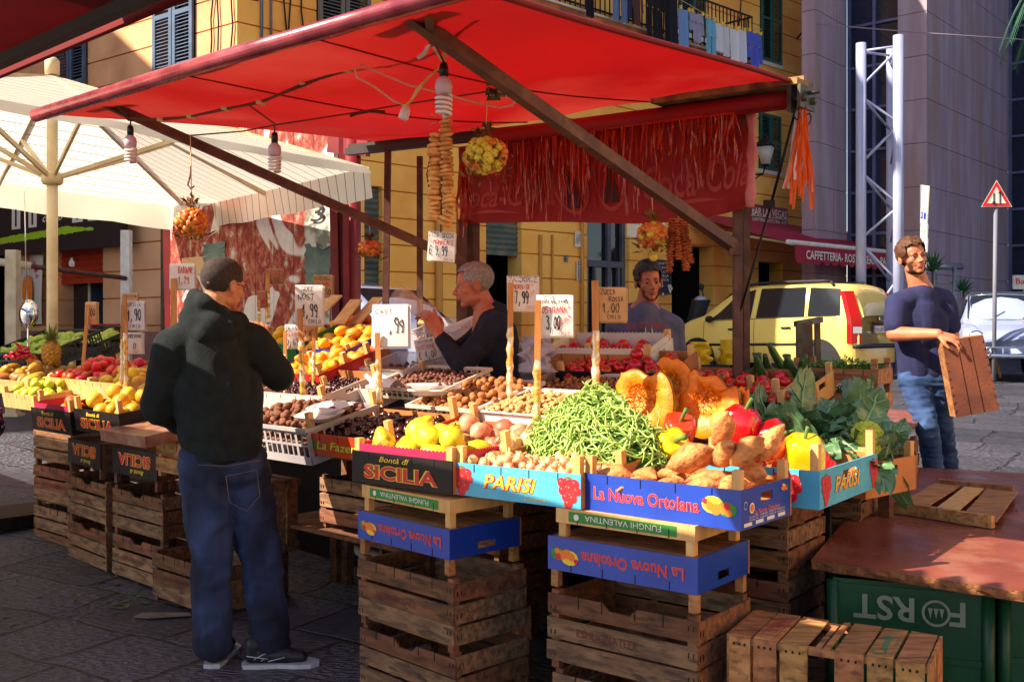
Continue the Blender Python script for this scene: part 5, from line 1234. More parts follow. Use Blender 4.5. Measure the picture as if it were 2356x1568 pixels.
print_crate('hardboard crate under the cauliflowers', tframe(1900,1040,4.35,.6,.4,.14,0,-6), .6,.4,.14, HB, prints=PR, post=.06)
# ================= left side goods
tray_heap('black SICILIA crate of oranges, far left of the front row', 'orange in the far left SICILIA crate', ORA, 185,930,6.35, .56,.38,.14, 18,.037,'print', 6, 0, .02, 20, box=bx(pc=BLKC,prints=PR,front=f_sic,post=.07,liner=mat('purple_tray_paper',S(170,24,70),rough=.5)))
tray_heap('black SICILIA crate of large citrons left of the hooded man', 'large yellow-orange citron in the SICILIA crate left of the hooded man', CIT, 292,930,5.92, .56,.38,.13, 17,.047,'print', 8, 0, .05, 21, box=bx(pc=BLKC,prints=PR,front=f_sic,post=.07), flat=1.2)
tray_heap('wooden crate of yellow-green apples at the left edge of the stall', 'yellow-green apple in the wooden crate at the left edge', APP, 115,892,6.95, .62,.4,.10, 34,.035,'print', 10, 0, .04, 22, box=bx(pc=WOODN,ec=WOODN,prints=PR,post=.04,hole=False))
tray_heap('crate of mangoes behind the apples at the left edge', 'green and brown mango behind the apples', MAN, 75,858,7.4, .8,.4,.10, 26,.043,'print', 12, 0, .04, 23, box=bx(pc=WOODN,ec=WOODN,prints=PR,post=.02,hole=False), lay=True)
tray_heap('crate of persimmons and red fruit behind the oranges', 'red-orange persimmon behind the oranges', PER, 235,850,6.9, .7,.46,.10, 44,.036,'print', 14, 0, .05, 24, box=bx(pc=WOODN,ec=WOODN,prints=PR,post=.02,hole=False), flat=1.0)
tray_heap('crate of yellow lemons with gold paper, behind the citrons', 'yellow lemon by the handwritten signs behind the citrons', LEM, 300,865,6.35, .5,.34,.10, 20,.033,'print', 12, 0, .03, 25, box=bx(pc=WOODN,ec=WOODN,prints=PR,post=.02,hole=False), lay=True)
# plastic-wrapped tray
Mw = tframe(352,975,5.5,.5,.36,.07,8,0)
mb = MB(); mb.box((0,0,0),(.5,.36,.06)); o = obj('wrapped_tray', mb, mat('wrapped_brown_tray', S(120,66,48), S(150,110,90), scale=14, rough=.3), label='shallow brown tray wrapped in clear film beside the hooded man', cat='tray'); o.matrix_basis = Mw
CLR = mat('clear_film', S(230,225,225), rough=.15, alpha=.5, bump=1, bscale=26, spec=1)
mb = MB(); mb.grid(lambda a,b: (-.03+a*.56, -.03+b*.42, .075+.02*NZ.noise(V((a*7,b*6,1)))-(.07 if a in (0,1) or b in (0,1) else 0)), 22, 16); f_ = obj('film', mb, CLR, o)
# diagonal batten
mb = MB(); mb.bar(P(78,950,6.9), P(330,868,6.2), .03, .035); obj('wood_batten', mb, WOODN, label='long pale wooden batten lying diagonally over the apples and citrons crates', cat='batten', base=P(78,950,6.9))
# pineapple
def pineapple(c):
    r = thing('pineapple','pineapple with spiky crown standing behind the apples','pineapple',c); mb = MB()
    mb.lathe([(.002,-.09),(.035,-.085),(.055,-.05),(.06,0),(.055,.05),(.035,.085),(.004,.09)],18,0,Matrix.Translation(c))
    for i in range(90):
        z = -.08+.16*i/90; a = i*2.39996; rr = .06*math.sqrt(max(.1,1-(z/.1)**2)); mb.ell(c+V((rr*math.cos(a),rr*math.sin(a),z)), .009, 6, 4)
    obj('fruit_body', mb, m_fruit('pineapple_skin',(196,140,40),(130,96,36),scale=50,rough=.6), r); mb = MB(); rg = random.Random(2)
    for i in range(34):
        a = i*2.4; e = .25+1.1*(i/34); p = c+V((0,0,.08)); d = V((math.cos(a)*math.sin(e),math.sin(a)*math.sin(e),math.cos(e))); L_ = .16-.05*i/34; s = V((-math.sin(a),math.cos(a),0))*.012
        mb.add([p-s,p+s,p+d*L_*.5+s*.8,p+d*L_*.5-s*.8,p+d*L_+V((0,0,-.02*e))],[(0,1,2,3),(3,2,4)],0,False)
    obj('leaf_crown', mb, m_fruit('pineapple_leaf',(90,110,56),(120,130,60),rough=.5), r)
pineapple(P(118,812,7.3))
# chilli bunch
r = thing('chilli_bunch','bunch of glossy red chillies at the left edge behind the mangoes','chillies',P(45,822,7.5)); mb = MB(); rg = random.Random(4)
for i in range(60):
    a = rg.uniform(0,6.28); q = rg.random(); p = P(45,822,7.5)+V((.11*q*math.cos(a),.08*q*math.sin(a),.1*rg.random()*(1-q)+0)); d = V((rg.uniform(-1,1),rg.uniform(-1,1),rg.uniform(-.6,.6))).normalized()*.05
    mb.tube([p,p+d*.5+V((0,0,.01)),p+d],[.011,.009,.002],6)
obj('chilli_pods', mb, M_TO, r)
# black crate of greens
def greens(label, cx, cy, Y, L, D, seed, n=70, gl='crates of green cucumbers', c=M_HERB):
    M = tframe(cx,cy,Y,L,D,.14,20,8); BK = mat('black_plastic', S(30,40,42), S(22,30,32), scale=3, rough=.4); lattice_crate(label, M, L, D, .14, BK, group=gl, cat='plastic crate')
    return M
GC = [mk('prickly_cucumber', [(.001,-.07),(.014,-.06),(.024,-.03),(.026,0),(.022,.035),(.012,.06),(.001,.07)], m_fruit('pale_green_skin',(120,150,50),(150,170,60),scale=20,rand=.2,hue=.03), 10, .15, 30, None, None, 1, .06, 6)[0] for _ in range(2)]; CATS['prickly_cucumber'] = 'cucumber'
M = greens('black lattice crate of pale green cucumbers behind the pineapple', 100,785,7.9,.75,.5,1)
heap(GC, M, .75,.5,60,.028,.09,'pale green cucumber in the black crate at the left edge','pale green cucumbers',.9,4,.05,8,lay=True)
M = greens('second black lattice crate further back, beside the parasol pole', 225,770,8.3,.5,.4,2); heap(GC, M,.5,.4,22,.028,.08,'pale green cucumber in the further black crate','cucumbers in the further crate',.9,5,.04,8,lay=True)
# ================= middle back goods
tray_heap('blue tray of yellow mangoes in blue paper', 'yellow-green mango in the blue paper lined tray', YMA, 785,775,6.3, .62,.42,.11, 30,.036,'print', 20, 0, .05, 30, box=bx(pc=BLUEC,prints=PR,post=.03,hole=False), lay=True)
tray_heap('green-sided crate of lemons at the back', 'yellow lemon in the green crate at the back', LEM, 680,768,6.55, .44,.36,.11, 20,.034,'print', 20, 0, .04, 31, box=bx(pc=mat('green_card',S(40,120,60),rough=.5),prints=PR,post=.03,hole=False), lay=True)
tray_heap('crate of oranges at the very back by the poster wall', 'orange in the rearmost crate', ORA, 830,745,6.7, .4,.3,.10, 12,.037,'print', 16, 0, .02, 32, box=bx(pc=BLUEC,prints=PR,post=.03,hole=False))
tray_heap('red-sided crate of yellow pears and oranges', 'yellow pear in the red-sided crate', YPE, 735,832,5.9, .5,.4,.10, 26,.033,'print', 18, 0, .05, 33, box=bx(pc=mat('red_card',S(180,30,40),rough=.5),prints=PR,post=.06,hole=False), lay=True)
tray_heap('crate of brown nuts and oranges beside the pears', 'orange beside the pears in the middle of the display', ORA, 800,812,6.0, .36,.34,.10, 14,.036,'print', 18, 0, .04, 34, box=bx(prints=PR,post=.06,hole=False))
tray_heap('cream crate of black olives in the middle', 'small black olive in the cream crate in the middle', mk('olive_fruit', sphere_prof(.009,.012,7), m_fruit('black_olive_skin',(40,22,36),(60,26,40),rough=.2,rand=.3), 8, .03, 20, cnt=1), 730,878,5.5, .6,.4,.09, 150,.011,'print', 16, 0, .02, 35, box=bx(pc=mat('white_card',S(214,196,186),rough=.6),ec=mat('white_card',S(214,196,186),rough=.6),prints=PR,post=.05), K=4)
tray_heap('white crate of dark raisins right of the olives', 'dark raisin in the white crate in the middle', mk('raisin', sphere_prof(.008,.010,7), m_fruit('raisin_skin',(86,34,40),(60,24,30),rough=.4,rand=.3), 8, .2, 60, cnt=1), 860,868,5.5, .5,.36,.09, 110,.010,'print', 16, 0, .02, 36, box=bx(pc=mat('white_card',S(214,196,186),rough=.6),ec=mat('white_card',S(214,196,186),rough=.6),prints=PR,post=.05), K=4)
CATS['raisin'] = 'raisin'
# clear plastic tubs of dried fruit
CLP = mat('clear_plastic', S(225,215,215), rough=.15, alpha=.35, spec=.8)
for k, (x, y, Yd, lb, mt_) in enumerate(((1045,828,5.55,'clear plastic tub of reddish dried fruit in front of the seller’s arm',M_HAZD),(925,838,5.6,'clear plastic tub of dark dried fruit left of the seller’s elbow',M_HAZD),(1030,755,6.1,'clear plastic box of pale nuts behind the seller’s hands',M_ALM))):
    M = tframe(x,y,Yd,.38,.28,.10,18,0); mb = MB(); t = .003; L, D, H = .38,.28,.12
    mb.box((0,0,0),(L,t,H)); mb.box((0,D-t,0),(L,D,H)); mb.box((0,t,0),(t,D-t,H)); mb.box((L-t,t,0),(L,D-t,H)); mb.box((t,t,0),(L-t,D-t,t))
    mb.tube([(0,0,H),(L,0,H),(L,D,H),(0,D,H),(0,0,H)], .006, 6)
    o = obj('plastic_tub', mb, CLP, label=lb, cat='tub', group='clear plastic tubs'); o.matrix_basis = M
    mb = MB(); rg = random.Random(k)
    for i in range(170): mb.ell((rg.uniform(.02,L-.02),rg.uniform(.02,D-.02),rg.uniform(.02,.075)), rg.uniform(.009,.014), 6, 5)
    f_ = obj('dried_fruit', mb, mt_, label='loose dried fruit filling the '+lb[:60].split(' in front')[0].split(' left')[0].split(' behind')[0]+' '+('by the seller’s arm','by the elbow','behind the hands')[k], cat='dried fruit', kind='stuff'); f_.matrix_basis = M
# white foam trays
def foam(label, cx, cy, Y, L, D, yaw, tilt=8):
    M = tframe(cx,cy,Y,L,D,.02,tilt,yaw); mb = MB(); n = 28
    def rr(k, z, e): return [(L/2+(L/2*k)*abs(math.cos(6.283*i/n))**.45*math.copysign(1,math.cos(6.283*i/n)), D/2+(D/2*k)*abs(math.sin(6.283*i/n))**.45*math.copysign(1,math.sin(6.283*i/n)), z) for i in range(n)]
    vs = rr(.8,0,0)+rr(1,.022,0)+rr(1.04,.024,0)+rr(.96,.022,0)+rr(.78,.005,0)
    mb.add(vs, [(j*n+i,j*n+(i+1)%n,(j+1)*n+(i+1)%n,(j+1)*n+i) for j in range(4) for i in range(n)]+[tuple(reversed(range(n))),tuple(range(4*n,5*n))], 0, True)
    o = obj('foam_tray', mb, mat('white_foam', S(226,218,214), rough=.55), label=label, cat='foam tray', group='white foam trays'); o.matrix_basis = M
foam('white foam tray lying on the walnuts, upper one', 758,935,4.83,.24,.15,-5,14); foam('white foam tray lying on the walnuts, lower one', 735,952,4.72,.24,.15,2,14)
foam('long white foam tray between hazelnuts and walnuts', 1010,885,4.98,.3,.1,50,4); foam('second white foam tray below the long one', 1012,898,4.92,.3,.1,52,4)
# scoop and paper bags
mb = MB(); c = P(880,888,5.15); mb.grid(lambda a,b: c+U*(.16*(a-.3))+V((0,0,.07*math.sin(b*3.14)*(1-.5*a)))+W*(.1*(b-.5)), 8, 10); mb.tube([c-U*.05, c-U*.13+V((0,0,.05))], .012, 8); obj('scoop', mb, WHT, label='white plastic scoop between the raisins and the white price card', cat='scoop', base=c)
mb = MB(); c = P(1225,848,5.2)
def bag(c, s, sd):
    m2 = MB(); m2.grid(lambda a,b: c+V((s*(.62-.25*b+.2*b*b)*math.cos(a*6.283), s*(.5-.3*b)*math.sin(a*6.283), s*1.35*b))*1+V((s*.5*NZ.noise(V((a*6,b*5,sd))), s*.5*NZ.noise(V((a*6,b*5,sd+9))),0)), 16, 10); return m2
PBG = mat('violet_white_paper', S(196,184,200), rough=.6, transl=.3)
obj('paper_bag', bag(P(1235,855,5.15),.13,1), PBG, label='crumpled pale paper bag at the foot of the MANDORLE sign', cat='bag', base=P(1235,855,5.15))
CAR = mat('yellow_plastic_bag', S(236,206,40), rough=.3, transl=.4)
obj('plastic_bag', bag(P(1680,838,5.6),.1,3), CAR, label='yellow plastic bag at the foot of the awning post', cat='bag', base=P(1680,838,5.6)); obj('plastic_bag', bag(P(1608,838,5.5),.09,5), CAR, label='crumpled yellow plastic bag behind the tomatoes, left of the other one', cat='bag', base=P(1608,838,5.5))
for k,(x0,y0,x1,y1,Yd) in enumerate(((778,745,820,690,6.45),(725,730,775,680,6.6),(815,745,870,685,6.5),(970,745,985,720,6.2))):
    mb = MB(); mb.bar(P(x0,y0,Yd), P(x1,y1,Yd+.2), .09 if k < 3 else .05, .012); obj('wood_board', mb, WOODN, label=('middle','left','right','smallest')[k]+' of the pale boards leaning behind the mangoes', cat='board', base=P(x0,y0,Yd))
# ================= hand written price signs
CARD = mat('white_sign_card', S(226,218,214), S(210,200,200), scale=5, rough=.6); CARDT = mat('tan_sign_card', S(206,160,112), S(186,138,92), scale=6, rough=.7)
FOIL = mat('gold_wrapping_film', S(226,170,84), S(236,220,190), scale=18, rough=.18, metal=.4, bump=1, bscale=30, lo=.45, hi=.55)
STK = mat('sign_stick_wood', S(206,140,74), S(176,108,52), scale=6, stretch=(6,6,1), rough=.6)
def sign(label, x0, y0, x1, y1, Y, lines, yaw=0, tilt=0, stick=None, card=None, foil=True, layers=3, roll=0, group='handwritten price signs', curl=.008, mats2=None):
    """card seen between x0,y0 (top left) and x1,y1; lines: (text, x 0..1, y 0..1 baseline, height 0..1, width 0..1, ink)"""
    a = P(x0, y1, Y); Wd = (x1-x0)/F*Y; Hh = (y1-y0)/F*Y
    xd = Matrix.Rotation(R(yaw),3,'Z')@V((1,0,0)); xd = Matrix.Rotation(R(roll),3,'Y')@xd; Wd /= max(.3, abs(math.cos(R(yaw)))); 
    up = V((0,0,1)); up = (up-xd*xd.dot(up)).normalized(); nrm = xd.cross(up)
    M = Matrix(((xd.x,up.x,nrm.x,a.x),(xd.y,up.y,nrm.y,a.y),(xd.z,up.z,nrm.z,a.z),(0,0,0,1)))
    r = thing('price_sign', label, 'price sign', a, group)
    mb = MB(); rg = random.Random(hash_s(label))
    bend = lambda p: V((p[0], p[1], p[2]+curl*math.sin(p[0]/Wd*3.2+1)*(1-p[1]/Hh)+(-.01*((p[1]/Hh)-.93)/.07 if p[1] > Hh*.93 else 0)))
    tmp = MB(); tmp.grid(lambda u,v: (u*Wd, v*Hh, 0), 10, 12, 0)
    for k in range(layers): 
        t2 = MB(); dx, dy = rg.uniform(.0,.012), rg.uniform(-.012,0); t2.grid(lambda u,v: (u*Wd+dx, v*(Hh-.004)+dy*(1-v), -.006*(k+1)), 6, 6, 1 if k % 2 else 0); mb.add([M@bend(p) for p in t2.v], t2.f, 1 if (k % 2) else 0, True)
    mb.add([M@bend(p) for p in tmp.v], tmp.f, 0, True)
    tx = MB()
    for ln in lines:
        s, lx, ly, lh, lw, ink = ln[:6]; rot = ln[6] if len(ln) > 6 else 0
        htext(tx, None, s, lx*Wd, ly*Hh, lh*Hh, lw*Wd, {'k':2,'r':3}[ink], t=.085 if lh > .15 else .1, z=.0025, rot=rot)
    for f_, m_ in zip(tx.f, tx.m): mb.add([M@bend(tx.v[i]) for i in f_], [tuple(range(len(f_)))], m_)
    obj('card', mb, [card or CARD, CARDT, BLK, REDI], r)
    if stick:
        sx, sy0, sy1 = stick[:3]; off = stick[3] if len(stick) > 3 else 0; wq = stick[4] if len(stick) > 4 else .022
        dx = stick[5] if len(stick) > 5 else 0
        p = P(sx, sy0, Y+off); q = P(sx+dx, sy1, Y+off); mb = MB(); mb.bar(q, p, wq, .01, up=V((0,1,0))); obj('stick', mb, STK, r)
        if foil:
            mb = MB(); n = 16; A = q; B = p.lerp(q, .38)
            mb.tube([A.lerp(B, i/n)+V((.002*math.sin(i*2.1),0,0)) for i in range(n+1)], [wq*.62*(1+.16*math.sin(i*1.9)) for i in range(n+1)], 7); obj('film_wrapping', mb, FOIL, r)
    return r
sign('white handwritten MANDORLE MORBIDE 7,99 sign on a foil wrapped stick', 1166,634,1240,712,4.72, [('MANDORLE',.08,.82,.16,.9,'k'),('"MORBIDE"',.12,.60,.14,.72,'r'),('7,99',.25,.18,.34,.45,'k'),('SICILY',.62,.3,.09,.36,'r',.7),('CHILO',.6,.03,.08,.3,'r')], 8, stick=(1175,650,915,-.02,.026,-2))
sign('white handwritten FAGIOLINA NOSTRANA 3,00 sign above the green beans', 1234,678,1318,772,4.2, [('AGIOLINA',.12,.80,.17,.76,'k'),('NOSTRANA"',.05,.56,.15,.9,'r'),('3,00',.28,.16,.3,.4,'k'),('€',.02,.2,.2,.14,'k'),('MARSALA',.62,.2,.09,.45,'r',.7),('CHILO',.62,.02,.08,.3,'r')], -6, stick=(1238,690,1055,-.02,.026,-4))
sign('tan cardboard ZUCCA ROSSA 1,00 sign beside the pumpkins', 1378,660,1442,738,4.5, [('ZUCCA',.06,.78,.15,.56,'k'),('ROSSA',.36,.58,.13,.56,'k'),('1,00',.12,.26,.24,.66,'k'),('CHILO',.3,.06,.12,.5,'k')], 8, stick=(1369,645,945,-.02,.03,3), card=CARDT)
sign('brightly sunlit white sign with faded writing and 99, in front of the chestnuts', 856,700,940,796,4.75, [(',99',.5,.35,.3,.42,'k'),('CAST',.1,.78,.1,.5,'k')], -14, stick=(868,765,930,-.03,.024,6))
sign('white handwritten NOCE NOSTRANE 4,99 sign beside the hooded man', 679,655,740,748,4.95, [('NOCE',.25,.84,.12,.45,'k'),('NOST',.12,.64,.14,.6,'k'),('4,99',.25,.22,.3,.6,'k'),('CHILO',.5,.04,.1,.45,'k')], 10, stick=(690,710,908,-.02,.024,7))
sign('white OLIVE CALABRES 0,69 sign in the crates behind the hooded man', 655,746,694,798,5.5, [('OLIVE',.1,.72,.2,.85,'k'),('CALABRE',.02,.48,.16,.95,'r'),('0,69',.1,.08,.28,.8,'k')], 4, stick=(656,760,905,-.03,.018,0))
sign('tan card reading 0,69 right of the OLIVE sign', 697,750,725,782,5.6, [('0,69',.1,.3,.4,.85,'k')], 0, card=CARDT, stick=(722,760,890,-.02,.018,0))
sign('white FICHI SECCHI DI MONREALE 9,99 sign hanging under the string of figs', 982,530,1044,598,4.32, [('FICHI SECCHI',.04,.80,.15,.94,'k'),('MONREALE',.2,.56,.15,.78,'r'),('DI',.03,.62,.09,.14,'r'),('€ 9,99',.06,.2,.3,.7,'k'),('CHILO',.62,.02,.09,.34,'r')], 3, roll=4, layers=2)
sign('lilac ORSINI 1,90 sign above the citrons, left', 289,692,333,758,6.0, [('ORSINI',.1,.82,.13,.85,'k'),('1,90',.12,.34,.34,.75,'k'),('CHILO',.3,.06,.12,.5,'k')], -6, stick=(287,680,905,-.02,.024,3))
sign('small tan sign right behind the ORSINI sign', 280,674,316,740,6.1, [('ARSISTIN',.1,.85,.1,.85,'k'),('1,5',.1,.5,.2,.4,'r')], 0, card=CARDT, stick=(283,700,912,-.02,.02,-4))
sign('lower lilac sign reading MANDERINO, below the ORSINI sign', 289,764,326,812,6.05, [('MANDERINO',.02,.72,.18,.96,'k'),('0',.5,.2,.28,.18,'k'),('CHI',.5,.02,.1,.3,'r')], 0)
sign('small tan 2,00 sign on an orange stick at the left', 196,694,222,743,6.9, [('2,00',.1,.35,.3,.85,'k'),('CHILO',.3,.08,.12,.6,'r')], -6, card=CARDT, stick=(203,700,850,-.02,.022,-13), foil=False)
sign('lilac BANANE 1,29 sign with a banana drawn on it, left of the hooded man', 390,606,446,664,7.2, [('BANANE',.36,.62,.24,.62,'r'),('1,29',.36,.22,.26,.45,'r')], 4, stick=(400,640,760,-.02,.04,0), foil=False)
CARDR = mat('reddish_sign_card', S(170,104,76), S(150,88,64), scale=6, rough=.7)
sign('reddish NOSTRANE 1,50 sign standing highest before the poster wall', 611,618,650,650,7.6, [('ALBICOC',.05,.75,.18,.9,'k'),('NOSTRANE',.05,.5,.18,.9,'r'),('1,50',.15,.1,.3,.7,'k')], 0, card=CARDR, stick=(616,630,745,-.02,.03,0))
sign('small reddish sign low before the poster wall', 592,668,612,705,7.5, [('1,20',.1,.2,.3,.8,'r')], 0, card=CARDR, stick=(596,690,760,-.02,.02,0))
sign('tan PESCHE COSCE 1,50 sign right before the poster wall', 722,632,764,682,7.2, [('PERCOSCE',.05,.76,.18,.9,'k'),('CALABRE',.05,.5,.16,.9,'r'),('1,50',.35,.1,.28,.6,'k')], 0, card=CARDT)
sign('small card reading POMODORI by the hooded man’s hand', 594,750,628,766,6.6, [('POMODOR',.05,.25,.5,.9,'k')], 0, card=CARDT, stick=(600,752,800,-.02,.02,0), foil=False)
sign('lilac NOSTRANE 4,00 sign leaning on the clear tub', 962,782,1014,832,5.45, [('NOSTRANE',.1,.5,.2,.8,'r'),('€ 4,00',.1,.1,.3,.8,'k'),('DATTERINE',.15,.8,.12,.7,'k')], 6, roll=-12)
sign('lilac 5,00 sign between the seller’s hands and the white sign', 983,745,1012,800,5.6, [('5,0',.1,.3,.25,.8,'k'),('CHILO',.1,.7,.1,.8,'r')], 6, roll=-8)
sign('pale NOCI SGUSCIATE card behind the seller’s arm', 1030,752,1120,790,5.95, [('SECCHI',.1,.1,.3,.4,'k'),('NOCI',.5,.4,.3,.4,'r')], 0, roll=-22)
# ================= hanging things
WIRE = mat('brown_cable', S(96,50,36), rough=.7); TWN = mat('twine', S(206,170,120), rough=.8); GLS = mat('bulb_glass_tube', S(222,206,200), rough=.25, sub=.1); BKP = mat('black_socket', S(20,18,20), rough=.35)
def cfl(label, x, y0, y1, Y, cord=None, mt=None, blk=True):
    c = P(x, y0, Y); H = (y1-y0)/F*Y; r = thing('energy_saving_bulb', label, 'light bulb', c, 'energy saving bulbs hanging under the red awning')
    s = H
    mb = MB(); mb.lathe([(.03*s,-.26*s),(.085*s,-.26*s),(.09*s,-.1*s),(.07*s,0),(.02*s,.03*s)],12,0,Matrix.Translation(c)); obj('socket', mb, BKP, r)
    mb = MB(); mb.lathe([(.02*s,-.6*s),(.15*s,-.58*s),(.17*s,-.45*s),(.155*s,-.34*s),(.09*s,-.262*s),(.02*s,-.26*s)],14,0,Matrix.Translation(c)); obj('lamp_base', mb, mat('pinkish_lamp_base', S(200,170,176), rough=.4), r)
    pts = []
    for i in range(73):
        a = i*.36; z = -.62*s-.36*s*i/72; rr = .15*s*(1-.12*i/72); pts.append(c+V((rr*math.cos(a), rr*math.sin(a), z)))
    mb = MB(); mb.tube([c+V((.08*s,0,-.58*s))]+pts+[c+V((-.02*s,0,-1.0*s))], .034*s, 6); obj('spiral_tube', mb, GLS, r)
    if cord: mb = MB(); mb.tube([c+V((0,0,.02*s))]+[P(*q) for q in cord], .004, 5); obj('cord', mb, WIRE, r)
    return r
cfl('spiral bulb hanging at the left end of the red awning, over the parasol', 300,290,374,4.95, [(300,275,5.0)])
cfl('spiral bulb hanging in the middle from the wire, before the parasol edge', 632,306,396,4.75, [(632,285,4.75),(570,240,4.6)])
cfl('large spiral bulb beside the string of figs', 1021,146,266,3.95, [(1000,100,3.88)])
# loose lamp holder on a long white flex
mb = MB(); pts = [(1180,232,4.25),(1190,215,4.2),(1178,205,4.15)]
mb.tube([P(*q) for q in [(935,244,4.2),(905,232,4.2),(862,200,4.15),(822,178,4.1),(816,160,4.1),(830,150,4.1),(880,170,4.1),(940,196,4.15),(1030,218,4.2),(1100,238,4.3),(1150,248,4.3),(1180,242,4.28),(1190,222,4.25),(1178,204,4.22),(1150,200,4.2)]], .0055, 6)
fl_ = obj('white_flex', mb, mat('pink_white_flex', S(226,150,130), rough=.5), label='white electric flex looping under the red awning with an empty lamp holder', cat='cable', base=P(935,244,4.2))
mb = MB(); c = P(935,248,4.2); mb.lathe([(.016,-.05),(.022,-.045),(.02,-.01),(.012,.004),(.004,.01)],12,0,Matrix.Translation(c)@Matrix.Rotation(.3,4,'Y')); obj('lamp_holder', mb, mat('white_lamp_holder', S(220,200,196), rough=.4), fl_)
# wires along the awning
mb = MB(); q = [(300,272,5.0),(372,276,4.9),(440,268,4.8),(520,250,4.7),(600,236,4.6),(700,192,4.45),(800,162,4.3),(870,140,4.2),(935,108,4.05),(985,90,3.95)]
w1 = [P(*k) for k in q]; mb.tube(w1, .006, 6); w2 = [P(k[0]+6*math.sin(i*2), k[1]+7*math.sin(i*2.7+1), k[2]) for i, k in enumerate(q)]; mb.tube(w2, .005, 6)
for i in range(1, len(q)-1): mb.tube([w1[i]+V((-.02,0,.004)), w1[i]+V((.02,0,-.004))], .011, 6, 1)
obj('twisted_cable', mb, [WIRE, TWN], label='twisted brown cable with tape knots running under the red awning', cat='cable', base=w1[0])
mb = MB(); mb.tube([P(*k) for k in [(438,312,5.2),(560,302,5.1),(632,288,5.0),(800,262,4.9),(900,245,4.8),(1050,222,4.7),(1160,205,4.55)]], .004, 5); mb.tube([P(*k) for k in [(805,268,4.9),(820,262,4.9),(850,256,4.9),(885,258,4.85)]], .008, 5)
obj('thin_wire', mb, WIRE, label='thin brown wire stretched between the two awning arms', cat='wire', base=P(632,288,5.0))
mb = MB(); rg = random.Random(5); 
for cx, cy, Yc in ((1140,210,4.25),):
    for k in range(3): mb.tube([P(cx,cy,Yc)+V((rg.uniform(-.04,.04),rg.uniform(-.03,.03),rg.uniform(-.03,.03))) for _ in range(7)], .006, 5)
obj('green_twine_knot', mb, m_fruit('green_twine',(40,70,30),(60,90,40)), label='tangle of dark green twine knotted round the awning arm', cat='twine', base=P(1140,210,4.25))
mb = MB(); 
for k in range(4): mb.tube([P(1148+5*k,196+3*k,4.28)+V((0,.035*math.sin(a*.8),.035*math.cos(a*.8))) for a in range(9)], .006, 6)
obj('rope_loop', mb, TWN, label='pale flex wound round the right awning arm', cat='rope', base=P(1155,200,4.28))
# hook and bunches of apples
HK = mat('rusty_hook', S(110,80,70), rough=.5, metal=.6)
def azarole(label, x, y0, y1, Y, w_, cols, seed, top=None, hook=False, n=46):
    H = (y1-y0)/F*Y; c = P(x, (y0+y1)/2, Y); r = thing('apple_bunch', label, 'fruit bunch', c, 'bunches of tiny apples hanging from the stall'); rg = random.Random(seed)
    rx = w_/2/F*Y
    for k, m_ in enumerate(cols):
        pass
    AP_ = [m_fruit('small_apple_'+n_, a, b, scale=30, rough=.3) for n_, a, b in (('yellow',(214,190,60),(196,170,50)),('orange',(224,140,50),(206,100,36)),('red',(196,70,40),(206,120,50)))]
    nu = n
    for i in range(nu):
        z = 1-2*(i+.5)/nu; a = i*2.39996+rg.uniform(-.2,.2); rr = math.sqrt(1-z*z)*rg.uniform(.86,1.04); fr = rg.uniform(.017,.021)*(.95)
        p = c+V((rx*.82*rr*math.cos(a), rx*.8*rr*math.sin(a), (H/2-.05)*z*.85)); mb = MB(); mb.ell(p, fr*1.12, 12, 8); mb.ell(p+V((rg.uniform(-1,1)*fr*.5,-fr*.75,-fr*.6)), fr*.16, 5, 4, 1)
        obj('small_apple', mb, [AP_[rg.choice(cols)], M_STB], r)
    mb = MB(); leafy(mb, c-V((0,0,H*.42)), rx*.95, rx*.9, H*.85, 130, rg, .038); leafy(mb, c+V((0,0,H*.36)), rx*.3, rx*.3, H*.16, 30, rg, .04)
    for i in range(8): mb.tube([c+V((0,0,H*.5)), c+V((rg.uniform(-rx,rx)*.6,rg.uniform(-rx,rx)*.6,H*.1*rg.random()))], .002, 4)
    obj('twig_leaves', mb, m_fruit('dry_olive_leaf',(120,104,40),(104,64,26),scale=5,rough=.6), r)
    if top: mb = MB(); mb.tube([c+V((0,0,H*.45)), P(*top)], .0025, 5); obj('string', mb, TWN, r)
    if hook:
        t_ = P(x-2, y0-22, Y); mb = MB(); mb.tube([P(x-3,382,Y), P(x-3,402,Y), P(x-6,414,Y), P(x-9,425,Y), P(x-2,434,Y), P(x+6,428,Y)], .0045, 6); obj('hook', mb, HK, r)
    return r
azarole('dense dark orange bunch of tiny apples on an iron hook before the parasol corner', 441,458,565,4.75, 78,(1,1,2),1,(438,312,4.75),True, 60)
azarole('bright yellow and pink bunch of tiny apples beside the fig string', 1118,290,425,4.3, 112,(0,0,0,1),2,(1122,215,4.28), n=62)
azarole('smallest orange bunch of tiny apples, by the red column', 851,538,604,6.0, 54,(1,2,1),3,(850,505,6.0), n=56)
azarole('bunch of yellow and red tiny apples beside the second fig string', 1502,488,592,4.9, 70,(0,1,1,2),4,(1500,450,4.85), n=56)
mb = MB(); mb.ell(P(1504,592,4.9), .02, 12, 8); obj('small_apple', mb, m_fruit('small_apple_yellow',(214,190,60),(196,170,50)), label='single tiny yellow apple fallen low below the bunch over the seller’s head', cat='apple', base=P(1504,592,4.9))
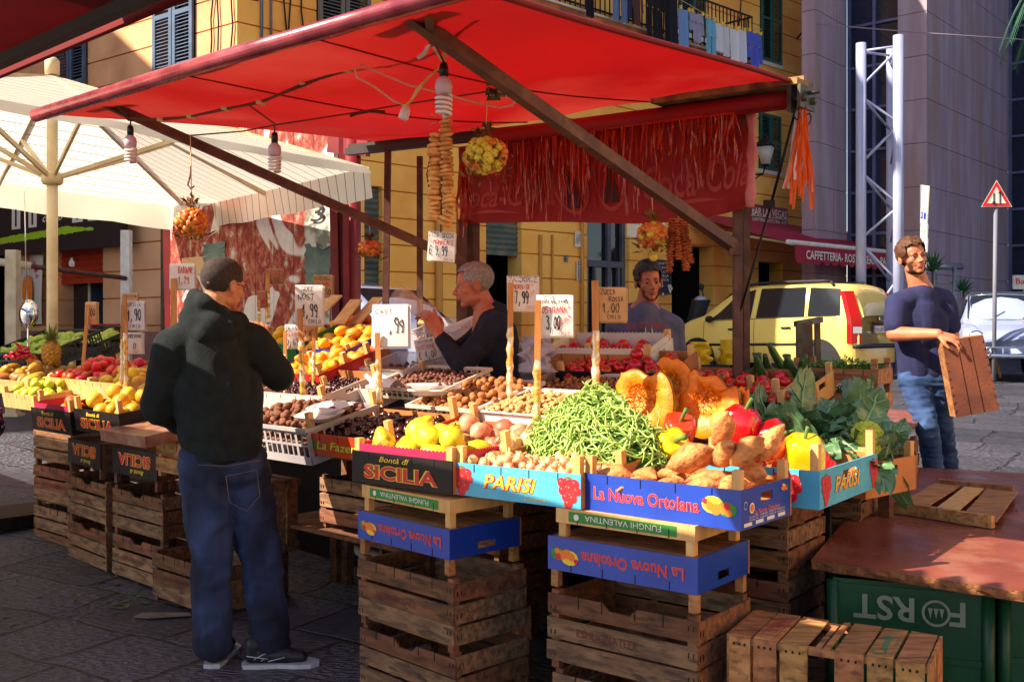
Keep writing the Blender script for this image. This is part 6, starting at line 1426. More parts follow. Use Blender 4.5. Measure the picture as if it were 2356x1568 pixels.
# strings of dried figs
FIG = m_fruit('dried_fig', (236,176,100), (196,126,62), scale=26, rough=.55, bump=.8, bscale=60, rand=.15, sub=.08); FIGD = m_fruit('dark_dried_fig', (190,96,44), (150,66,30), scale=26, rough=.6, bump=.8, bscale=60, rand=.15)
def strand(r, pts, rad, mt, rg, flat=.45):
    L = sum((b-a).length for a, b in zip(pts, pts[1:])); step = rad*flat*1.25; n = int(L/step); seg = 0; acc = 0; mb = MB()
    for i in range(n):
        d = i*step
        a_ = 0
        for p, q in zip(pts, pts[1:]):
            l = (q-p).length
            if a_+l >= d: c = p.lerp(q, (d-a_)/l); t = (q-p).normalized(); break
            a_ += l
        e = t.to_track_quat('Z','Y').to_euler(); e.x += rg.uniform(-.25,.25); e.y += rg.uniform(-.25,.25)
        k = rad*rg.uniform(.85,1.12); mb.ell(c+V((rg.uniform(-1,1),rg.uniform(-1,1),0))*rad*.1, (k,k*rg.uniform(.85,1),rad*flat*.75), 10, 6, 0, None, tuple(e))
    obj('fig_strand', mb, mt, r)
fs = thing('fig_string','long thick double string of pale dried figs hanging over the 9,99 sign','dried figs',P(1015,400,4.3)); rg = random.Random(3)
strand(fs, [P(1003,312,4.3),P(1001,400,4.3),P(1002,520,4.3)], .036, FIG, rg); strand(fs, [P(1026,280,4.28),P(1028,380,4.28),P(1030,450,4.28),P(1036,480,4.28),P(1028,500,4.28),P(1018,525,4.29)], .033, FIG, rg)
mb = MB(); mb.tube([P(1023,150,4.1),P(1021,230,4.2),P(1024,285,4.28),P(1016,400,4.27),P(1014,535,4.29)], .0035, 5); mb.tube([P(987,430,4.3),P(982,400,4.3),P(990,360,4.3)], .003, 4); obj('raffia', mb, WIRE, fs)
RAF = mat('gold_raffia', S(236,176,50), S(250,226,160), scale=20, stretch=(1,1,.2), rough=.3, transl=.3)
mb = MB(); 
def strap(pts, w_): 
    q = [P(*k) for k in pts]
    for o_ in (-1,0,1):
        mb.tube([p+V((o_*w_*.5+.003*math.sin(i*3+o_),0,0)) for i, p in enumerate(q)], [w_*.45]*len(q), 5)
strap([(1055,5,3.6),(1045,40,3.7),(1032,90,3.85),(1020,145,4.05)], .008); strap([(1018,150,4.08),(985,178,4.1),(962,205,4.12),(945,232,4.12),(930,246,4.12)], .008); strap([(1002,268,4.28),(990,262,4.27)], .004); strap([(1004,280,4.28),(990,286,4.27)], .004)
obj('raffia_ties', mb, RAF, fs)
mb = MB(); 
for pts in ([(985,72,3.8),(995,100,3.9),(1018,140,4.05)],[(978,80,3.8),(990,96,3.88),(975,125,3.95),(962,132,3.97)],[(1020,235,4.2),(1024,280,4.28)]): mb.tube([P(*k) for k in pts], .009, 6)
obj('white_cloth_tie', mb, WHT, fs)
f2 = thing('fig_string','group of four thinner orange strings of dried figs, by the right awning arm','dried figs',P(1565,560,4.95)); rg = random.Random(9)
for a_, b_, y1 in ((1546,1540,632),(1556,1562,600),(1566,1580,632),(1572,1590,612)): strand(f2, [P(a_,506,4.95),P((a_+b_)/2,560,4.95+rg.uniform(-.03,.03)),P(b_,y1,4.95)], .022, FIGD, rg)
mb = MB(); mb.tube([P(1562,512,4.95), P(1560,480,4.9)], .003, 5); obj('string', mb, TWN, f2)
# seller's second basket under the shop etc
# ================= people
def capsule(mb, p, q, r, s, n=14):
    p, q = V(p), V(q); mb.tube([p, q], [r, s], n); mb.ell(p, r*1.0, n, 8); mb.ell(q, s*1.0, n, 8)
def remesh(mb, vox, it=3, fold=0, fs=9, seed=0, stretch=(1,1,1)):
    me = mb.mesh('tmp', []); ob = bpy.data.objects.new('tmp', me); col.objects.link(ob)
    m = ob.modifiers.new('r','REMESH'); m.mode = 'VOXEL'; m.voxel_size = vox; m2 = ob.modifiers.new('s','SMOOTH'); m2.iterations = it; m2.factor = .5
    bpy.context.view_layer.update(); dg = bpy.context.evaluated_depsgraph_get(); me2 = bpy.data.meshes.new_from_object(ob.evaluated_get(dg))
    o = MB(); ns = [v.normal.copy() for v in me2.vertices]; vs = [v.co.copy() for v in me2.vertices]
    if fold:
        for i, v in enumerate(vs):
            q = V((v.x*stretch[0], v.y*stretch[1], v.z*stretch[2]))*fs+V((seed,seed,seed)); n_ = 1-abs(NZ.noise(q))*2.2; n2 = NZ.noise(q*2.3)
            vs[i] = v+ns[i]*(fold*(n_*.8+n2*.4))
    o.v = vs; o.f = [list(p.vertices) for p in me2.polygons]; o.m = [0]*len(o.f); o.sm = [True]*len(o.f)
    bpy.data.objects.remove(ob); bpy.data.meshes.remove(me); bpy.data.meshes.remove(me2); return o
SKN = mat('skin_tan', S(196,128,92), S(178,106,76), scale=9, rough=.5, sub=.12, bump=.15, bscale=120); SKR = mat('skin_ruddy', S(190,112,84), S(166,88,66), scale=9, rough=.5, sub=.12, bump=.15, bscale=120)
LIP = mat('lips', S(150,72,64), rough=.45); EYW = mat('eye_white', S(150,126,116), rough=.3); EYI = mat('iris', S(40,28,22), rough=.15)
def hframe(c, fwd, up=(0,0,1)):
    y = V(fwd).normalized(); z = V(up); x = y.cross(z).normalized(); z = x.cross(y).normalized()
    return Matrix(((x.x,y.x,z.x,c.x),(x.y,y.y,z.y,c.y),(x.z,y.z,z.z,c.z),(0,0,0,1)))
def head_blobs(mb, M, s=1, nose=1, slim=1):
    E = lambda c, r: mb.ell((0,0,0), (r[0]*s*slim,r[1]*s,r[2]*s), 20, 14, 0, M@Matrix.Translation(V(c)*s))
    E((0,-.012,.035),(.074,.095,.082)); E((0,.04,.03),(.06,.048,.056)); E((0,.04,-.03),(.055,.05,.055)); E((0,.028,-.068),(.05,.052,.038)); E((0,.064,-.092),(.024,.02,.018))
    for k in (-1,1): E((.04*k,.052,-.022),(.022,.028,.02)); E((.026*k,.08,.014),(.024,.013,.009)); E((.077*k,-.006,-.008),(.009,.02,.031)); E((.012*k,.095,-.036),(.0085,.012,.008)); E((.046*k,.01,-.065),(.012,.03,.022))
    mb.tube([M@(V((0,.086,.008))*s), M@(V((0,.1,-.014))*s), M@(V((0,.116*(.5+.5*nose),-.032))*s), M@(V((0,.1,-.042))*s)], [.008*s,.0085*s,.0125*s,.007*s], 10)
    E((0,.09,-.056),(.022,.011,.0055)); E((0,.088,-.067),(.019,.011,.0065))
def head_parts(r, M, s, hair, beard=None, hairline=.075, puff=1.0, brow=True, short=0, seed=1):
    for k in (-1,1):
        mb = MB(); mb.ell((0,0,0), .0125*s, 12, 8, 0, M@Matrix.Translation(V((.03*k,.0735,-.003))*s)); mb.ell((0,0,0), (.0065*s,.003*s,.0065*s), 10, 6, 1, M@Matrix.Translation(V((.03*k,.0845,-.003))*s))
        mb.ell((0,0,0), (.0145*s,.0125*s,.008*s), 12, 8, 2, M@Matrix.Translation(V((.03*k,.0745,.0065))*s)); mb.ell((0,0,0), (.014*s,.0115*s,.006*s), 12, 8, 2, M@Matrix.Translation(V((.03*k,.074,-.0125))*s))
        obj('eye', mb, [EYW, EYI, SKN], r)
        if brow: mb = MB(); mb.tube([M@(V((.012*k,.093,.016))*s), M@(V((.028*k,.092,.021))*s), M@(V((.045*k,.08,.015))*s)], [.003*s,.0035*s,.002*s], 6); obj('eyebrow', mb, hair, r)
    mb = MB(); mb.ell((0,0,0), (.0215*s,.0115*s,.0048*s), 12, 6, 0, M@Matrix.Translation(V((0,.0915,-.056))*s)); mb.ell((0,0,0), (.0185*s,.0115*s,.006*s), 12, 6, 0, M@Matrix.Translation(V((0,.0895,-.0665))*s)); obj('lips', mb, LIP, r)
    n, k = 56, 40; mb = MB(); rg = random.Random(seed); vs = []; keep = []
    for i in range(k+1):
        ph = math.pi*i/k
        for a in range(n):
            t = 6.2832*a/n; d = V((math.sin(ph)*math.cos(t), math.sin(ph)*math.sin(t), math.cos(ph))); p = V((d.x*.0765,-.006+d.y*.0985,.036+d.z*.0835))
            lim = hairline if p.y > .045 else (hairline-.055 if p.y > .02 else (.0 if p.y > -.02 else -.055)); 
            if abs(p.x) > .055 and p.y > .01: lim = min(lim, .02)
            nn = NZ.noise(p*60+V((seed,0,0)))
            t_ = (.0022 if short else .011*puff)*(1+.9*nn)*(1+(.8*max(0,d.z) if not short else 0)); vs.append((p+d*t_)*s); keep.append(p.z > lim+.004*nn)
    fs_ = []
    for i in range(k):
        for a in range(n):
            q = (i*n+a,(i+1)*n+a,(i+1)*n+(a+1)%n,i*n+(a+1)%n)
            if all(keep[j] for j in q): fs_.append(q)
    mb.add(vs, fs_, 0, True, M)
    if not short:
        for i in range(500):
            t = rg.uniform(0,6.28); ph = rg.uniform(0,1.35); d = V((math.sin(ph)*math.cos(t), math.sin(ph)*math.sin(t), math.cos(ph))); p = V((d.x*.08,-.006+d.y*.104,.04+d.z*.09))
            if p.z > (hairline if p.y > .03 else .0): mb.tube([M@(p*s), M@((p+d*.012*puff+V((rg.uniform(-.008,.008),.004,0)))*s)], [.0016,.0004], 3)
    obj('hair', mb, hair, r)
    if beard:
        mb = MB(); vs = []; keep = []
        for i in range(k+1):
            ph = math.pi*i/k
            for a in range(n):
                t = 6.2832*a/n; d = V((math.sin(ph)*math.cos(t), math.sin(ph)*math.sin(t), math.cos(ph))); best = None
                for c, rr in (((0,.04,-.03),(.055,.05,.055)),((0,.028,-.068),(.05,.052,.038)),((0,.064,-.092),(.024,.02,.018)),((0,.09,-.062),(.02,.008,.01))):
                    # support point on ellipsoid
                    q = V((d.x*rr[0]**2,d.y*rr[1]**2,d.z*rr[2]**2)); q = V(c)+q/math.sqrt((d.x*rr[0])**2+(d.y*rr[1])**2+(d.z*rr[2])**2+1e-12)
                    if best is None or q.dot(d) > best.dot(d): best = q
                p = best; keep.append(p.z < (-.036 if p.y > .05 else -.03)-.03*(p.y < .0) and p.y > -.012 and not (abs(p.x) < .019 and p.y > .085 and -.075 < p.z < -.05)); vs.append((p+d*.0028*(1+NZ.noise(p*90)))*s)
        fs_ = [q for i in range(k) for a in range(n) for q in [(i*n+a,(i+1)*n+a,(i+1)*n+(a+1)%n,i*n+(a+1)%n)] if all(keep[j] for j in q)]
        mb.add(vs, fs_, 0, True, M); obj('beard', mb, beard, r)
def hand(mb, wr, d, nrm, curl=.5, s=1, side=1, spread=.12):
    """fingers along d, nrm = back of the hand, thumb on side*x"""
    y = V(d).normalized(); z = (V(nrm)-y*V(nrm).dot(y)).normalized(); x = y.cross(z); M = Matrix(((x.x,y.x,z.x,wr[0]),(x.y,y.y,z.y,wr[1]),(x.z,y.z,z.z,wr[2]),(0,0,0,1)))
    S_ = lambda p: M@(V(p)*s)
    for i, (bx, ln) in enumerate(((.03,.068),(.0105,.077),(-.0095,.071),(-.028,.056))):
        bx *= side; base = V((bx,.088-(.006 if i == 3 else 0),0)); capsule(mb, S_((bx*.6,.02,0)), S_(base), .0135*s, .0105*s, 10)
        a = 0; p = base; pts = [S_(p)]; an = spread*(1.5-i)*side
        for k, f in enumerate((.45,.32,.23)):
            a += curl*(.8,1.0,.7)[k]*(1+.12*i); dv = V((math.sin(an),math.cos(an)*math.cos(a),-math.sin(a))); p = p+dv*ln*f; pts.append(S_(p))
        mb.tube(pts, [.0092*s,.0086*s,.0078*s,.0066*s], 10); mb.ell(pts[-1], .0068*s, 8, 6)
        for q in pts[:-1]: mb.ell(q, .0092*s, 8, 6)
    p0 = V((.024*side,.022,-.004)); p1 = V((.05*side,.052,-.016)); p2 = V((.058*side,.08,-.03)); p3 = V((.052*side,.1,-.042))
    capsule(mb, S_(p0), S_(p1), .014*s, .0115*s, 10); capsule(mb, S_(p1), S_(p2), .0105*s, .0095*s, 10); capsule(mb, S_(p2), S_(p3), .009*s, .0075*s, 10)
    mb.ell((0,0,0), (.033*s,.045*s,.013*s), 12, 8, 0, M@Matrix.Translation(V((0,.05,0))*s))
def shoe(r, heel, toe, nm='shoe', mt=None, sole=None, s=1):
    h, t = V(heel), V(toe); d = (t-h); d.z = 0; d.normalize(); x = V((d.y,-d.x,0)); M = Matrix(((x.x,d.x,0,h.x),(x.y,d.y,0,h.y),(0,0,1,h.z),(0,0,0,1)))
    out = [(-.0,-.05),(.034,-.04),(.038,.02),(.034,.09),(.046,.16),(.042,.21),(.02,.238),(-.012,.235),(-.04,.20),(-.046,.14),(-.036,.06),(-.038,-.01),(-.028,-.045)]
    mb = MB()
    for z0, z1, k in ((0,.022,1.06),):
        mb.poly([M@V((a*k*s,b*s,z0)) for a,b in out], .018, (0,0,1))
    so = mb; up = MB(); capsule(up, M@V((0,-.01,.05)), M@V((0,-.005,.095)), .038, .042); capsule(up, M@V((0,.02,.05)), M@V((0,.13,.045)), .038, .036); capsule(up, M@V((-.002,.13,.04)), M@V((-.002,.195,.035)), .037, .028)
    capsule(up, M@V((0,.03,.085)), M@V((0,.1,.07)), .024, .018)
    o = obj(nm, remesh(up, .006, 3), mt, r); obj('sole', so, sole, o)
    mb = MB()
    for k in range(4): mb.tube([M@V((-.022,.04+.022*k,.1-.011*k)), M@V((.022,.046+.022*k,.1-.011*k))], .0028, 5)
    for sgn in (-1,1):
        for p_, q_ in (((.037,.0,.04),(.034,.07,.075)),((.036,.03,.032),(.03,.09,.07)),((.036,.06,.03),(.034,.13,.045)),((.038,-.03,.055),(.036,.06,.04))): mb.tube([M@V((p_[0]*sgn,p_[1],p_[2])), M@V((q_[0]*sgn,q_[1],q_[2]))], .0022, 5)
    obj('laces', mb, sole, o); return o
HAIRD = mat('dark_cropped_hair', S(44,34,32), S(64,50,44), scale=120, rough=.9); HAIRG = mat('grey_hair', S(150,140,136), S(120,110,108), scale=60, rough=.8); HAIRB = mat('brown_hair', S(96,58,34), S(70,42,26), scale=60, rough=.7); HAIRK = mat('dark_brown_hair', S(40,30,28), S(56,42,38), scale=60, rough=.6)
DEN = mat('blue_denim', S(18,24,50), S(56,74,124), scale=6, rough=.85, stretch=(1,1,.5), bump=.4, bscale=300, lo=.4, hi=.75); DENL = mat('faded_denim', S(30,52,98), S(64,92,138), scale=6, rough=.85, bump=.4, bscale=300)
# ---- A: hooded man seen from behind
Y = 4.42
def PA(x, y, dY=0): return P(x, y, Y+dY)
A = thing('person','man with shaved head seen from behind in a black hooded sweatshirt and blue jeans, buying','person',V((PA(520,1500).x,Y,0)))
fa = V((.54,.84,-.08)); hc = PA(512,655); Mh = hframe(hc, fa, (.05,0,1))
mb = MB(); head_blobs(mb, Mh, 1.0); nb = PA(492,745); capsule(mb, hc+V((-.02,-.01,-.05)), nb, .056, .064)
sl, sr = PA(402,800,-.04), PA(580,792,.1); el, wl = PA(366,935,-.02), PA(440,985,.3); er, wr = PA(640,862,.2), PA(606,790,.38)
hipc = PA(515,1065); hl, hr_ = PA(475,1085,-.02), PA(560,1085,.05); kl, al = PA(487,1285,-.02), PA(490,1480,.0); kr, ar = PA(600,1280,.06), PA(615,1478,.0)
capsule(mb, nb, hipc, .09, .1); capsule(mb, nb, sl, .05, .045); capsule(mb, nb, sr, .05, .045); capsule(mb, sl, el, .045, .036); capsule(mb, el, wl, .036, .026); capsule(mb, sr, er, .045, .036); capsule(mb, er, wr, .036, .026)
capsule(mb, hl, kl, .07, .05); capsule(mb, kl, al, .05, .035); capsule(mb, hr_, kr, .07, .05); capsule(mb, kr, ar, .05, .035)
hand(mb, wr, PA(600,748,.42)-wr, (.5,-.8,.1), .55, 1.0, -1); hand(mb, wl, V((.5,.5,-.2)), (-.4,-.2,.9), .5, 1.0, 1)
obj('body', remesh(mb, .0052, 3), SKN, A); head_parts(A, Mh, 1.0, HAIRD, short=1, hairline=.068, seed=3)
# glasses
mb = MB(); 
for k in (-1,1):
    mb.tube([Mh@V((.03*k+.02*math.cos(i*.7), .098, .0+.014*math.sin(i*.7))) for i in range(10)], .0016, 5); mb.tube([Mh@V((.05*k,.098,.004)), Mh@V((.077*k,.0,.006))], .0016, 5)
mb.tube([Mh@V((-.01,.1,.002)), Mh@V((.01,.1,.002))], .0016, 5); obj('glasses', mb, BKP, A)
FLC = mat('black_fleece', S(11,17,20), S(21,30,32), scale=20, rough=.95, bump=.5, bscale=240)
mb = MB()
for p, q, r_, s_ in ((PA(485,795),PA(500,880),.15,.165),(PA(500,880),PA(505,1000),.17,.165),(PA(470,900,-.02),PA(480,1000),.15,.145),(PA(545,900,.05),PA(545,1000,.02),.13,.13),(PA(505,985),PA(512,1032),.162,.15)): capsule(mb, p, q, r_*.86, s_*.86)
capsule(mb, nb, sl, .075, .085); capsule(mb, nb, sr, .075, .085); capsule(mb, sl, el, .088, .075); capsule(mb, el, wl, .075, .05); capsule(mb, sr, er, .088, .078); capsule(mb, er, er.lerp(wr,.85), .075, .045)
Cl = remesh(mb, .011, 4, .008, 7, 3, (1,1,.7)); obj('hooded_sweatshirt', Cl, FLC, A)
mb = MB(); mb.grid(lambda a,b: PA(512,1040)+V((.172*math.cos(a*6.2832)*(1-.05*b), .142*math.sin(a*6.2832), .07-.09*b)), 40, 4); obj('ribbed_hem', mb, FLC, A)
mb = MB()
for i in range(9):
    t = i/8*math.pi*2; 
hp = [PA(452,700,-.02),PA(440,735,-.06),PA(470,765,-.1),PA(515,762,-.06),PA(545,740,.03)]
for a_, b_ in zip(hp, hp[1:]): capsule(mb, a_, b_, .052, .05)
for a_, b_ in ((PA(452,690,.0),PA(470,700,-.06)),(PA(448,705,-.02),PA(490,745,-.09)),(PA(470,700,-.06),PA(520,735,-.02)),(PA(450,685,.04),PA(500,740,.1)),(PA(500,740,.1),PA(550,745,.08))): capsule(mb, a_, b_, .042, .045)
obj('hood', remesh(mb, .009, 5, .006, 12, 7), FLC, A)
mb = MB()
capsule(mb, PA(476,1068,-.01), PA(552,1068,.02), .122, .118); capsule(mb, hl, kl, .112, .086); capsule(mb, kl, PA(488,1440), .084, .076); capsule(mb, hr_, kr, .112, .088); capsule(mb, kr, PA(618,1430,.02), .086, .078)
capsule(mb, PA(488,1440), PA(490,1478,-.01), .078, .074); capsule(mb, PA(618,1430,.02), PA(624,1475,.02), .08, .076)
obj('jeans', remesh(mb, .009, 2, .013, 6.5, 11, (1,1,1.5)), DEN, A)
mb = MB(); STI = mat('jeans_stitching', S(112,96,88), rough=.8)
# back pocket laid on the seat
pk = [PA(520,1095,-.168),PA(590,1080,-.12),PA(598,1140,-.125),PA(568,1175,-.15),PA(528,1155,-.168)]
mb.tube(pk+[pk[0]], .0013, 4); mb.tube([PA(440,1068,-.12),PA(520,1072,-.165),PA(600,1058,-.11)], .0013, 4); obj('pocket_stitching', mb, STI, A)
SHB = mat('black_trainer', S(20,22,30), S(34,36,46), scale=30, rough=.5); SOL = mat('white_sole', S(170,176,190), rough=.5)
shoe(A, (PZ(489,1534,0).x, PZ(489,1534,0).y+.03, .0), (PZ(489,1534,0).x+.03, 4.9, 0), mt=SHB, sole=SOL, s=1.05); shoe(A, (PA(590,1500).x, Y-.02, .0), (PA(720,1500).x, Y+.0, 0), mt=SHB, sole=SOL, s=1.15)
# ---- B: grey haired seller in profile
Y = 5.55
B_ = thing('person','grey haired stall keeper in a dark navy sweater, in profile opening a plastic bag','person',V((PA(1120,900).x,Y,.0)))
fb = V((-.98,-.12,-.12)); hc = PA(1092,655); Mh = hframe(hc, fb, (-.06,0,1)); s = 1.05
mb = MB(); head_blobs(mb, Mh, s, .95); nb = PA(1128,735,.02); capsule(mb, hc+V((.02,.02,-.05)), nb, .058, .066)
sn, sf = PA(1140,755,-.14), PA(1130,750,.2); en, wn = PA(1062,838,-.24), PA(1008,772,-.2); ef, wf_ = PA(1050,815,.12), PA(1000,765,.02)
hb_ = PA(1140,1000,.05); capsule(mb, nb, hb_, .1, .1); capsule(mb, nb, sn, .05, .045); capsule(mb, nb, sf, .05, .045)
for a_, b_, c_ in ((sn,en,wn),(sf,ef,wf_)): capsule(mb, a_, b_, .045, .036); capsule(mb, b_, c_, .036, .027)
for k in (-1,1): capsule(mb, hb_+V((0,.1*k,0)), V((hb_.x,Y+.1*k,.5)), .08, .055); capsule(mb, V((hb_.x,Y+.1*k,.5)), V((hb_.x,Y+.1*k,.08)), .055, .04)
hand(mb, wn, PA(985,715,-.18)-wn, (.35,-.9,.2), .45, 1.05, 1); hand(mb, wf_, PA(975,712,.0)-wf_, (.5,.6,.3), .5, 1.05, -1)
obj('body', remesh(mb, .0052, 3), SKR, B_); head_parts(B_, Mh, s, HAIRG, hairline=.07, puff=.5, short=1, seed=5)
NAV = mat('navy_knit', S(22,24,38), S(32,34,50), scale=20, rough=.95, bump=.4, bscale=200)
mb = MB(); capsule(mb, PA(1138,775,-.06), PA(1140,900,-.02), .125, .13); capsule(mb, PA(1138,770,.1), PA(1140,900,.08), .125, .13); capsule(mb, PA(1140,900), hb_, .16, .15); capsule(mb, nb+V((.03,0,.02)), nb+V((.03,0,-.05)), .082, .1); capsule(mb, nb+V((.015,0,.0)), nb+V((.02,0,-.15)), .088, .13); capsule(mb, nb+V((.045,0,-.02)), nb+V((.05,0,-.12)), .075, .11); capsule(mb, nb+V((.02,0,-.03)), sn+V((.0,0,.0)), .085, .085); capsule(mb, nb, sn, .075, .075); capsule(mb, nb, sf, .075, .075)
for a_, b_, c_ in ((sn,en,wn),(sf,ef,wf_)): capsule(mb, a_, b_, .072, .06); capsule(mb, b_, b_.lerp(c_,.84), .056, .04)
obj('sweater', remesh(mb, .010, 4, .006, 9, 5), NAV, B_)
mb = MB(); mb.tube([hframe(nb+V((-.01,0,.03)),(0,0,1),(0,1,0))@V((.07*math.cos(i*.4),.07*math.sin(i*.4),0)) for i in range(17)], .014, 8); obj('shirt_collar', mb, mat('blue_collar', S(46,60,90), rough=.8), B_)
mb = MB(); 
for k in (-1,1): capsule(mb, hb_+V((0,.1*k,0)), V((hb_.x,Y+.1*k,.12)), .11, .08)
obj('trousers', remesh(mb, .014, 2, .005, 8, 1), mat('dark_trousers', S(30,32,40), rough=.9), B_)
for k in (-1,1): shoe(B_, (hb_.x+.05,Y+.1*k,gz(hb_.x,Y)), (hb_.x-.2,Y+.1*k,0), mt=SHB, sole=BKP)
FLM = mat('thin_bag_film', S(226,190,170), rough=.2, alpha=.34, bump=.6, bscale=30, spec=.8)
mb = MB(); bc = PA(950,702,-.1)
mb.grid(lambda a,b: bc+V((-.09+.2*b+.03*math.sin(a*6.28+1), .05*math.sin(a*6.2832)*(1-b*.6), .055*math.cos(a*6.2832)*(1-b*.5)+.05-.1*b))+V((NZ.noise(V((a*6,b*5,0))),NZ.noise(V((a*6,b*5,4))),NZ.noise(V((a*6,b*5,8)))))*.02, 22, 14)
obj('plastic_bag', mb, FLM, label='thin crumpled clear plastic bag held up by the grey haired seller', cat='plastic bag', base=bc)
# ---- C: man in grey hoodie, facing us
Y = 6.05
C_ = thing('person','dark haired man in a blue-grey hooded sweatshirt standing behind the tomatoes','person',V((PA(1485,1300).x,Y,gz(.8,6.05))))
fc = V((.1,-.98,-.06)); hc = PA(1492,648); Mh = hframe(hc, fc, (-.08,0,1)); s = 1.0
mb = MB(); head_blobs(mb, Mh, s, 1.0, .95); nb = PA(1484,722,.02); capsule(mb, hc+V((0,.02,-.06)), nb, .056, .064)
sl, sr = PA(1424,757,.02), PA(1545,757,.02); el, er = PA(1408,865,.05), PA(1562,865,.05); wl, wr = PA(1415,965,-.04), PA(1556,965,-.04); hc2 = PA(1485,960)
capsule(mb, nb, hc2, .1, .11); capsule(mb, nb, sl, .05, .045); capsule(mb, nb, sr, .05, .045)
for a_, b_, c_, sd_ in ((sl,el,wl,1),(sr,er,wr,-1)): capsule(mb, a_, b_, .045, .036); capsule(mb, b_, c_, .036, .027); hand(mb, c_, (0,-.1,-1), (-sd_*.9,-.4,0), .35, 1, sd_)
for k in (-1,1): capsule(mb, hc2+V((.1*k,0,0)), V((hc2.x+.1*k,Y,.55)), .08, .055); capsule(mb, V((hc2.x+.1*k,Y,.55)), V((hc2.x+.1*k,Y,.25)), .055, .04)
obj('body', remesh(mb, .0052, 3), SKR, C_); head_parts(C_, Mh, s, HAIRK, hairline=.062, puff=.7, seed=8, beard=mat('stubble', S(120,72,58), S(96,60,50), scale=200, rough=.9))
GRH = mat('blue_grey_sweat', S(92,92,118), S(78,78,104), scale=12, rough=.95, bump=.4, bscale=220)
mb = MB(); capsule(mb, PA(1460,785), PA(1462,930), .125, .13); capsule(mb, PA(1512,785), PA(1510,930), .125, .13); capsule(mb, nb, sl, .075, .082); capsule(mb, nb, sr, .075, .082); capsule(mb, nb+V((0,-.03,.0)), nb+V((0,-.03,-.14)), .085, .12)
for a_, b_, c_ in ((sl,el,wl),(sr,er,wr)): capsule(mb, a_, b_, .075, .063); capsule(mb, b_, b_.lerp(c_,.9), .06, .045)
obj('hooded_sweatshirt', remesh(mb, .010, 4, .008, 8, 21, (1,1,.6)), GRH, C_)
mb = MB()
for i in range(12):
    t = math.pi*(.08+i/11*.84)+math.pi; a_ = nb+V((.085*math.cos(t),-.075*abs(math.sin(t))-.01,-.02-.03*abs(math.sin(t))*2)); t2 = t+math.pi*.84/11; b_ = nb+V((.085*math.cos(t2),-.075*abs(math.sin(t2))-.01,-.02-.03*abs(math.sin(t2))*2)); capsule(mb, a_, b_, .028, .028, 10)
for k in (-1,1): capsule(mb, nb+V((.085*k,0,.0)), nb+V((.07*k,.08,.03)), .035, .035, 10)
capsule(mb, nb+V((-.07,.08,.03)), nb+V((.07,.08,.03)), .04, .04, 10)
obj('hood', remesh(mb, .008, 4, .004, 14, 2), GRH, C_)
mb = MB(); 
for dx in (-.012,.02): mb.tube([nb+V((dx,-.12,-.06)), nb+V((dx*1.3,-.155,-.13)), nb+V((dx*1.5,-.16,-.2 if dx > 0 else -.15))], .003, 5)
obj('drawstring', mb, WHT, C_)
mb = MB(); RED2 = mat('felt_letters', S(160,62,56), rough=.9)
for i, ch in enumerate('DOCKERS'):
    a_ = (i-3)*.032; c_ = PA(1484,744)+V((a_*1.05-.01,-.168+abs(a_)*.28,-.006-abs(a_)*.1-.0)); ptext(mb, frame(c_, (1,-a_*1.2,-a_*.35*1), None, (0,-1,0)), ch, 0, 0, .034, .026, 0, .001, .02)
obj('chest_lettering', mb, RED2, C_)
mb = MB()
for k in (-1,1): capsule(mb, hc2+V((.1*k,0,0)), V((hc2.x+.1*k,Y,.3)), .11, .08)
obj('trousers', remesh(mb, .014, 2), DEN, C_)
for k in (-1,1): shoe(C_, (hc2.x+.1*k,Y,gz(.8,Y)), (hc2.x+.12*k,Y-.25,0), mt=SHB, sole=BKP)
# ---- D: young man with a board
Y = 6.5
D_ = thing('person','young bearded man in a dark blue T-shirt and jeans carrying a wooden crate, right','person',V((PA(2120,1120).x,Y,gz(2.6,6.5))))
fd = V((.12,-.96,.05)); hc = PA(2098,592); Mh = hframe(hc, fd, (-.17,0,1)); s = 1.02
mb = MB(); head_blobs(mb, Mh, s); nb = PA(2118,668,.03); capsule(mb, hc+V((.02,.02,-.06)), nb, .058, .068)
sl, sr = PA(2062,698,-.04), PA(2172,690,.06); el, wl = PA(2058,768,-.1), PA(2158,768,-.34); er, wr = PA(2190,772,.06), PA(2205,830,-.05); hc2 = PA(2122,880)
capsule(mb, nb, hc2, .08, .09); capsule(mb, nb+V((0,0,-.03)), sl, .04, .045); capsule(mb, nb+V((0,0,-.03)), sr, .04, .045)
capsule(mb, sl, el, .06, .048); capsule(mb, el, wl, .05, .031); capsule(mb, sl.lerp(el,.5), el, .056, .048); capsule(mb, sr, er, .06, .046); capsule(mb, er, wr, .044, .028)
k1, a1 = PA(2132,975,-.1), PA(2150,1088,.05); k2, a2 = PA(2168,985,.05), PA(2185,1085,.3)
for h_, k_, a_ in ((PA(2105,890),k1,a1),(PA(2150,890),k2,a2)): capsule(mb, h_, k_, .085, .055); capsule(mb, k_, a_, .055, .038)
hand(mb, wl, PA(2212,784,-.4)-wl, (-.1,-.55,.8), .42, 1.05, 1, .16); hand(mb, wr, (.1,-.3,-.9), (.9,.1,0), .5, 1.0, -1)
obj('body', remesh(mb, .0052, 3), SKN, D_); head_parts(D_, Mh, s, HAIRB, beard=mat('brown_beard', S(84,48,32), S(60,36,26), scale=200, rough=.9), hairline=.066, puff=.8, seed=12)
NVT = mat('dark_blue_cotton', S(40,42,84), S(32,34,70), scale=10, rough=.9, bump=.2, bscale=300)
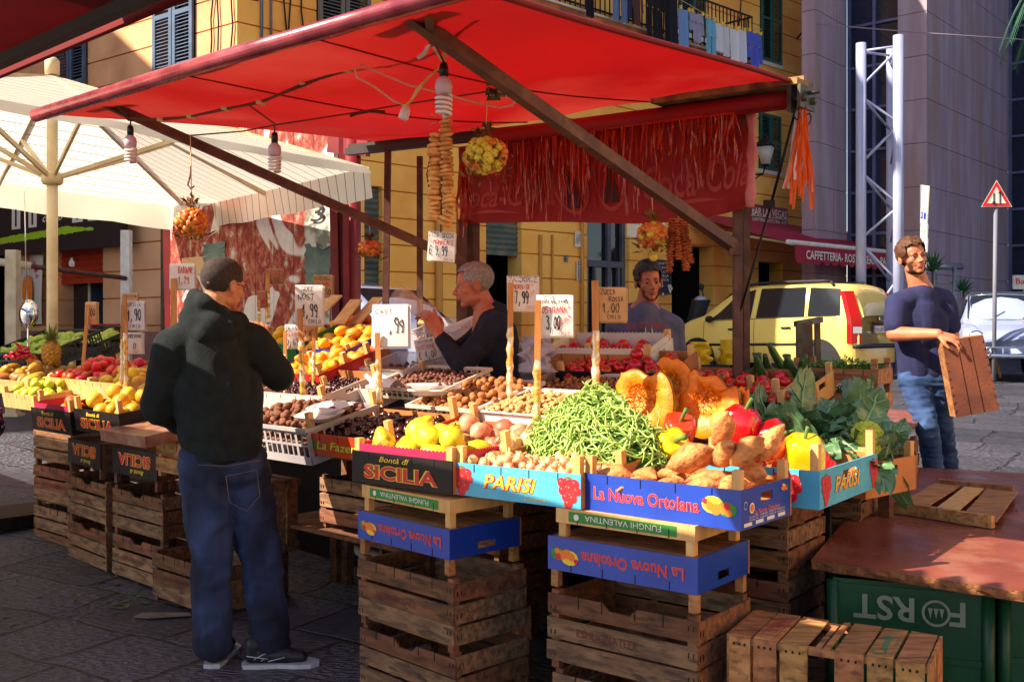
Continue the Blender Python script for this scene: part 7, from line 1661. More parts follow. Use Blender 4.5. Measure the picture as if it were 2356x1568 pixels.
mb = MB(); capsule(mb, PA(2094,738), PA(2106,860), .105, .10); capsule(mb, PA(2140,738,.03), PA(2136,860), .105, .098); capsule(mb, PA(2118,712), PA(2120,770), .10, .115); capsule(mb, nb+V((0,-.02,-.045)), nb+V((0,0,-.14)), .092, .12); capsule(mb, nb+V((0,.02,-.02)), nb+V((0,.02,-.14)), .08, .11); capsule(mb, nb+V((0,0,-.035)), sl, .074, .066); capsule(mb, nb+V((0,0,-.035)), sr, .074, .066); capsule(mb, sl, sl.lerp(el,.72), .068, .07); capsule(mb, sr, sr.lerp(er,.72), .068, .068)
obj('t_shirt', remesh(mb, .009, 4, .007, 8, 31, (1,1,.6)), NVT, D_)
mb = MB(); capsule(mb, PA(2102,872), PA(2144,872), .10, .098)
for h_, k_, a_ in ((PA(2105,885),k1,a1),(PA(2150,885),k2,a2)): capsule(mb, h_, k_, .092, .068); capsule(mb, k_, a_, .066, .06)
obj('jeans', remesh(mb, .009, 2, .009, 10, 4, (1,1,2.4)), DENL, D_)
for a_ in (a1, a2): 
    g_ = gz(a_.x, a_.y); shoe(D_, (a_.x,a_.y+.02,min(a_.z-.08, max(g_, a_.z-.1))), (a_.x+.02,a_.y-.25,0), mt=SHB, sole=BKP)
# the crate he carries
cr = thing('carried_crate','brown wooden crate seen from its flat bottom, carried by the young man','crate',PA(2235,870,-.35)); Yc = 6.12
ca, cb_, cc, cd = P(2168,785,Yc), P(2262,770,Yc-.02), P(2300,942,Yc-.02), P(2200,960,Yc)
xd = (cb_-ca).normalized(); Mc = frame(cd, (cc-cd), (ca-cd).normalized()*1.0 if False else None, None) 
nrm = (cb_-ca).cross(cd-ca).normalized(); nrm = nrm if nrm.y > 0 else -nrm
BRN = mat('brown_hardboard_crate', S(128,70,48), S(106,56,40), scale=5, rough=.7, c3=S(90,50,38), s3=4, bump=.2)
mb = MB(); mb.poly([ca,cb_,cc,cd], .008, nrm); 
for a_, b_ in ((.35,.02),(.65,.03)): mb.bar(ca.lerp(cb_,a_)-nrm*.001, cd.lerp(cc,a_)-nrm*.001, .003, .002, 1)
for i in range(9):
    for e0, e1 in ((ca,cd),(cb_,cc)): q = e0.lerp(e1,(i+.5)/9); q2 = q.lerp((ca+cb_+cc+cd)/4, .1); mb.bar(q-nrm*.001, q2-nrm*.001, .003, .002, 1)
obj('bottom_board', mb, [BRN, STAPLE], cr)
for e0, e1 in ((ca,cb_),(cb_,cc),(cc,cd),(cd,ca)):
    i_ = ((ca+cb_+cc+cd)/4-(e0+e1)/2).normalized()*.008; mb = MB(); mb.add([e0+nrm*.009,e1+nrm*.009,e1+nrm*.11,e0+nrm*.11,e0+nrm*.009+i_,e1+nrm*.009+i_,e1+nrm*.11+i_,e0+nrm*.11+i_],[(0,1,2,3),(7,6,5,4),(0,4,5,1),(3,2,6,7),(0,3,7,4),(1,5,6,2)]); obj('side_board', mb, WOOD, cr)
# ---- E: polka dot sleeve at the left edge
E_ = thing('person','person in a dark blue dotted dress, cut off at the left edge','person',(-3.32,6.0,0)); Y = 6.0
mb = MB(); hx = -3.32; head_blobs(mb, hframe(V((hx,6.0,1.52)),(.2,1,0)), .95); capsule(mb, (hx,6.0,1.45), (hx,6.0,1.33), .05, .06); capsule(mb, (hx,6,1.3), (hx,6,.9), .11, .12)
sE, eE, wE = V((hx+.17,6.0,1.3)), V((hx+.23,5.95,1.05)), V((hx+.2,6.15,.85))
capsule(mb, (hx,6,1.33), sE, .05, .045); capsule(mb, sE, eE, .045, .036); capsule(mb, eE, wE, .034, .024); hand(mb, wE, (.1,.4,-.8), (.9,-.2,0), .5, .9, 1)
for k in (-1,1): capsule(mb, (hx+.09*k,6,.85), (hx+.09*k,6,.45), .08, .055); capsule(mb, (hx+.09*k,6,.45), (hx+.09*k,6,.08), .055, .035)
obj('body', remesh(mb, .006, 3), SKN, E_); head_parts(E_, hframe(V((hx,6.0,1.52)),(.2,1,0)), .95, HAIRK, hairline=.07, puff=1.5)
dm = mat('dark_dotted_cotton', S(24,26,62), rough=.8).copy(); nt_ = dm.node_tree; vo = _n(nt_,'ShaderNodeTexVoronoi'); vo.inputs['Scale'].default_value = 34; tc_ = _n(nt_,'ShaderNodeTexCoord'); nt_.links.new(tc_.outputs['Object'], vo.inputs['Vector'])
lt_ = _n(nt_,'ShaderNodeMath', operation='LESS_THAN'); lt_.inputs[1].default_value = .3; nt_.links.new(vo.outputs['Distance'], lt_.inputs[0]); mx_ = _n(nt_,'ShaderNodeMixRGB'); nt_.links.new(lt_.outputs[0], mx_.inputs[0]); mx_.inputs[1].default_value = (*S(24,26,66),1); mx2 = _n(nt_,'ShaderNodeMixRGB'); mx2.inputs[1].default_value = (*S(210,200,210),1); mx2.inputs[2].default_value = (*S(190,40,40),1)
sp_ = _n(nt_,'ShaderNodeSeparateColor'); nt_.links.new(vo.outputs['Color'], sp_.inputs[0]); g2 = _n(nt_,'ShaderNodeMath', operation='GREATER_THAN'); g2.inputs[1].default_value = .5; nt_.links.new(sp_.outputs[0], g2.inputs[0]); nt_.links.new(g2.outputs[0], mx2.inputs[0]); nt_.links.new(mx2.outputs[0], mx_.inputs[2]); nt_.links.new(mx_.outputs[0], nt_.nodes['Principled BSDF'].inputs['Base Color'])
mb = MB(); capsule(mb, (hx,6,1.28), (hx,6,.95), .14, .15); capsule(mb, (hx,6,.95), (hx+.02,6,.62), .17, .2); capsule(mb, (hx,6,1.32), sE, .07, .08); capsule(mb, sE, eE, .085, .095); capsule(mb, eE, wE, .09, .07)
obj('dress', remesh(mb, .014, 4, .008, 8, 6), dm, E_)
for k in (-1,1): shoe(E_, (hx+.09*k,6,.0), (hx+.1*k,6.25,0), mt=SHB, sole=BKP)
# ================= vehicles
TYR = mat('tyre_rubber', S(26,26,28), rough=.85); RIMM = mat('grey_hubcap', S(150,152,158), rough=.35, metal=.6); CHR = mat('chrome', S(210,212,216), rough=.12, metal=1)
CARG = mat('car_glass', (.012,.016,.024), rough=.08, spec=.45); TRIM = mat('black_car_trim', S(30,30,36), rough=.6); LRED = mat('red_lamp_lens', S(190,20,28), rough=.12, spec=.8, coat=.5); LWHT = mat('clear_lamp_lens', S(214,220,226), rough=.1, spec=.8)
def interp(tab, x):
    for (a, *va), (b, *vb) in zip(tab, tab[1:]):
        if a <= x <= b: k = (x-a)/(b-a); return [p+(q-p)*k for p, q in zip(va, vb)]
    return list(tab[0][1:]) if x < tab[0][0] else list(tab[-1][1:])
def car(label, name, M, tab, paint, glass, wheels, extra, W_=24):
    """tab rows: x, half width, z sill, z belt, half width roof, z roof.  x forward"""
    r = thing(name, label, 'car'); x0, x1 = tab[0][0], tab[-1][0]; n = 44; mb = MB(); vs = []; K = 12
    for i in range(n+1):
        x = x0+(x1-x0)*i/n; w, zs, zb, wr, zr = interp(tab, x)
        half = [(w*.86,zs),(w*.97,zs+.08),(w,zs+(zb-zs)*.35),(w*1.0,zs+(zb-zs)*.7),(w*.975,zb),(wr+(w*.975-wr)*.45,zb+(zr-zb)*.5),(wr*1.0,zb+(zr-zb)*.9),(wr*.9,zr),(wr*.5,zr+.015),(0,zr+.02)]
        ring = half+[(-a,b) for a,b in reversed(half[:-1])]; vs += [(x,a,b) for a,b in ring]
    k = 19
    mb.add(vs, [(i*k+j,i*k+j+1,(i+1)*k+j+1,(i+1)*k+j) for i in range(n) for j in range(k-1)]+[tuple(range(k)), tuple(reversed(range(n*k,n*k+k)))], 0, True)
    obj('body', mb, paint, r)
    def side(x, f, sgn, off=.004):   # point on the flank: f 0 sill..1 belt..2 roof
        w, zs, zb, wr, zr = interp(tab, x)
        if f <= 1: z = zs+(zb-zs)*f; y = w*(1 if f < .7 else 1-.025*(f-.7)/.3)
        else: g = f-1; z = zb+(zr-zb)*g; y = w*.975+(wr-w*.975)*(g*1.1 if g < .5 else .55+(g-.5)*1.125)
        return V((x, sgn*(y+off), z))
    for nm, pts, mt_ in glass:
        for sgn in (1,-1):
            q = []; 
            # fill polygon given as two chains (top, bottom)
            top, bot = pts; m = 10; mb = MB(); rows = []
            for i in range(m+1):
                t = i/m; xt, ft = top[0][0]+(top[1][0]-top[0][0])*t, top[0][1]+(top[1][1]-top[0][1])*t; xb, fb = bot[0][0]+(bot[1][0]-bot[0][0])*t, bot[0][1]+(bot[1][1]-bot[0][1])*t
                for j in range(5): s_ = j/4; rows.append(side(xb+(xt-xb)*s_, fb+(ft-fb)*s_, sgn, .012))
            mb.add(rows, [(i*5+j,i*5+j+1,(i+1)*5+j+1,(i+1)*5+j) for i in range(m) for j in range(4)], 0, True); obj(nm, mb, mt_, r)
    for wx, wr_, hw in wheels:
        for sgn in (1,-1):
            Mw_ = Matrix.Translation((wx, sgn*(hw-.09), wr_))@Matrix.Rotation(R(-90*sgn),4,'X'); mb = MB()
            mb.lathe([(.001,-.08),(wr_*.7,-.09),(wr_*.96,-.08),(wr_,-.04),(wr_,.05),(wr_*.95,.09),(wr_*.7,.1)],28,0,Mw_); w1_ = obj('wheel', mb, TYR, r)
            mb = MB(); mb.lathe([(.001,.06),(wr_*.2,.085),(wr_*.3,.07),(wr_*.55,.075),(wr_*.66,.1),(wr_*.7,.096)],24,0,Mw_); obj('hubcap', mb, RIMM, w1_)
            mb = MB(); y = sgn*(hw+.006); N = 24; mb.add([(wx+(wr_+.05)*math.cos(math.pi*i/N), sgn*(interp(tab, wx+(wr_+.05)*math.cos(math.pi*i/N))[0]+.006), wr_+(wr_+.05)*math.sin(math.pi*i/N)) for i in range(N+1)]+[(wx-wr_-.05,y,.14),(wx+wr_+.05,y,.14)], [tuple(range(N+3))], 0); obj('wheel_arch', mb, TRIM, r)
    extra(r, side); r.matrix_basis = M; return r
CREAM = mat('cream_car_paint', S(250,218,116), S(246,210,106), scale=2, rough=.25, coat=.6, spec=.5)
def place(p, hd, z): h = V(hd).normalized(); return Matrix(((h.x,-h.y,0,p[0]),(h.y,h.x,0,p[1]),(0,0,1,z),(0,0,0,1)))
ptab = [(-1.74,.70,.42,.88,.55,.98),(-1.70,.76,.30,.93,.60,1.22),(-1.60,.785,.27,.97,.63,1.42),(-1.45,.79,.25,.99,.64,1.485),(-1.0,.79,.24,.98,.65,1.51),(0,.79,.22,.95,.65,1.50),(.45,.79,.22,.93,.63,1.44),(.75,.79,.22,.92,.66,1.24),(1.02,.785,.22,.91,.70,1.02),(1.35,.77,.24,.86,.66,.93),(1.62,.72,.28,.76,.58,.82),(1.76,.62,.34,.60,.5,.64)]
pgl = [('rear_quarter_window',(((-1.42,1.86),(-.92,1.88)),((-1.46,1.02),(-.92,1.02))),CARG),('rear_door_window',(((-.84,1.9),(-.05,1.9)),((-.86,1.02),(.0,1.02))),CARG),('front_door_window',(((.06,1.9),(.42,1.82)),((.1,1.02),(.95,1.05))),CARG)]
def rear_pt(y, f):   # on the tailgate
    z = .42+f*1.06; x = -1.745 if z < .95 else -1.745+(z-.95)*.3
    return V((x-.012, y, z))
def pex(r, side):
    mb = MB(); mb.grid(lambda a,b: rear_pt((-.56+1.12*a)*(1-.08*b), .53+.40*b)+V((.012+.035*abs(2*a-1)**3,0,0)), 12, 6); obj('rear_window', mb, CARG, r)
    for s_ in (1,-1):
        mb = MB(); mb.grid(lambda a,b: V((-1.765+.10*a+.26*max(0,b-.45), s_*((.66+.13*a)-.06*max(0,b-.5)), .56+.82*b)), 5, 12); mb.grid(lambda a,b: V((-1.655+.07*a+.26*max(0,b-.45), s_*(.802-.13*max(0,b-.42)), .56+.82*b)), 2, 12); l_ = obj('tail_light', mb, LRED, r)
        mb = MB(); mb.grid(lambda a,b: V((-1.772+.09*a, s_*(.664+.12*a), .72+.1*b)), 3, 3); obj('reverse_lens', mb, LWHT, l_)
        mb = MB(); mb.tube([side(x,1.98,s_,.0)+V((0,-s_*.02,.055)) for x in (-1.25,-1.1,-.6,-.1,.25,.38)], .022, 8); 
        for x in (-1.3,.42): mb.tube([side(x,1.93,s_,0)+V((0,-s_*.02,.0)), side(x+(.06 if x < 0 else -.06),1.98,s_,.0)+V((0,-s_*.02,.055))], .024, 8)
        obj('roof_rail', mb, TRIM, r)
        mb = MB(); mb.tube([side(x,.42,s_,.01) for x in (-1.1,-.5,0,.5,1.0)], .022, 6, sx=.6); obj('side_strip', mb, TRIM, r)
        for x in (-.55,.42): mb = MB(); mb.tube([side(x-.08,.78,s_,.02), side(x+.08,.78,s_,.02)], .018, 6); obj('door_handle', mb, TRIM, r)
        mb = MB(); mb.ell(side(.85,1.12,s_,.09), (.06,.09,.06)); obj('wing_mirror', mb, TRIM, r)
        mb = MB()
        for x in (-.9,.03,1.0): mb.tube([side(x,.1+.1*k if x > -.5 else .35+.08*k,s_,.001) for k in range(10)], .004, 4)
        mb.tube([side(x,1.0,s_,.002) for x in (-1.4,-.9,-.4,0,.5,.98)], .005, 4)
        obj('door_gap', mb, TRIM, r)
    mb = MB(); mb.tube([V((-1.70,.82,.52)), V((-1.80,.72,.52)), V((-1.83,.4,.52)), V((-1.84,0,.52)), V((-1.83,-.4,.52)), V((-1.80,-.72,.52)), V((-1.7,-.82,.52))], .035, 8); obj('bumper_strip', mb, TRIM, r)
    mb = MB(); mb.grid(lambda a,b: V((-1.60-.20*math.sin(math.pi*a)**.35, .82-1.64*a, .24+.30*b)), 24, 4); obj('rear_bumper', mb, CREAM, r)
    mb = MB(); Mp_ = Matrix(((0,0,-1,-1.775),(-1,0,0,0),(0,1,0,.78),(0,0,0,1))); mb.box((-.24,-.055,0),(.24,.055,.008),0,Mp_); mb.box((-.24,-.055,.0081),(-.21,.055,.009),1,Mp_); mb.box((.21,-.055,.0081),(.24,.055,.009),1,Mp_); ptext(mb, Mp_, 'DD 687XD', 0, -.005, .06, .38, 2, .010); obj('number_plate', mb, [WHT, BLUEC, BLK], r)
    mb = MB(); mb.tube([V((-1.79,-.28,.87)), V((-1.79,.28,.87))], .022, 6); obj('tailgate_handle', mb, TRIM, r)
    mb = MB(); Mp2 = Matrix(((0,0,-1,-1.768),(-1,0,0,.42),(0,1,0,.74),(0,0,0,1))); ptext(mb, Mp2, 'Panda', 0, 0, .03, .14, 0, .004); mb.lathe([(.04,0),(.035,.006),(.002,.008)],14,0,Matrix(((0,0,-1,-1.765),(-1,0,0,0),(0,1,0,.95),(0,0,0,1)))); obj('badge', mb, CHR, r)
    for s_ in (1,-1): mb = MB(); mb.ell((1.62,s_*.58,.68), (.1,.13,.1)); obj('headlight', mb, LWHT, r)
    mb = MB(); mb.grid(lambda a,b: V((.50+.5*b, (-.58+1.16*a)*(1+.08*b), 1.43-.40*b+.012)), 8, 4); obj('windscreen', mb, CARG, r)
hd = V((-.731,.682,0)); Crl = V((.334*15.75, 15.75, 0)); cen = Crl+hd*1.7+V((.682,.731,0))*.79
pan = car('cream yellow five-door hatchback with roof rails parked behind the stall, seen from its rear corner', 'parked_car', place(cen, hd, .60), ptab, CREAM, pgl, [(-1.12,.29,.78),(1.12,.29,.78)], pex)
WHC = mat('white_car_paint', S(146,158,196), S(138,150,188), scale=2, rough=.2, coat=.6)
ftab = [(-1.48,.5,.35,.6,.4,.66),(-1.38,.6,.28,.74,.44,.8),(-1.1,.655,.22,.83,.46,1.08),(-.8,.66,.2,.84,.46,1.25),(-.3,.66,.2,.83,.46,1.31),(.15,.66,.2,.82,.45,1.28),(.45,.66,.2,.81,.48,1.06),(.66,.655,.2,.80,.52,.86),(1.0,.64,.22,.74,.48,.80),(1.3,.58,.26,.66,.4,.70),(1.47,.46,.32,.54,.3,.56)]
fgl = [('side_window',(((-.75,1.85),(.1,1.85)),((-.85,1.05),(.5,1.05))),CARG)]
def fex(r, side):
    mb = MB(); mb.grid(lambda a,b: V((.19+.42*b, (-.43+.86*a)*(1+.1*b), 1.255-.37*b+.02)), 10, 6); obj('windscreen', mb, CARG, r)
    mb = MB(); mb.tube([V((.2,-.46,1.27)),V((.64,-.52,.88)),V((.66,0,.885)),V((.64,.52,.88)),V((.2,.46,1.27)),V((.18,0,1.30)),V((.2,-.46,1.27))], .014, 6); obj('windscreen_seal', mb, CHR, r)
    for k in (-.2,.22): mb = MB(); mb.tube([V((.66,k,.9)),V((.52,k+.22,1.02))], .008, 5); obj('wiper', mb, CHR, r)
    mb = MB(); mb.grid(lambda a,b: V((-.75+.9*a, -.43+.86*b, 1.335+.01*math.sin(a*3.1)-.03*(2*a-1)**2+.0)), 8, 8); mb.box((-.75,-.42,1.28),(.15,.42,1.325)); obj('fabric_roof', mb, mat('dark_blue_roof_cloth', S(40,44,70), rough=.8), r)
    for s_ in (1,-1):
        Mh_ = Matrix.Translation((1.30,s_*.46,.62))@Matrix.Rotation(R(84),4,'Y'); mb = MB(); mb.lathe([(.1,-.05),(.112,0),(.1,.03),(.09,.034)],20,0,Mh_); h_ = obj('headlight', mb, CHR, r); mb = MB(); mb.lathe([(.09,.03),(.06,.045),(.002,.052)],18,0,Mh_); obj('lens', mb, LWHT, h_)
        mb = MB(); mb.ell((1.36,s_*.42,.44), (.03,.04,.04)); obj('indicator', mb, LWHT, r)
        mb = MB(); mb.ell(V((.7,s_*.72,.92)), (.02,.05,.05), 12, 8); mb.tube([V((.66,s_*.6,.86)), V((.7,s_*.7,.91))], .008, 5); obj('wing_mirror', mb, CHR, r)
        mb = MB(); mb.tube([V((1.46,s_*.3,.3)), V((1.56,s_*.3,.36)), V((1.56,s_*.3,.46)), V((1.50,s_*.28,.48))], .018, 8); obj('overrider', mb, CHR, r)
    mb = MB(); mb.tube([V((1.2,-.66,.36)),V((1.45,-.55,.36)),V((1.54,-.3,.36)),V((1.56,0,.36)),V((1.54,.3,.36)),V((1.45,.55,.36)),V((1.2,.66,.36))], .035, 8); mb.tube([V((1.50,-.5,.46)),V((1.56,-.3,.48)),V((1.58,0,.48)),V((1.56,.3,.48)),V((1.50,.5,.46))], .014, 8); obj('front_bumper', mb, CHR, r)
    mb = MB(); mb.tube([V((.67,-.5,.835)),V((1.0,-.47,.8)),V((1.3,-.38,.69)),V((1.42,0,.62)),V((1.3,.38,.69)),V((1.0,.47,.8)),V((.67,.5,.835))], .004, 4); obj('bonnet_gap', mb, TRIM, r)
car('small white vintage car with a dark cloth roof and chrome bumper, at the right edge', 'parked_car', place((7.8,16.4), (-.32,-.95,0), .64), ftab, WHC, fgl, [(-.9,.26,.64),(.92,.26,.64)], fex)
def vex(r, side):
    mb = MB(); mb.grid(lambda a,b: V((.50+.5*b, (-.58+1.16*a)*(1+.08*b), 1.43-.40*b+.012)), 8, 4); obj('windscreen', mb, CARG, r)
    mb = MB(); mb.tube([side(x,1.0,1,.002) for x in (-1.4,-.9,-.4,0,.5,.98)], .008, 4); obj('door_gap', mb, TRIM, r)
car('white hatchback half hidden behind the red column and brown posts', 'parked_car', place((-1.85,11.9), (.86,-.5,0), .42), ptab, WHC, pgl, [(-1.12,.29,.78),(1.12,.29,.78)], vex)
# scooter
sc_r = thing('parked_scooter','black and silver motor scooter parked between the seller in grey and the cream car','scooter',P(1600,790,19.5)); Ys = 19.5
mb = MB(); mb.grid(lambda a,b: P(1618-30*b*(1-.3*a)-14*a, 690+88*b, Ys)+V((.12*math.cos(a*3.14),-.1-.14*math.sin(a*3.14),0)), 8, 8); obj('front_shield', mb, TRIM, sc_r)
mb = MB(); mb.ell(P(1612,692,Ys-.1), (.13,.12,.1)); obj('headlight', mb, mat('silver_plastic', S(176,180,190), rough=.3, metal=.3), sc_r)
mb = MB(); mb.tube([P(1620,690,Ys), P(1616,668,Ys)], .012, 6); mb.ell(P(1614,660,Ys), (.05,.02,.07)); obj('mirror', mb, TRIM, sc_r)
mb = MB(); mb.tube([P(1590,688,Ys), P(1634,694,Ys)], .018, 8); obj('handlebar', mb, TRIM, sc_r)
mb = MB(); capsule(mb, P(1640,760,Ys+.3), P(1690,752,Ys+.9), .14, .16); obj('seat', mb, TRIM, sc_r)
mb = MB(); mb.lathe([(.12,-.05),(.24,-.06),(.26,0),(.24,.06),(.12,.05)],20,0,Matrix.Translation((P(1594,0,Ys).x,Ys,.88))@Matrix.Rotation(R(90),4,'X')); obj('wheel', mb, TYR, sc_r)
# ================= kiosk: painted wall, red column and frames
k0, k1 = P(392,0,9.6), P(768,0,8.3); k0.z = k1.z = 0
def wornmat():
    m = bpy.data.materials.new('worn_red_white_paint'); m.use_nodes = True; nt = m.node_tree; L = nt.links.new; b = nt.nodes['Principled BSDF']; tc = _n(nt,'ShaderNodeTexCoord')
    mp = _n(nt,'ShaderNodeMapping'); mp.inputs['Scale'].default_value = (1.1,1.1,.8); L(tc.outputs['Object'], mp.inputs[0]); n1 = _n(nt,'ShaderNodeTexNoise'); n1.inputs['Scale'].default_value = 1.7; n1.inputs['Detail'].default_value = 1; n1.inputs['Distortion'].default_value = 1.2; L(mp.outputs[0], n1.inputs['Vector'])
    r1 = _n(nt,'ShaderNodeValToRGB'); r1.color_ramp.elements[0].position = .55; r1.color_ramp.elements[1].position = .56; L(n1.outputs['Fac'], r1.inputs[0])
    mp2 = _n(nt,'ShaderNodeMapping'); mp2.inputs['Scale'].default_value = (6,6,3); L(tc.outputs['Object'], mp2.inputs[0]); n2 = _n(nt,'ShaderNodeTexNoise'); n2.inputs['Scale'].default_value = 3; n2.inputs['Detail'].default_value = 6; n2.inputs['Roughness'].default_value = .7; L(mp2.outputs[0], n2.inputs['Vector'])
    r2 = _n(nt,'ShaderNodeValToRGB'); r2.color_ramp.elements[0].position = .47; r2.color_ramp.elements[1].position = .53; L(n2.outputs['Fac'], r2.inputs[0])
    a = _n(nt,'ShaderNodeMixRGB'); L(r2.outputs[0], a.inputs[0]); a.inputs[1].default_value = (*S(168,92,72),1); a.inputs[2].default_value = (*S(128,44,34),1); c = _n(nt,'ShaderNodeMixRGB'); L(r2.outputs[0], c.inputs[0]); c.inputs[1].default_value = (*S(214,206,204),1); c.inputs[2].default_value = (*S(206,196,196),1)
    r2b = _n(nt,'ShaderNodeValToRGB'); r2b.color_ramp.elements[0].position = .36; r2b.color_ramp.elements[1].position = .40; L(n2.outputs['Fac'], r2b.inputs[0]); a2 = _n(nt,'ShaderNodeMixRGB'); L(r2b.outputs[0], a2.inputs[0]); L(a.outputs[0], a2.inputs[2]); a2.inputs[1].default_value = (*S(170,190,176),1)
    m3 = _n(nt,'ShaderNodeMixRGB'); L(r1.outputs[0], m3.inputs[0]); L(a2.outputs[0], m3.inputs[1]); L(c.outputs[0], m3.inputs[2]); L(m3.outputs[0], b.inputs['Base Color']); b.inputs['Roughness'].default_value = .8
    bp = _n(nt,'ShaderNodeBump'); bp.inputs['Strength'].default_value = .5; bp.inputs['Distance'].default_value = .01; L(n2.outputs['Fac'], bp.inputs['Height']); L(bp.outputs[0], b.inputs['Normal']); return m
ki = thing('painted_kiosk','closed kiosk of worn red and white painted boards with torn posters, behind the mangoes','kiosk',k0)
Mk = frame(k0, k1-k0); Lk = (k1-k0).length; zk = .1; mb = MB(); nb_ = 9
WRN = wornmat()
for i in range(nb_): mb.box((Lk*i/nb_+.003,0,zk),(Lk*(i+1)/nb_-.003,.05+.006*(i%2),3.3),0,Mk)
obj('board_wall', mb, WRN, ki); mb = MB(); mb.box((-.02,.07,zk),(Lk-.02,.3,3.25),0,Mk); obj('kiosk_body', mb, DRK, ki)
POS = mat('torn_poster_paper', S(200,196,190), S(120,124,110), scale=5, rough=.8, detail=8, lo=.45, hi=.55); PST = mat('grey_teal_poster', S(110,130,124), S(60,80,84), scale=4, rough=.8, detail=8)
def kp(x, y): 
    t, z = hit(x, y, k0, (k1-k0).normalized()); return t, z
def poster(x0, y0, x1, y1, mt_, txt=None, jag=.04, seed=0, off=.006, red=False):
    ta, za_ = kp(x0, y0); tb_, zb_ = kp(x1, y1); rg = random.Random(seed); pts = []
    for i in range(8): pts.append((ta+(tb_-ta)*i/8, za_+rg.uniform(-jag,jag)*.4))
    for i in range(10): pts.append((tb_+rg.uniform(-jag,jag)*.3, za_+(zb_-za_)*i/10))
    for i in range(8): pts.append((tb_+(ta-tb_)*i/8, zb_+rg.uniform(-jag,jag)))
    for i in range(10): pts.append((ta+rg.uniform(-jag,jag)*.6, zb_+(za_-zb_)*i/10))
    c = ((ta+tb_)/2, (za_+zb_)/2); mb = MB(); v = [(c[0],-off,c[1])]+[(a,-off-rg.uniform(0,.01),b) for a,b in pts]; n = len(pts); mb.add(v, [(0,i+1,(i+1)%n+1) for i in range(n)], 0, False, Mk)
    if txt: ptext(mb, Mk@Matrix(((1,0,0,0),(0,0,-1,0),(0,1,0,0),(0,0,0,1))), txt, c[0], c[1]+(za_-zb_)*.18, abs(za_-zb_)*.4, abs(tb_-ta)*.5, 1, off+.02)
    obj('poster', mb, [mt_, BLK], ki)
poster(706,456,764,562,POS,'3',.04,2); poster(702,560,762,690,PST,None,.05,3); poster(470,560,520,600,PST,None,.03,4,.008); poster(420,595,520,625,mat('tan_poster',S(206,170,130),rough=.8),None,.03,5); poster(716,640,762,752,POS,None,.03,6,.012)
def red_tube(x, y0, y1, Y, rad, nm='column', box=False, x2=None):
    a = P(x, y0, Y); b = P(x2 if x2 is not None else x, y1, Y); b.z = max(0, b.z); mb = MB()
    if box: mb.bar(b, a, rad*2, rad*2, up=V((0,1,0)))
    else: mb.tube([b, a], rad, 20)
    obj(nm, mb, WRD, ki)
red_tube(812,318,1500,8.0,.062); red_tube(803,318,1500,8.1,.07,'column',True); red_tube(768,455,1500,8.0,.03,'frame_post',True,783); red_tube(796,470,1500,7.9,.022,'frame_post',True,800)
mb = MB(); mb.bar(P(760,322,8.15),P(850,330,7.9),.05,.2); obj('frame_beam', mb, WRD, ki)
# gap left of kiosk: dark door frame, teal post
TEA = mat('teal_frame_paint', S(70,110,104), rough=.6)
for x, w_, m_, x2, Yk in ((386,.05,WRD,398,9.7),(418,.035,TEA,418,9.6),(430,.03,TEA,430,9.6),(374,.02,IRON,374,9.9)): mb = MB(); a = P(x,520,Yk); b = P(x2,1500,Yk); b.z = .05; mb.bar(b, a, w_*1.6, w_, up=V((0,1,0))); obj('frame_post', mb, m_, ki)
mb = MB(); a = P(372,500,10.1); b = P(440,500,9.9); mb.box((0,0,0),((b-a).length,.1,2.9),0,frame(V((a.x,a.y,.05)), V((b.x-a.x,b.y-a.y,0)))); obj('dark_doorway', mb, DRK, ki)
# ================= shops at the left
fs2 = hit(0,505,OA,DA)
MA3 = MA@Matrix.Scale(-1,4,(1,0,0)) if False else None
dA = (-DA).normalized(); nA_ = V((-.608,-.794,0))
def wallM(o, dirr, n_, out): return Matrix(((dirr.x,0,n_.x,o.x+n_.x*out),(dirr.y,0,n_.y,o.y+n_.y*out),(0,1,0,0),(0,0,0,1)))
MAL = wallM(OA, dA, nA_, .0)      # x along the wall to the right (negative values), y up, z out
def al(x, y, out=0):
    o2 = OA+nA_*out; t, z = hit(x, y, o2, DA); return -t, z
sgn_ = thing('shop_sign','black shop sign with a torn lime green stripe and bottle pictures over the left shop','shop sign',(-8,15.5,3))
ta, _ = al(-60,500,.3); tb_, zb_ = al(283,565,.3); _, zt_2 = al(140,470,.3); MS = wallM(OA, dA, nA_, .3)
mb = MB(); mb.box((ta,zb_,-.08),(tb_,zb_+.85,0),0,MS); obj('panel', mb, mat('dark_brown_sign', S(40,22,20), rough=.8), sgn_)
mb = MB(); n = 60; rg = random.Random(1); up_ = []; lo_ = []
for i in range(n+1):
    k = i/n; x = ta+.2+(tb_-ta-1.0)*k; th_ = (.09 if k < .8 else .09*(1-k)/.2)
    up_.append((x, zb_+.18+th_+.02*rg.random()+.12*k, .003)); lo_.append((x, zb_+.18-.03*rg.random()+.12*k, .003))
mb.add(up_+lo_, [(i,n+1+i,n+2+i,i+1) for i in range(n)], 0, False, MS); obj('green_stripe', mb, mat('lime_paint', S(156,196,30), rough=.6), sgn_)
mb = MB(); ptext(mb, MS, "Daincuti's", tb_-.48, zb_+.62, .16, .75, 0, .004, .01, .3); ptext(mb, MS, 'cciollo', tb_-2.0, zb_+.55, .13, .6, 1, .004, .01, .3); obj('lettering', mb, [mat('green_letters', S(120,150,60), rough=.6), WHTP], sgn_)
for x, w_ in ((-.95,.3),(-1.4,.3),(-2.75,.26),(-3.3,.28)): mb = MB(); mb.box((tb_+x,zb_+.42,.002),(tb_+x+w_,zb_+.84,.006),0,MS); mb.box((tb_+x+w_*.4,zb_+.46,.0062),(tb_+x+w_*.6,zb_+.75,.01),1,MS); obj('bottle_picture', mb, [WHTP, TRIM], sgn_)
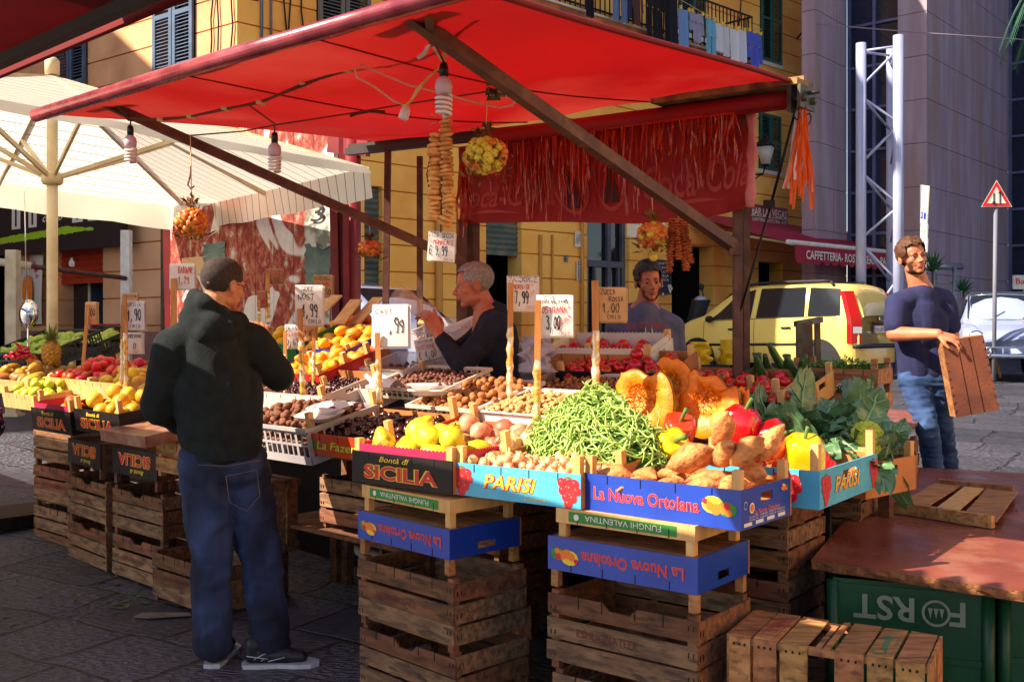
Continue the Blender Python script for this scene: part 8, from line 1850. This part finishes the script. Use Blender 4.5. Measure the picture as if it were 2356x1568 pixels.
mb = MB()
disc(mb, MS, tb_-4.2, zb_+.62, .36, 0, .008, 24); ptext(mb, MS, 'LA NOSTRA', tb_-4.2, zb_+.72, .06, .5, 2, .012); ptext(mb, MS, 'STORIA', tb_-4.2, zb_+.55, .05, .3, 2, .012); obj('round_plaque', mb, [WHTP, TRIM, REDP], sgn_)
ban_ = thing('cloth_banner','white FRIGGITORIA banner with an orange rice ball picture, hanging left of the shop door','banner',(-7.6,16,2)); ta, z0_ = al(38,745,.12); tb_, z1_ = al(98,600,.12); MS2 = wallM(OA, dA, nA_, .12)
z1_ += .1; mb = MB(); mb.grid(lambda a,b: MS2@V((ta+(tb_-ta)*a, z0_+(z1_-z0_)*b, .02*math.sin(a*7+b*3))), 14, 14); obj('cloth', mb, mat('off_white_cloth', S(206,198,184), rough=.8), ban_)
mb = MB(); cx_ = (ta+tb_)/2; wd_ = (tb_-ta); cz_ = (z0_+z1_)/2
for i, ch in enumerate('FRIGGITORIA'): a_ = math.pi*(.92-.84*i/10); ptext(mb, MS2@T((cx_+wd_*.36*math.cos(a_), cz_+.12+wd_*.62*math.sin(a_)*.8, 0))@Matrix.Rotation(a_-math.pi/2,4,'Z'), ch, 0, 0, .1, .07, 0, .035, .01)
for i, ch in enumerate('ARANCINA'): a_ = math.pi*(1.15+.7*i/7); ptext(mb, MS2@T((cx_+wd_*.34*math.cos(a_), cz_-.16+wd_*.55*math.sin(a_)*.8, 0))@Matrix.Rotation(a_+math.pi/2,4,'Z'), ch, 0, 0, .1, .07, 0, .035, .01)
mb.add([(cx_+.17*wd_*1.3*math.cos(i*.5236)*(1 if i % 2 else .9), cz_+.26*math.sin(i*.5236), .036) for i in range(12)], [tuple(range(12))], 1, False, MS2); obj('print', mb, [REDP, ORGP], ban_)
def prop_post(nm, label, x, y0, Y, w_, mt_, cat, y1=1500):
    a = P(x,y0,Y); mb = MB(); mb.bar(V((a.x,a.y,gz(a.x,a.y))), a, w_, w_, up=V((0,1,0))); mb.box((-w_*.8,-w_*.8,0),(w_*.8,w_*.8,.03),0,Matrix.Translation((a.x,a.y,gz(a.x,a.y)))); return obj(nm, mb, mt_, label=label, cat=cat, base=V((a.x,a.y,0)))
prop_post('awning_pole','white square pole standing right of the shop sign',291,530,12.8,.11,WHT,'pole'); prop_post('awning_pole','cream square pole at the far left before the shop',30,575,11.5,.12,CRM,'pole')
mb = MB(); mb.tube([P(-20,600,11.6), P(72,612,11.7)], .045, 10); mb.tube([P(70,612,11.7), P(290,640,12.75)], .028, 8, 1); obj('cross_pipe', mb, [CRM, STL], label='horizontal pipe between the two shop poles at the left', cat='pipe', base=P(72,612,11.7))
fr_ = thing('drinks_fridge','upright drinks fridge with a pale arched frame inside the left shop','fridge',P(182,830,17.3)); a = P(160,0,17.2); a.z = .55; Mf = frame(a, (.8,-.6,0)); wf2 = .62
mb = MB(); mb.box((0,.02,0),(wf2,.6,1.95),0,Mf); obj('cabinet', mb, mat('blue_grey_fridge', S(70,80,100), rough=.4), fr_); mb = MB(); mb.box((0,0,0),(.06,.019,1.9),0,Mf); mb.box((wf2-.06,0,0),(wf2,.019,1.9),0,Mf); mb.box((.06,0,1.62),(wf2-.06,.019,1.9),0,Mf); disc(mb, Mf@FR_, wf2*.45, 1.74, .12, 1, .002, 20, .09); obj('door_frame', mb, [mat('pale_fridge_frame', S(190,186,160), rough=.5), mat('brown_badge', S(110,90,60), rough=.6)], fr_)
mb = MB(); mb.box((.06,.005,.05),(wf2-.06,.018,1.62),0,Mf); obj('glass_door', mb, DKG, fr_)
ch_ = thing('plastic_chairs_stack','stack of red plastic chairs outside the left shop','stacked chairs',P(215,800,14.2)); RCH = mat('red_plastic_chair', S(176,24,36), S(160,20,30), scale=3, rough=.35); a = P(206,0,14.3); a.z = gz(a.x,14.3); Mh2 = frame(a, (.8,-.6,0))
for k in range(5):
    z = .42+.06*k; mb = MB(); mb.box((0,0,z),(.42,.42,z+.02),0,Mh2); mb.grid(lambda u,v: Mh2@V((.02+.38*u, .42+.08*v, z+.02+.42*v)), 4, 4); 
    for q in (0,.38): mb.tube([Mh2@V((q+.02,0,z+.2)), Mh2@V((q+.02,.42,z+.2))], .018, 6); mb.tube([Mh2@V((q+.02,.02,z+.2)), Mh2@V((q+.02,.0,z))], .018, 6)
    obj('chair_shell', mb, RCH, ch_)
for x, y in ((0,0),(.4,0),(0,.4),(.4,.4)): mb = MB(); mb.tube([Mh2@V((x,y,0)), Mh2@V((x,y,.44))], .02, 6); obj('leg', mb, RCH, ch_)
bt = thing('market_bench','orange-brown wooden table standing before the red chairs at the left','table',P(185,830,11)); a = P(155,0,11); a.z = 0; Mb2 = frame(a, (1,-.3,0)); z0 = 1.47-(800-744)/F*11
mb = MB(); mb.box((0,0,z0),(.42,.4,z0+.04),0,Mb2); mb.box((0,0,z0+.04),(.42,.03,z0+.12),0,Mb2); obj('table_top', mb, WOODN, bt)
for x, y in ((.01,.01),(.36,.01),(.01,.33),(.36,.33)): mb = MB(); mb.box((x,y,.1),(x+.05,y+.05,z0),0,Mb2); obj('leg', mb, WOODN, bt)
mb = MB(); mb.lathe([(.001,-.06),(.028,-.05),(.036,-.02),(.03,.01),(.014,.03),(.012,.05),(.001,.055)],12,0,Matrix.Translation(P(165,603,12.2))); obj('glass_bulb', mb, mat('clear_bulb', S(230,226,220), rough=.05, alpha=.4), label='clear glass bulb hanging under the red shop shutter', cat='light bulb', base=P(165,603,12.2))
mb = MB(); Msc = Matrix.Translation(P(66,722,7.6)); mb.lathe([(.001,-.035),(.05,-.02),(.075,0),(.05,.02),(.001,.035)],20,0,Msc@Matrix.Rotation(R(90),4,'X')@Matrix.Scale(1.45,4,(0,1,0))); mb.tube([P(64,745,7.6), P(64,850,7.6)], .006, 6); mb.tube([P(62,700,7.6), P(56,440,7.4)], .004, 5); obj('hanging_scale', mb, CHR, label='shiny chrome dish scale hanging on a cord at the left edge', cat='scale', base=P(66,722,7.6))
# ================= facade life on the right
lam = thing('wall_lantern','black iron wall lantern with frosted glass on a curled bracket','lantern',P(1762,345,20.5)); LY = 20.4; c = P(1761,352,LY)
mb = MB(); mb.lathe([(.09,-.26),(.1,-.24),(.2,.12),(.26,.13),(.24,.15),(.12,.26),(.06,.29),(.05,.33),(.001,.38)],4,0,Matrix.Translation(c)@Matrix.Rotation(R(20),4,'Z')); obj('lantern_frame', mb, IRON, lam); mb = MB(); mb.lathe([(.096,-.22),(.2,.11)],4,0,Matrix.Translation(c-V((0,.01,0)))@Matrix.Rotation(R(20),4,'Z')@Matrix.Scale(1.03,4)); obj('lantern_glass', mb, mat('frosted_glass', S(176,170,160), rough=.4), lam)
mb = MB(); mb.tube([c+V((0,0,-.26)), c+V((-.05,.02,-.42)), c+V((-.4,.4,-.38)), P(1722,400,LY+.9)], .02, 6); mb.tube([c+V((-.05,.1,-.4)), c+V((-.2,.2,-.52)), c+V((-.3,.3,-.44)), c+V((-.2,.2,-.4))], .014, 6); obj('bracket', mb, IRON, lam)
nB = V((.686,-.727,0)); dBn = DB.normalized()
def bl_(x, y, out): o2 = OB+nB*out; return hit(x, y, o2, DB)
def MBL(out): o2 = OB+nB*out; return Matrix(((dBn.x,0,nB.x,o2.x),(dBn.y,0,nB.y,o2.y),(0,1,0,0),(0,0,0,1)))
def psign(nm, label, x0, y0, x1, y1, out, mt_, draw, cat='shop sign', th=.05):
    ta, za_ = bl_(x0,y0,out); tb2, _ = bl_(x1,y0,out); _, zb2 = bl_((x0+x1)/2,y1,out); za_ = bl_((x0+x1)/2,y0,out)[1]; Mx = MBL(out); mb = MB(); mb.box((ta,zb2,-th),(tb2,za_,0),0,Mx); draw(mb, Mx, ta, zb2, tb2-ta, za_-zb2); return obj(nm, mb, [mt_, WHTP, BLK, GRNP, REDP], label=label, cat=cat, base=Mx@V(((ta+tb2)/2,zb2,0)))
def dr_bar(mb, M, x, y, w_, h): ptext(mb, M, 'BAR LAS VEGAS', x+w_*.5, y+h*.64, h*.42, w_*.94, 1, .004, .02); ptext(mb, M, 'CAFFETTERIA - ROSTICCERIA - SLOT', x+w_*.5, y+h*.2, h*.2, w_*.94, 1, .004, .02); mb.box((x,y+h*.38,.003),(x+w_,y+h*.41,.005),1,M)
psign('bar_sign','dark red BAR LAS VEGAS sign over the pink awning',1727,474,1812,517,.1,mat('claret_sign', S(140,28,48), rough=.5),dr_bar)
def dr_amt(mb, M, x, y, w_, h): ptext(mb, M, 'A MT 20', x+w_*.5, y+h*.8, h*.2, w_*.7, 3, .004, .01); mb.box((x+w_*.3,y+h*.4,.003),(x+w_*.55,y+h*.48,.005),3,M); mb.add([(x+w_*.55,y+h*.34,.004),(x+w_*.75,y+h*.44,.004),(x+w_*.55,y+h*.54,.004)],[(0,1,2)],3,False,M)
psign('direction_sign','white A MT 20 sign with a green arrow, behind the hanging apples',1447,506,1530,548,1.2,mat('pale_sign', S(222,216,190), rough=.5),dr_amt)
def dr_note(mb, M, x, y, w_, h):
    for k in range(5): ptext(mb, M, ('4 VANI','CUCINA','SERVIZI','AFFITTASI','TEL 091')[k], x+w_*.5, y+h*(.76-.13*k), h*.08, w_*.8, 2, .004)
psign('paper_notice','white paper notice reading 4 VANI on the yellow wall',1323,532,1342,568,.04,WHT,dr_note,'notice',.01)
def dr_grid(mb, M, x, y, w_, h):
    for a in range(3):
        for b in range(12): mb.box((x+w_*(.08+.3*a),y+h*(.04+.08*b),.002),(x+w_*(.32+.3*a),y+h*(.09+.08*b),.004),2,M)
psign('doorbell_panel','black and white doorbell panel beside the grey entrance door',1328,600,1343,644,.05,WHT,dr_grid,'doorbell panel',.02)
def dr_num(mb, M, x, y, w_, h): ptext(mb, M, '28', x+w_*.5, y+h*.68, h*.25, w_*.7, 1, .003); ptext(mb, M, '29', x+w_*.5, y+h*.25, h*.25, w_*.7, 1, .003)
psign('house_number','small blue house number tile on the yellow wall',1300,588,1307,602,.04,mat('blue_tile', S(50,60,110), rough=.4),dr_num,'number tile',.01)
def dr_slot(mb, M, x, y, w_, h):
    for k, s_ in enumerate(('CALCETTO','SLOT','CALCIO','BALILLA','STECCA')): ptext(mb, M, s_, x+w_*.45, y+h*(.9-.12*k), h*.07, w_*.7, 1, .004)
    for i in range(14): disc(mb, M, x+w_*rnd.random(), y+h*.38*rnd.random(), .03, 1, .004, 8)
psign('bar_poster','dark bar poster listing SLOT, CALCIO, BALILLA, STECCA behind the seller',1508,598,1545,676,.06,mat('night_blue_poster', S(30,30,50), rough=.5),dr_slot,'poster',.02)
# pink awning
PNK = mat('raspberry_awning_fabric', S(196,44,76), S(186,38,66), scale=2, rough=.7, transl=.3, bump=.2, bscale=3)
pa = thing('bar_awning','raspberry awning lettered CAFFETTERIA ROSTICCERIA in front of the bar','awning',(6,20,3)); OUT = 2.2; Mw0, Mo_ = MBL(.05), MBL(OUT)
tL, zF = bl_(1818,557,OUT); tR = tL+6.8; tLw = tL-.2; zW = zF+.72
mb = MB(); A0, A1, A2, A3 = Mw0@V((tLw-.3,zW,0)), Mw0@V((tR,zW,0)), Mo_@V((tR,zF,0)), Mo_@V((tL,zF,0)); mb.grid(lambda a,b: A0.lerp(A1,a).lerp(A3.lerp(A2,a),b)-V((0,0,.03*math.sin(b*3.14))), 30, 8); obj('fabric', mb, PNK, pa)
mb = MB(); mb.tube([Mo_@V((tL-.1,zF,0)), Mo_@V((tR+.1,zF,0))], .05, 10); obj('front_bar', mb, WHT, pa)
mb = MB(); n = 160; vs = []
for i in range(n+1): x = tL+.12+(tR-tL-.12)*i/n; vs += [Mo_@V((x,zF-.03,.03)), Mo_@V((x,zF-.33-.07*abs(math.sin(i*math.pi/8)),.03+.01*math.sin(i*.3)))]
mb.add(vs, [(2*i,2*i+2,2*i+3,2*i+1) for i in range(n)], 0, True); ptext(mb, Mo_, 'CAFFETTERIA- ROSTICCERIA- PANINERIA', tL+2.55, zF-.21, .17, 4.1, 1, .046, .02); ptext(mb, Mo_, 'Las Vegas', tL+5.4, zF-.21, .2, 1.1, 1, .046, .0, .3); obj('valance', mb, [PNK, WHTP], pa)
mb = MB(); mb.tube([Mw0@V((tLw,zW-.3,0)), Mo_@V((tL+.1,zF-.02,0))], .03, 6); obj('awning_arm', mb, CRM, pa)
# bar counter glimpsed
mb = MB(); mb.box((bl_(1748,600,0)[0],1.2,-1.0),(bl_(1798,600,0)[0],2.05,-.6),0,MBL(0)); obj('bar_counter', mb, mat('glass_counter', S(110,60,44), S(190,140,90), scale=9, rough=.3), label='lit snack counter inside the bar doorway', cat='counter', base=MBL(0)@V((bl_(1770,600,0)[0],.6,-.8)))
# laundry
def cloth(label, x0, x1, ytop, ybot, colr, kind='sheet', out=1.22):
    Mx = MBL(out); ta, za_ = bl_(x0, ytop, out); tb2, _ = bl_(x1, ytop, out); zb2 = za_-(ybot-ytop)/F*(OB.y+DB.y*ta)*1.05; mb = MB(); w_ = tb2-ta; rg = random.Random(int(x0))
    def pan(a0, a1, b0, b1, sh=0): mb.grid(lambda u,v: Mx@V((ta+w_*(a0+(a1-a0)*u)+sh*v*w_, za_+(zb2-za_)*(b0+(b1-b0)*v), .03*math.sin((a0+(a1-a0)*u)*14+x0)+.02*v)), 8, 8)
    if kind == 'trousers': pan(0,1,0,.38); pan(0,.46,.375,1,-.04); pan(.54,1,.375,1,.04)
    elif kind == 'shirt': pan(.0,1,0,.32); pan(.15,.85,.315,1); pan(-.02,.14,.3,.62); pan(.86,1.02,.3,.7)
    else: pan(0,1,0,1)
    for k in (.1,.9): mb.box((ta+w_*k-.01,za_-.02,-.01),(ta+w_*k+.01,za_+.05,.04),1,Mx)
    return obj('hanging_garment', mb, [mat('cloth_%d_%d_%d' % colr, S(*colr), rough=.9, transl=.15), YELP], label=label, cat='laundry', group='laundry on the balcony line', base=Mx@V((ta,za_,0)))
items = [('black sleeve-like garment, leftmost on the balcony line',1345,1362,-45,30,(24,24,34),'sheet'),('washed blue jeans hanging near the left of the laundry line',1412,1442,-50,38,(96,116,160),'trousers'),('brown jumper on the laundry line',1452,1476,-40,45,(86,56,56),'shirt'),('dark blue shirt left of the brown jumper',1444,1452,-40,34,(40,50,90),'sheet'),('black tracksuit bottoms with red cuffs',1484,1512,-30,72,(26,26,34),'trousers'),('plain black trousers right of the red-cuffed ones',1514,1536,-24,96,(22,22,30),'trousers'),('black jersey beside the pale blue trousers',1538,1558,-10,90,(30,30,44),'sheet'),('long pale blue trousers on the line',1562,1586,18,118,(112,150,206),'sheet'),('grey-lilac shirt on the line',1588,1618,26,88,(150,150,180),'shirt'),('light turquoise leggings on the line',1622,1644,40,140,(110,176,210),'trousers'),('white vest, first of the white row',1646,1660,52,112,(214,218,232),'sheet'),('white vest with black collar, second of the white row',1661,1676,58,122,(206,210,226),'sheet'),('white T-shirt, third of the white row',1678,1696,64,132,(220,222,234),'sheet'),('white towel at the right end of the white row',1697,1714,66,134,(212,216,232),'sheet'),('bright violet-blue shirt at the right end of the line',1720,1752,70,160,(80,96,196),'shirt')]
for it in items: cloth(*it)
mb = MB(); mb.tube([MBL(1.22)@V((bl_(x,y-2,1.22)[0], bl_(x,y-2,1.22)[1],.0)) for x, y in ((1340,-48),(1450,-42),(1540,-14),(1620,34),(1680,64),(1752,70))], .008, 5); obj('washing_line', mb, TWN, label='washing line along the balcony rail', cat='line', base=MBL(1.22)@V((bl_(1540,-14,1.22)[0],6,0)))
# truss tower
tw = thing('truss_tower','white steel truss tower of three tubes joined by zigzag bars, before the stone building','truss tower',P(2020,900,17.5)); Yt = 17.5; WST = mat('white_steel_tube', S(160,166,200), S(150,156,190), scale=3, rough=.3, coat=.2)
tubes = []
for x, y0, Yk, rr in ((1981,100,Yt,.086),(2067,82,Yt-.3,.088),(2049,108,Yt+.9,.075)):
    a = P(x,y0,Yk); g_ = gz(a.x,a.y); mb = MB(); mb.tube([V((a.x,a.y,g_)), a], rr, 18); mb.lathe([(rr*2,0),(rr*2,.02)],16,0,Matrix.Translation((a.x,a.y,g_))); obj('tube', mb, WST, tw); tubes.append(a)
def onT(k, y): a = tubes[k]; return V((a.x,a.y,EYE+(744-y)/F*a.y))
seq = [(0,118,1,106),(0,120,2,128),(0,200,1,112),(0,200,2,130),(0,222,1,282),(0,222,2,300),(0,376,1,290),(0,376,2,305),(0,396,1,470),(0,396,2,480),(0,548,1,476),(0,560,1,648),(0,560,2,650),(1,640,0,760),(1,112,2,150),(1,282,2,305),(1,290,2,380),(1,470,2,480),(1,476,2,560)]
for k, (i, y0, j, y1) in enumerate(seq): mb = MB(); mb.tube([onT(i,y0), onT(j,y1)], .022, 8); obj('brace', mb, WST, tw)
# triangle sign
tr = thing('road_sign','red and white triangular two-way traffic sign on a grey pole','road sign',P(2292,800,15)); Yq = 15
def tri(s, m, z): c_ = P(2293,455,Yq-z); h = s/F*Yq; mb.add([c_+V((-h,0,-h*.58)), c_+V((h,0,-h*.58)), c_+V((0,0,h*1.15))],[(0,1,2)],m)
mb = MB(); 
for s_, m, z in ((36,0,.0),(33.5,1,.004),(22,0,.008)): tri(s_, m, z)
q_ = P(2293,455,Yq)
for dx, d_ in ((-.045,-1),(.045,1)): mb.box((q_.x+dx-.008,Yq-.014,q_.z-.09),(q_.x+dx+.008,Yq-.010,q_.z+.07),2); mb.add([(q_.x+dx-.03,Yq-.015,q_.z+d_*.06),(q_.x+dx+.03,Yq-.015,q_.z+d_*.06),(q_.x+dx,Yq-.015,q_.z+d_*.11)],[(0,1,2)],2)
tb3 = P(2293,455,Yq+.006); h = 36/F*Yq; mb.add([tb3+V((-h,0,-h*.58)), tb3+V((0,0,h*1.15)), tb3+V((h,0,-h*.58))],[(0,1,2)],3)
obj('sign_face', mb, [WHT, REDP, BLK, RIMM], tr); a = P(2291,474,Yq+.04); mb = MB(); mb.tube([V((a.x-.03,a.y,gz(a.x,Yq))), a], .03, 10); obj('pole', mb, mat('rusty_grey_pole', S(110,112,124), S(130,96,70), scale=6, rough=.6, lo=.55, hi=.7), tr)
# parking info sign, edge on
pk_ = thing('parking_sign','narrow white parking sign panels turned sideways above the young man','road sign',P(2124,700,14.5)); Yp = 14.5
for y0, y1, nm in ((427,513,'sign_panel'),(514,546,'sign_panel'),(547,577,'sign_panel')):
    a = P(2117,y1,Yp); b = P(2131,y1+3,Yp-.25); hh = (y1-y0)/F*Yp; Mx = frame(a, b-a); wq = (b-a).length; mb = MB(); mb.box((0,0,0),(wq,.02,hh),0,Mx)
    if y0 < 430:
        mb.box((wq*.1,-.004,hh*.12),(wq*.4,-.001,hh*.3),1,Mx); mb.box((wq*.55,-.004,hh*.12),(wq*.9,-.001,hh*.3),1,Mx); ptext(mb, Mx@FR_, 'P', wq*.25, hh*.21, hh*.1, None, 0, .006)
    else: ptext(mb, Mx@FR_, '8 - 20' if y0 < 520 else 'P 1h', wq*.5, hh*.5, hh*.25, wq*.7, 2, .004)
    obj(nm, mb, [WHT, BLUEC, BLK], pk_)
a = P(2122,425,Yp+.06); mb = MB(); mb.tube([V((a.x,a.y,gz(a.x,Yp))), a], .03, 10); obj('pole', mb, RIMM, pk_)
# railing, planters, sandwich board, bar sign
rl = thing('steel_railing','grey steel railing behind the young man','railing',P(2180,720,18)); mb = MB(); mb.tube([P(2130,612,17.5), P(2212,613,18.5)], .06, 10); obj('top_rail', mb, RIMM, rl)
for x in (2196,2150): a = P(x,612,18.2); mb = MB(); mb.tube([V((a.x,a.y,gz(a.x,18.2))), a], .04, 8); obj('rail_post', mb, RIMM, rl)
for y in (650,680): mb = MB(); mb.tube([P(2150,y,18.2), P(2196,y,18.2)], .02, 8); obj('lower_rail', mb, RIMM, rl)
TER = mat('terracotta', S(150,84,60), S(128,70,50), scale=6, rough=.8)
def spiky(label, x, yb_, ytop, Y, n, L_, pot=True, stems=1):
    base = P(x, yb_, Y); g_ = gz(base.x, Y); r = thing('potted_plant', label, 'plant', V((base.x,Y,g_))); rg = random.Random(int(x))
    if pot: mb = MB(); mb.lathe([(.16,0),(.24,.36),(.27,.37),(.27,.43),(.23,.43),(.2,.38),(.001,.37)],16,0,Matrix.Translation((base.x,Y,g_))); obj('pot', mb, TER, r); mb = MB(); leafy(mb,(base.x,Y,g_+.4),.26,.26,.12,160,rg,.1); obj('low_leaves', mb, M_HERB, r)
    top = P(x, ytop, Y); 
    for s_ in range(stems):
        t_ = V((top.x+(s_-.5*(stems-1))*.14, Y, top.z-(.0 if s_ % 2 == 0 else .3))); mb = MB(); mb.tube([V((base.x,Y,g_+.38)), t_], .018, 6); obj('stem', mb, M_STB, r); mb = MB()
        for i in range(n):
            a = i*2.4; e = .15+1.35*i/n; d = V((math.cos(a)*math.sin(e),math.sin(a)*math.sin(e),math.cos(e))); s2 = V((-math.sin(a),math.cos(a),0))*.018; l_ = L_*rg.uniform(.8,1.1); mb.add([t_-s2,t_+s2,t_+d*l_*.6+s2,t_+d*l_*.6-s2,t_+d*l_+V((0,0,-.12*e*l_))],[(0,1,2,3),(3,2,4)],0)
        obj('leaf_crown', mb, m_fruit('spiky_leaf',(50,96,56),(34,74,48),scale=8,rough=.5), r)
spiky('spiky green plant rising behind the young man’s shoulder', 2146,700,625,17.5,50,.42,False); spiky('potted dracaena in a terracotta pot beside the white vintage car', 2226,735,672,17.6,44,.3,True,2)
mb = MB(); a = P(2262,745,16.6); zz = gz(a.x,16.6)
for s_ in (-1,1): mb.bar(V((a.x-.18,a.y+.2*s_,zz)), V((a.x-.12,a.y,zz+.95)), .03); mb.bar(V((a.x+.18,a.y+.2*s_,zz)), V((a.x+.12,a.y,zz+.95)), .03)
mb.bar(V((a.x-.14,a.y,zz+.93)), V((a.x+.14,a.y,zz+.93)), .03); mb.box((a.x-.12,a.y-.12,zz+.25),(a.x+.12,a.y-.10,zz+.8),1); obj('sandwich_board', mb, [WOODN, mat('menu_board', S(196,190,170), S(120,60,50), scale=9, rough=.6)], label='small wooden A-frame menu board between the plant and white car', cat='sign', base=V((a.x,a.y,zz)))
bs_ = thing('pavement_sign','white pavement sign reading Bar with rounded corners, right edge','sign',P(2345,690,19)); mb = MB(); a = P(2332,665,19); mb.box((0,0,0),(.7,.05,.26),0,Matrix.Translation(a)); ptext(mb, Matrix.Translation(a)@FR_, 'Bar', .16, .15, .11, .24, 1, .004, .01); obj('panel', mb, [WHT, REDP], bs_); mb = MB(); mb.tube([V((a.x+.2,19,gz(a.x,19))), V((a.x+.2,19,a.z))], .03, 8); obj('sign_leg', mb, RIMM, bs_)
mb = MB(); hpts = [(0,-.16),(-.1,-.02),(-.12,.08),(-.07,.15),(0,.08),(.07,.15),(.12,.06),(.09,-.04),(0,-.16)]; hc_ = hit(2303,665,E3,DA1); hx_, hz_ = hit(2304,665,E3,DA1); Mq = Matrix(((DA1.x,.753,0,E3.x),(DA1.y,-.658,0,E3.y),(0,0,1,0),(0,0,0,1)))
mb.tube([Mq@V((hx_+a*1.4,.012,hz_+b*1.2)) for a,b in hpts], .012, 5); obj('heart_graffiti', mb, mat('orange_spray', S(196,90,60), rough=.8), gb)
# palm fronds top right
pm = thing('palm_tree','palm tree whose feathery fronds hang in at the top right corner','palm tree',(8.6,15.2,.6)); mb = MB(); tp = V((8.95,15.2,7.1)); mb.tube([V((8.9,15.3,.6)), V((8.93,15.25,4)), tp], [.2,.16,.17], 14); obj('trunk', mb, M_STB, pm); mb = MB(); rg = random.Random(6)
PLM = m_fruit('palm_leaf',(44,92,70),(34,74,60),scale=6,rough=.5)
for k in range(18):
    a = 6.283*k/18+rg.uniform(-.1,.1); L_ = 2.1; pts = []; el_ = rg.uniform(.0,1.0)
    for i in range(12): s_ = i/11; pts.append(tp+V((math.cos(a)*L_*s_*(1-.25*s_), math.sin(a)*L_*s_*(1-.25*s_), L_*(el_*s_-(.75+el_*.8)*s_*s_))))
    mb = MB(); mb.tube(pts, [.025-.002*i for i in range(12)], 5)
    for i in range(66):
        s_ = .08+.92*i/66; j = min(10,int(s_*11)); p = pts[j].lerp(pts[j+1], s_*11-j); d = (pts[j+1]-pts[j]).normalized()
        for sg in (-1,1):
            sd = V((-math.sin(a),math.cos(a),0))*sg; q = p+(sd*.9+d*.7+V((0,0,-.35))).normalized()*(.42*(1-.5*s_)*rg.uniform(.85,1.1)); w_ = d*.014; mb.add([p-w_,p+w_,q],[(0,1,2)],0)
    obj('frond', mb, PLM, pm)
# dark metal rack by the cream car and other bits on the stall
rk = thing('metal_frame','dark steel frame of upright bars standing between the courgettes and the cream car','metal frame',P(1865,1000,5.35)); DSM = mat('dark_rack_steel', S(64,52,46), S(90,80,70), scale=12, rough=.5, metal=.4); Yr = 5.35
for x, x2, y0, Yk in ((1838,1840,742,Yr),(1850,1852,742,Yr+.02),(1862,1864,738,Yr+.12),(1880,1884,735,Yr+.25)): mb = MB(); a = P(x,y0,Yk); b = P(x2,980,Yk); mb.bar(b, a, .028, .03, up=V((0,1,0))); obj('upright', mb, DSM, rk)
mb = MB(); mb.bar(P(1832,745,Yr), P(1888,735,Yr+.28), .03, .03); obj('top_bar', mb, DSM, rk)
for x, y, Yk in ((1842,980,5.35),(1884,975,5.6)): mb = MB(); a = P(x,y,Yk); mb.bar(V((a.x,a.y,gz(a.x,a.y))), a, .03, .03, up=V((0,1,0))); obj('leg', mb, DSM, rk)
# overhead cable
mb = MB(); mb.tube([P(1866,55,22.0), P(2110,75,21.5), P(2360,92,21)], .014, 5); obj('overhead_wire', mb, mat('pale_wire', S(150,130,150), rough=.6), label='thin pale wire crossing in front of the stone building', cat='wire', base=P(1866,55,22.0))
# cardboard scrap and fallen leaves on the paving
c = PZ(375,1417,.006); mb = MB(); mb.poly([c+V(p) for p in ((-.14,-.02,0),(-.05,-.05,.004),(.14,0,.003),(.12,.05,0),(0,.03,.006),(-.12,.04,.002))], .006, (0,0,1)); obj('cardboard_scrap', mb, mat('grey_cardboard', S(130,118,110), S(110,98,94), scale=12, rough=.9), label='flat torn piece of grey cardboard on the paving left of the hooded man', cat='cardboard', base=c)
mb = MB(); rg = random.Random(11)
for i in range(190):
    u = rg.uniform(-7.2,-4.9); v = V0-.05-abs(rg.gauss(0,.22)); p = UV(u, v, .006)
    if rg.random() < .15: p = UV(u-.3, v-rg.random()*.8, .006)
    a = rg.uniform(0,6.28); d = V((math.cos(a),math.sin(a),rg.uniform(0,.25)))*rg.uniform(.02,.06); s_ = V((-d.y,d.x,0))*.3; mb.add([p,p+d*.5+s_,p+d,p+d*.5-s_],[(0,1,2,3)],0,True)
obj('fallen_leaves', mb, m_fruit('green_leaf_litter',(60,96,44),(84,100,50),scale=4,rough=.6), label='scattered green leaf litter on the paving before the left crates', kind='stuff')
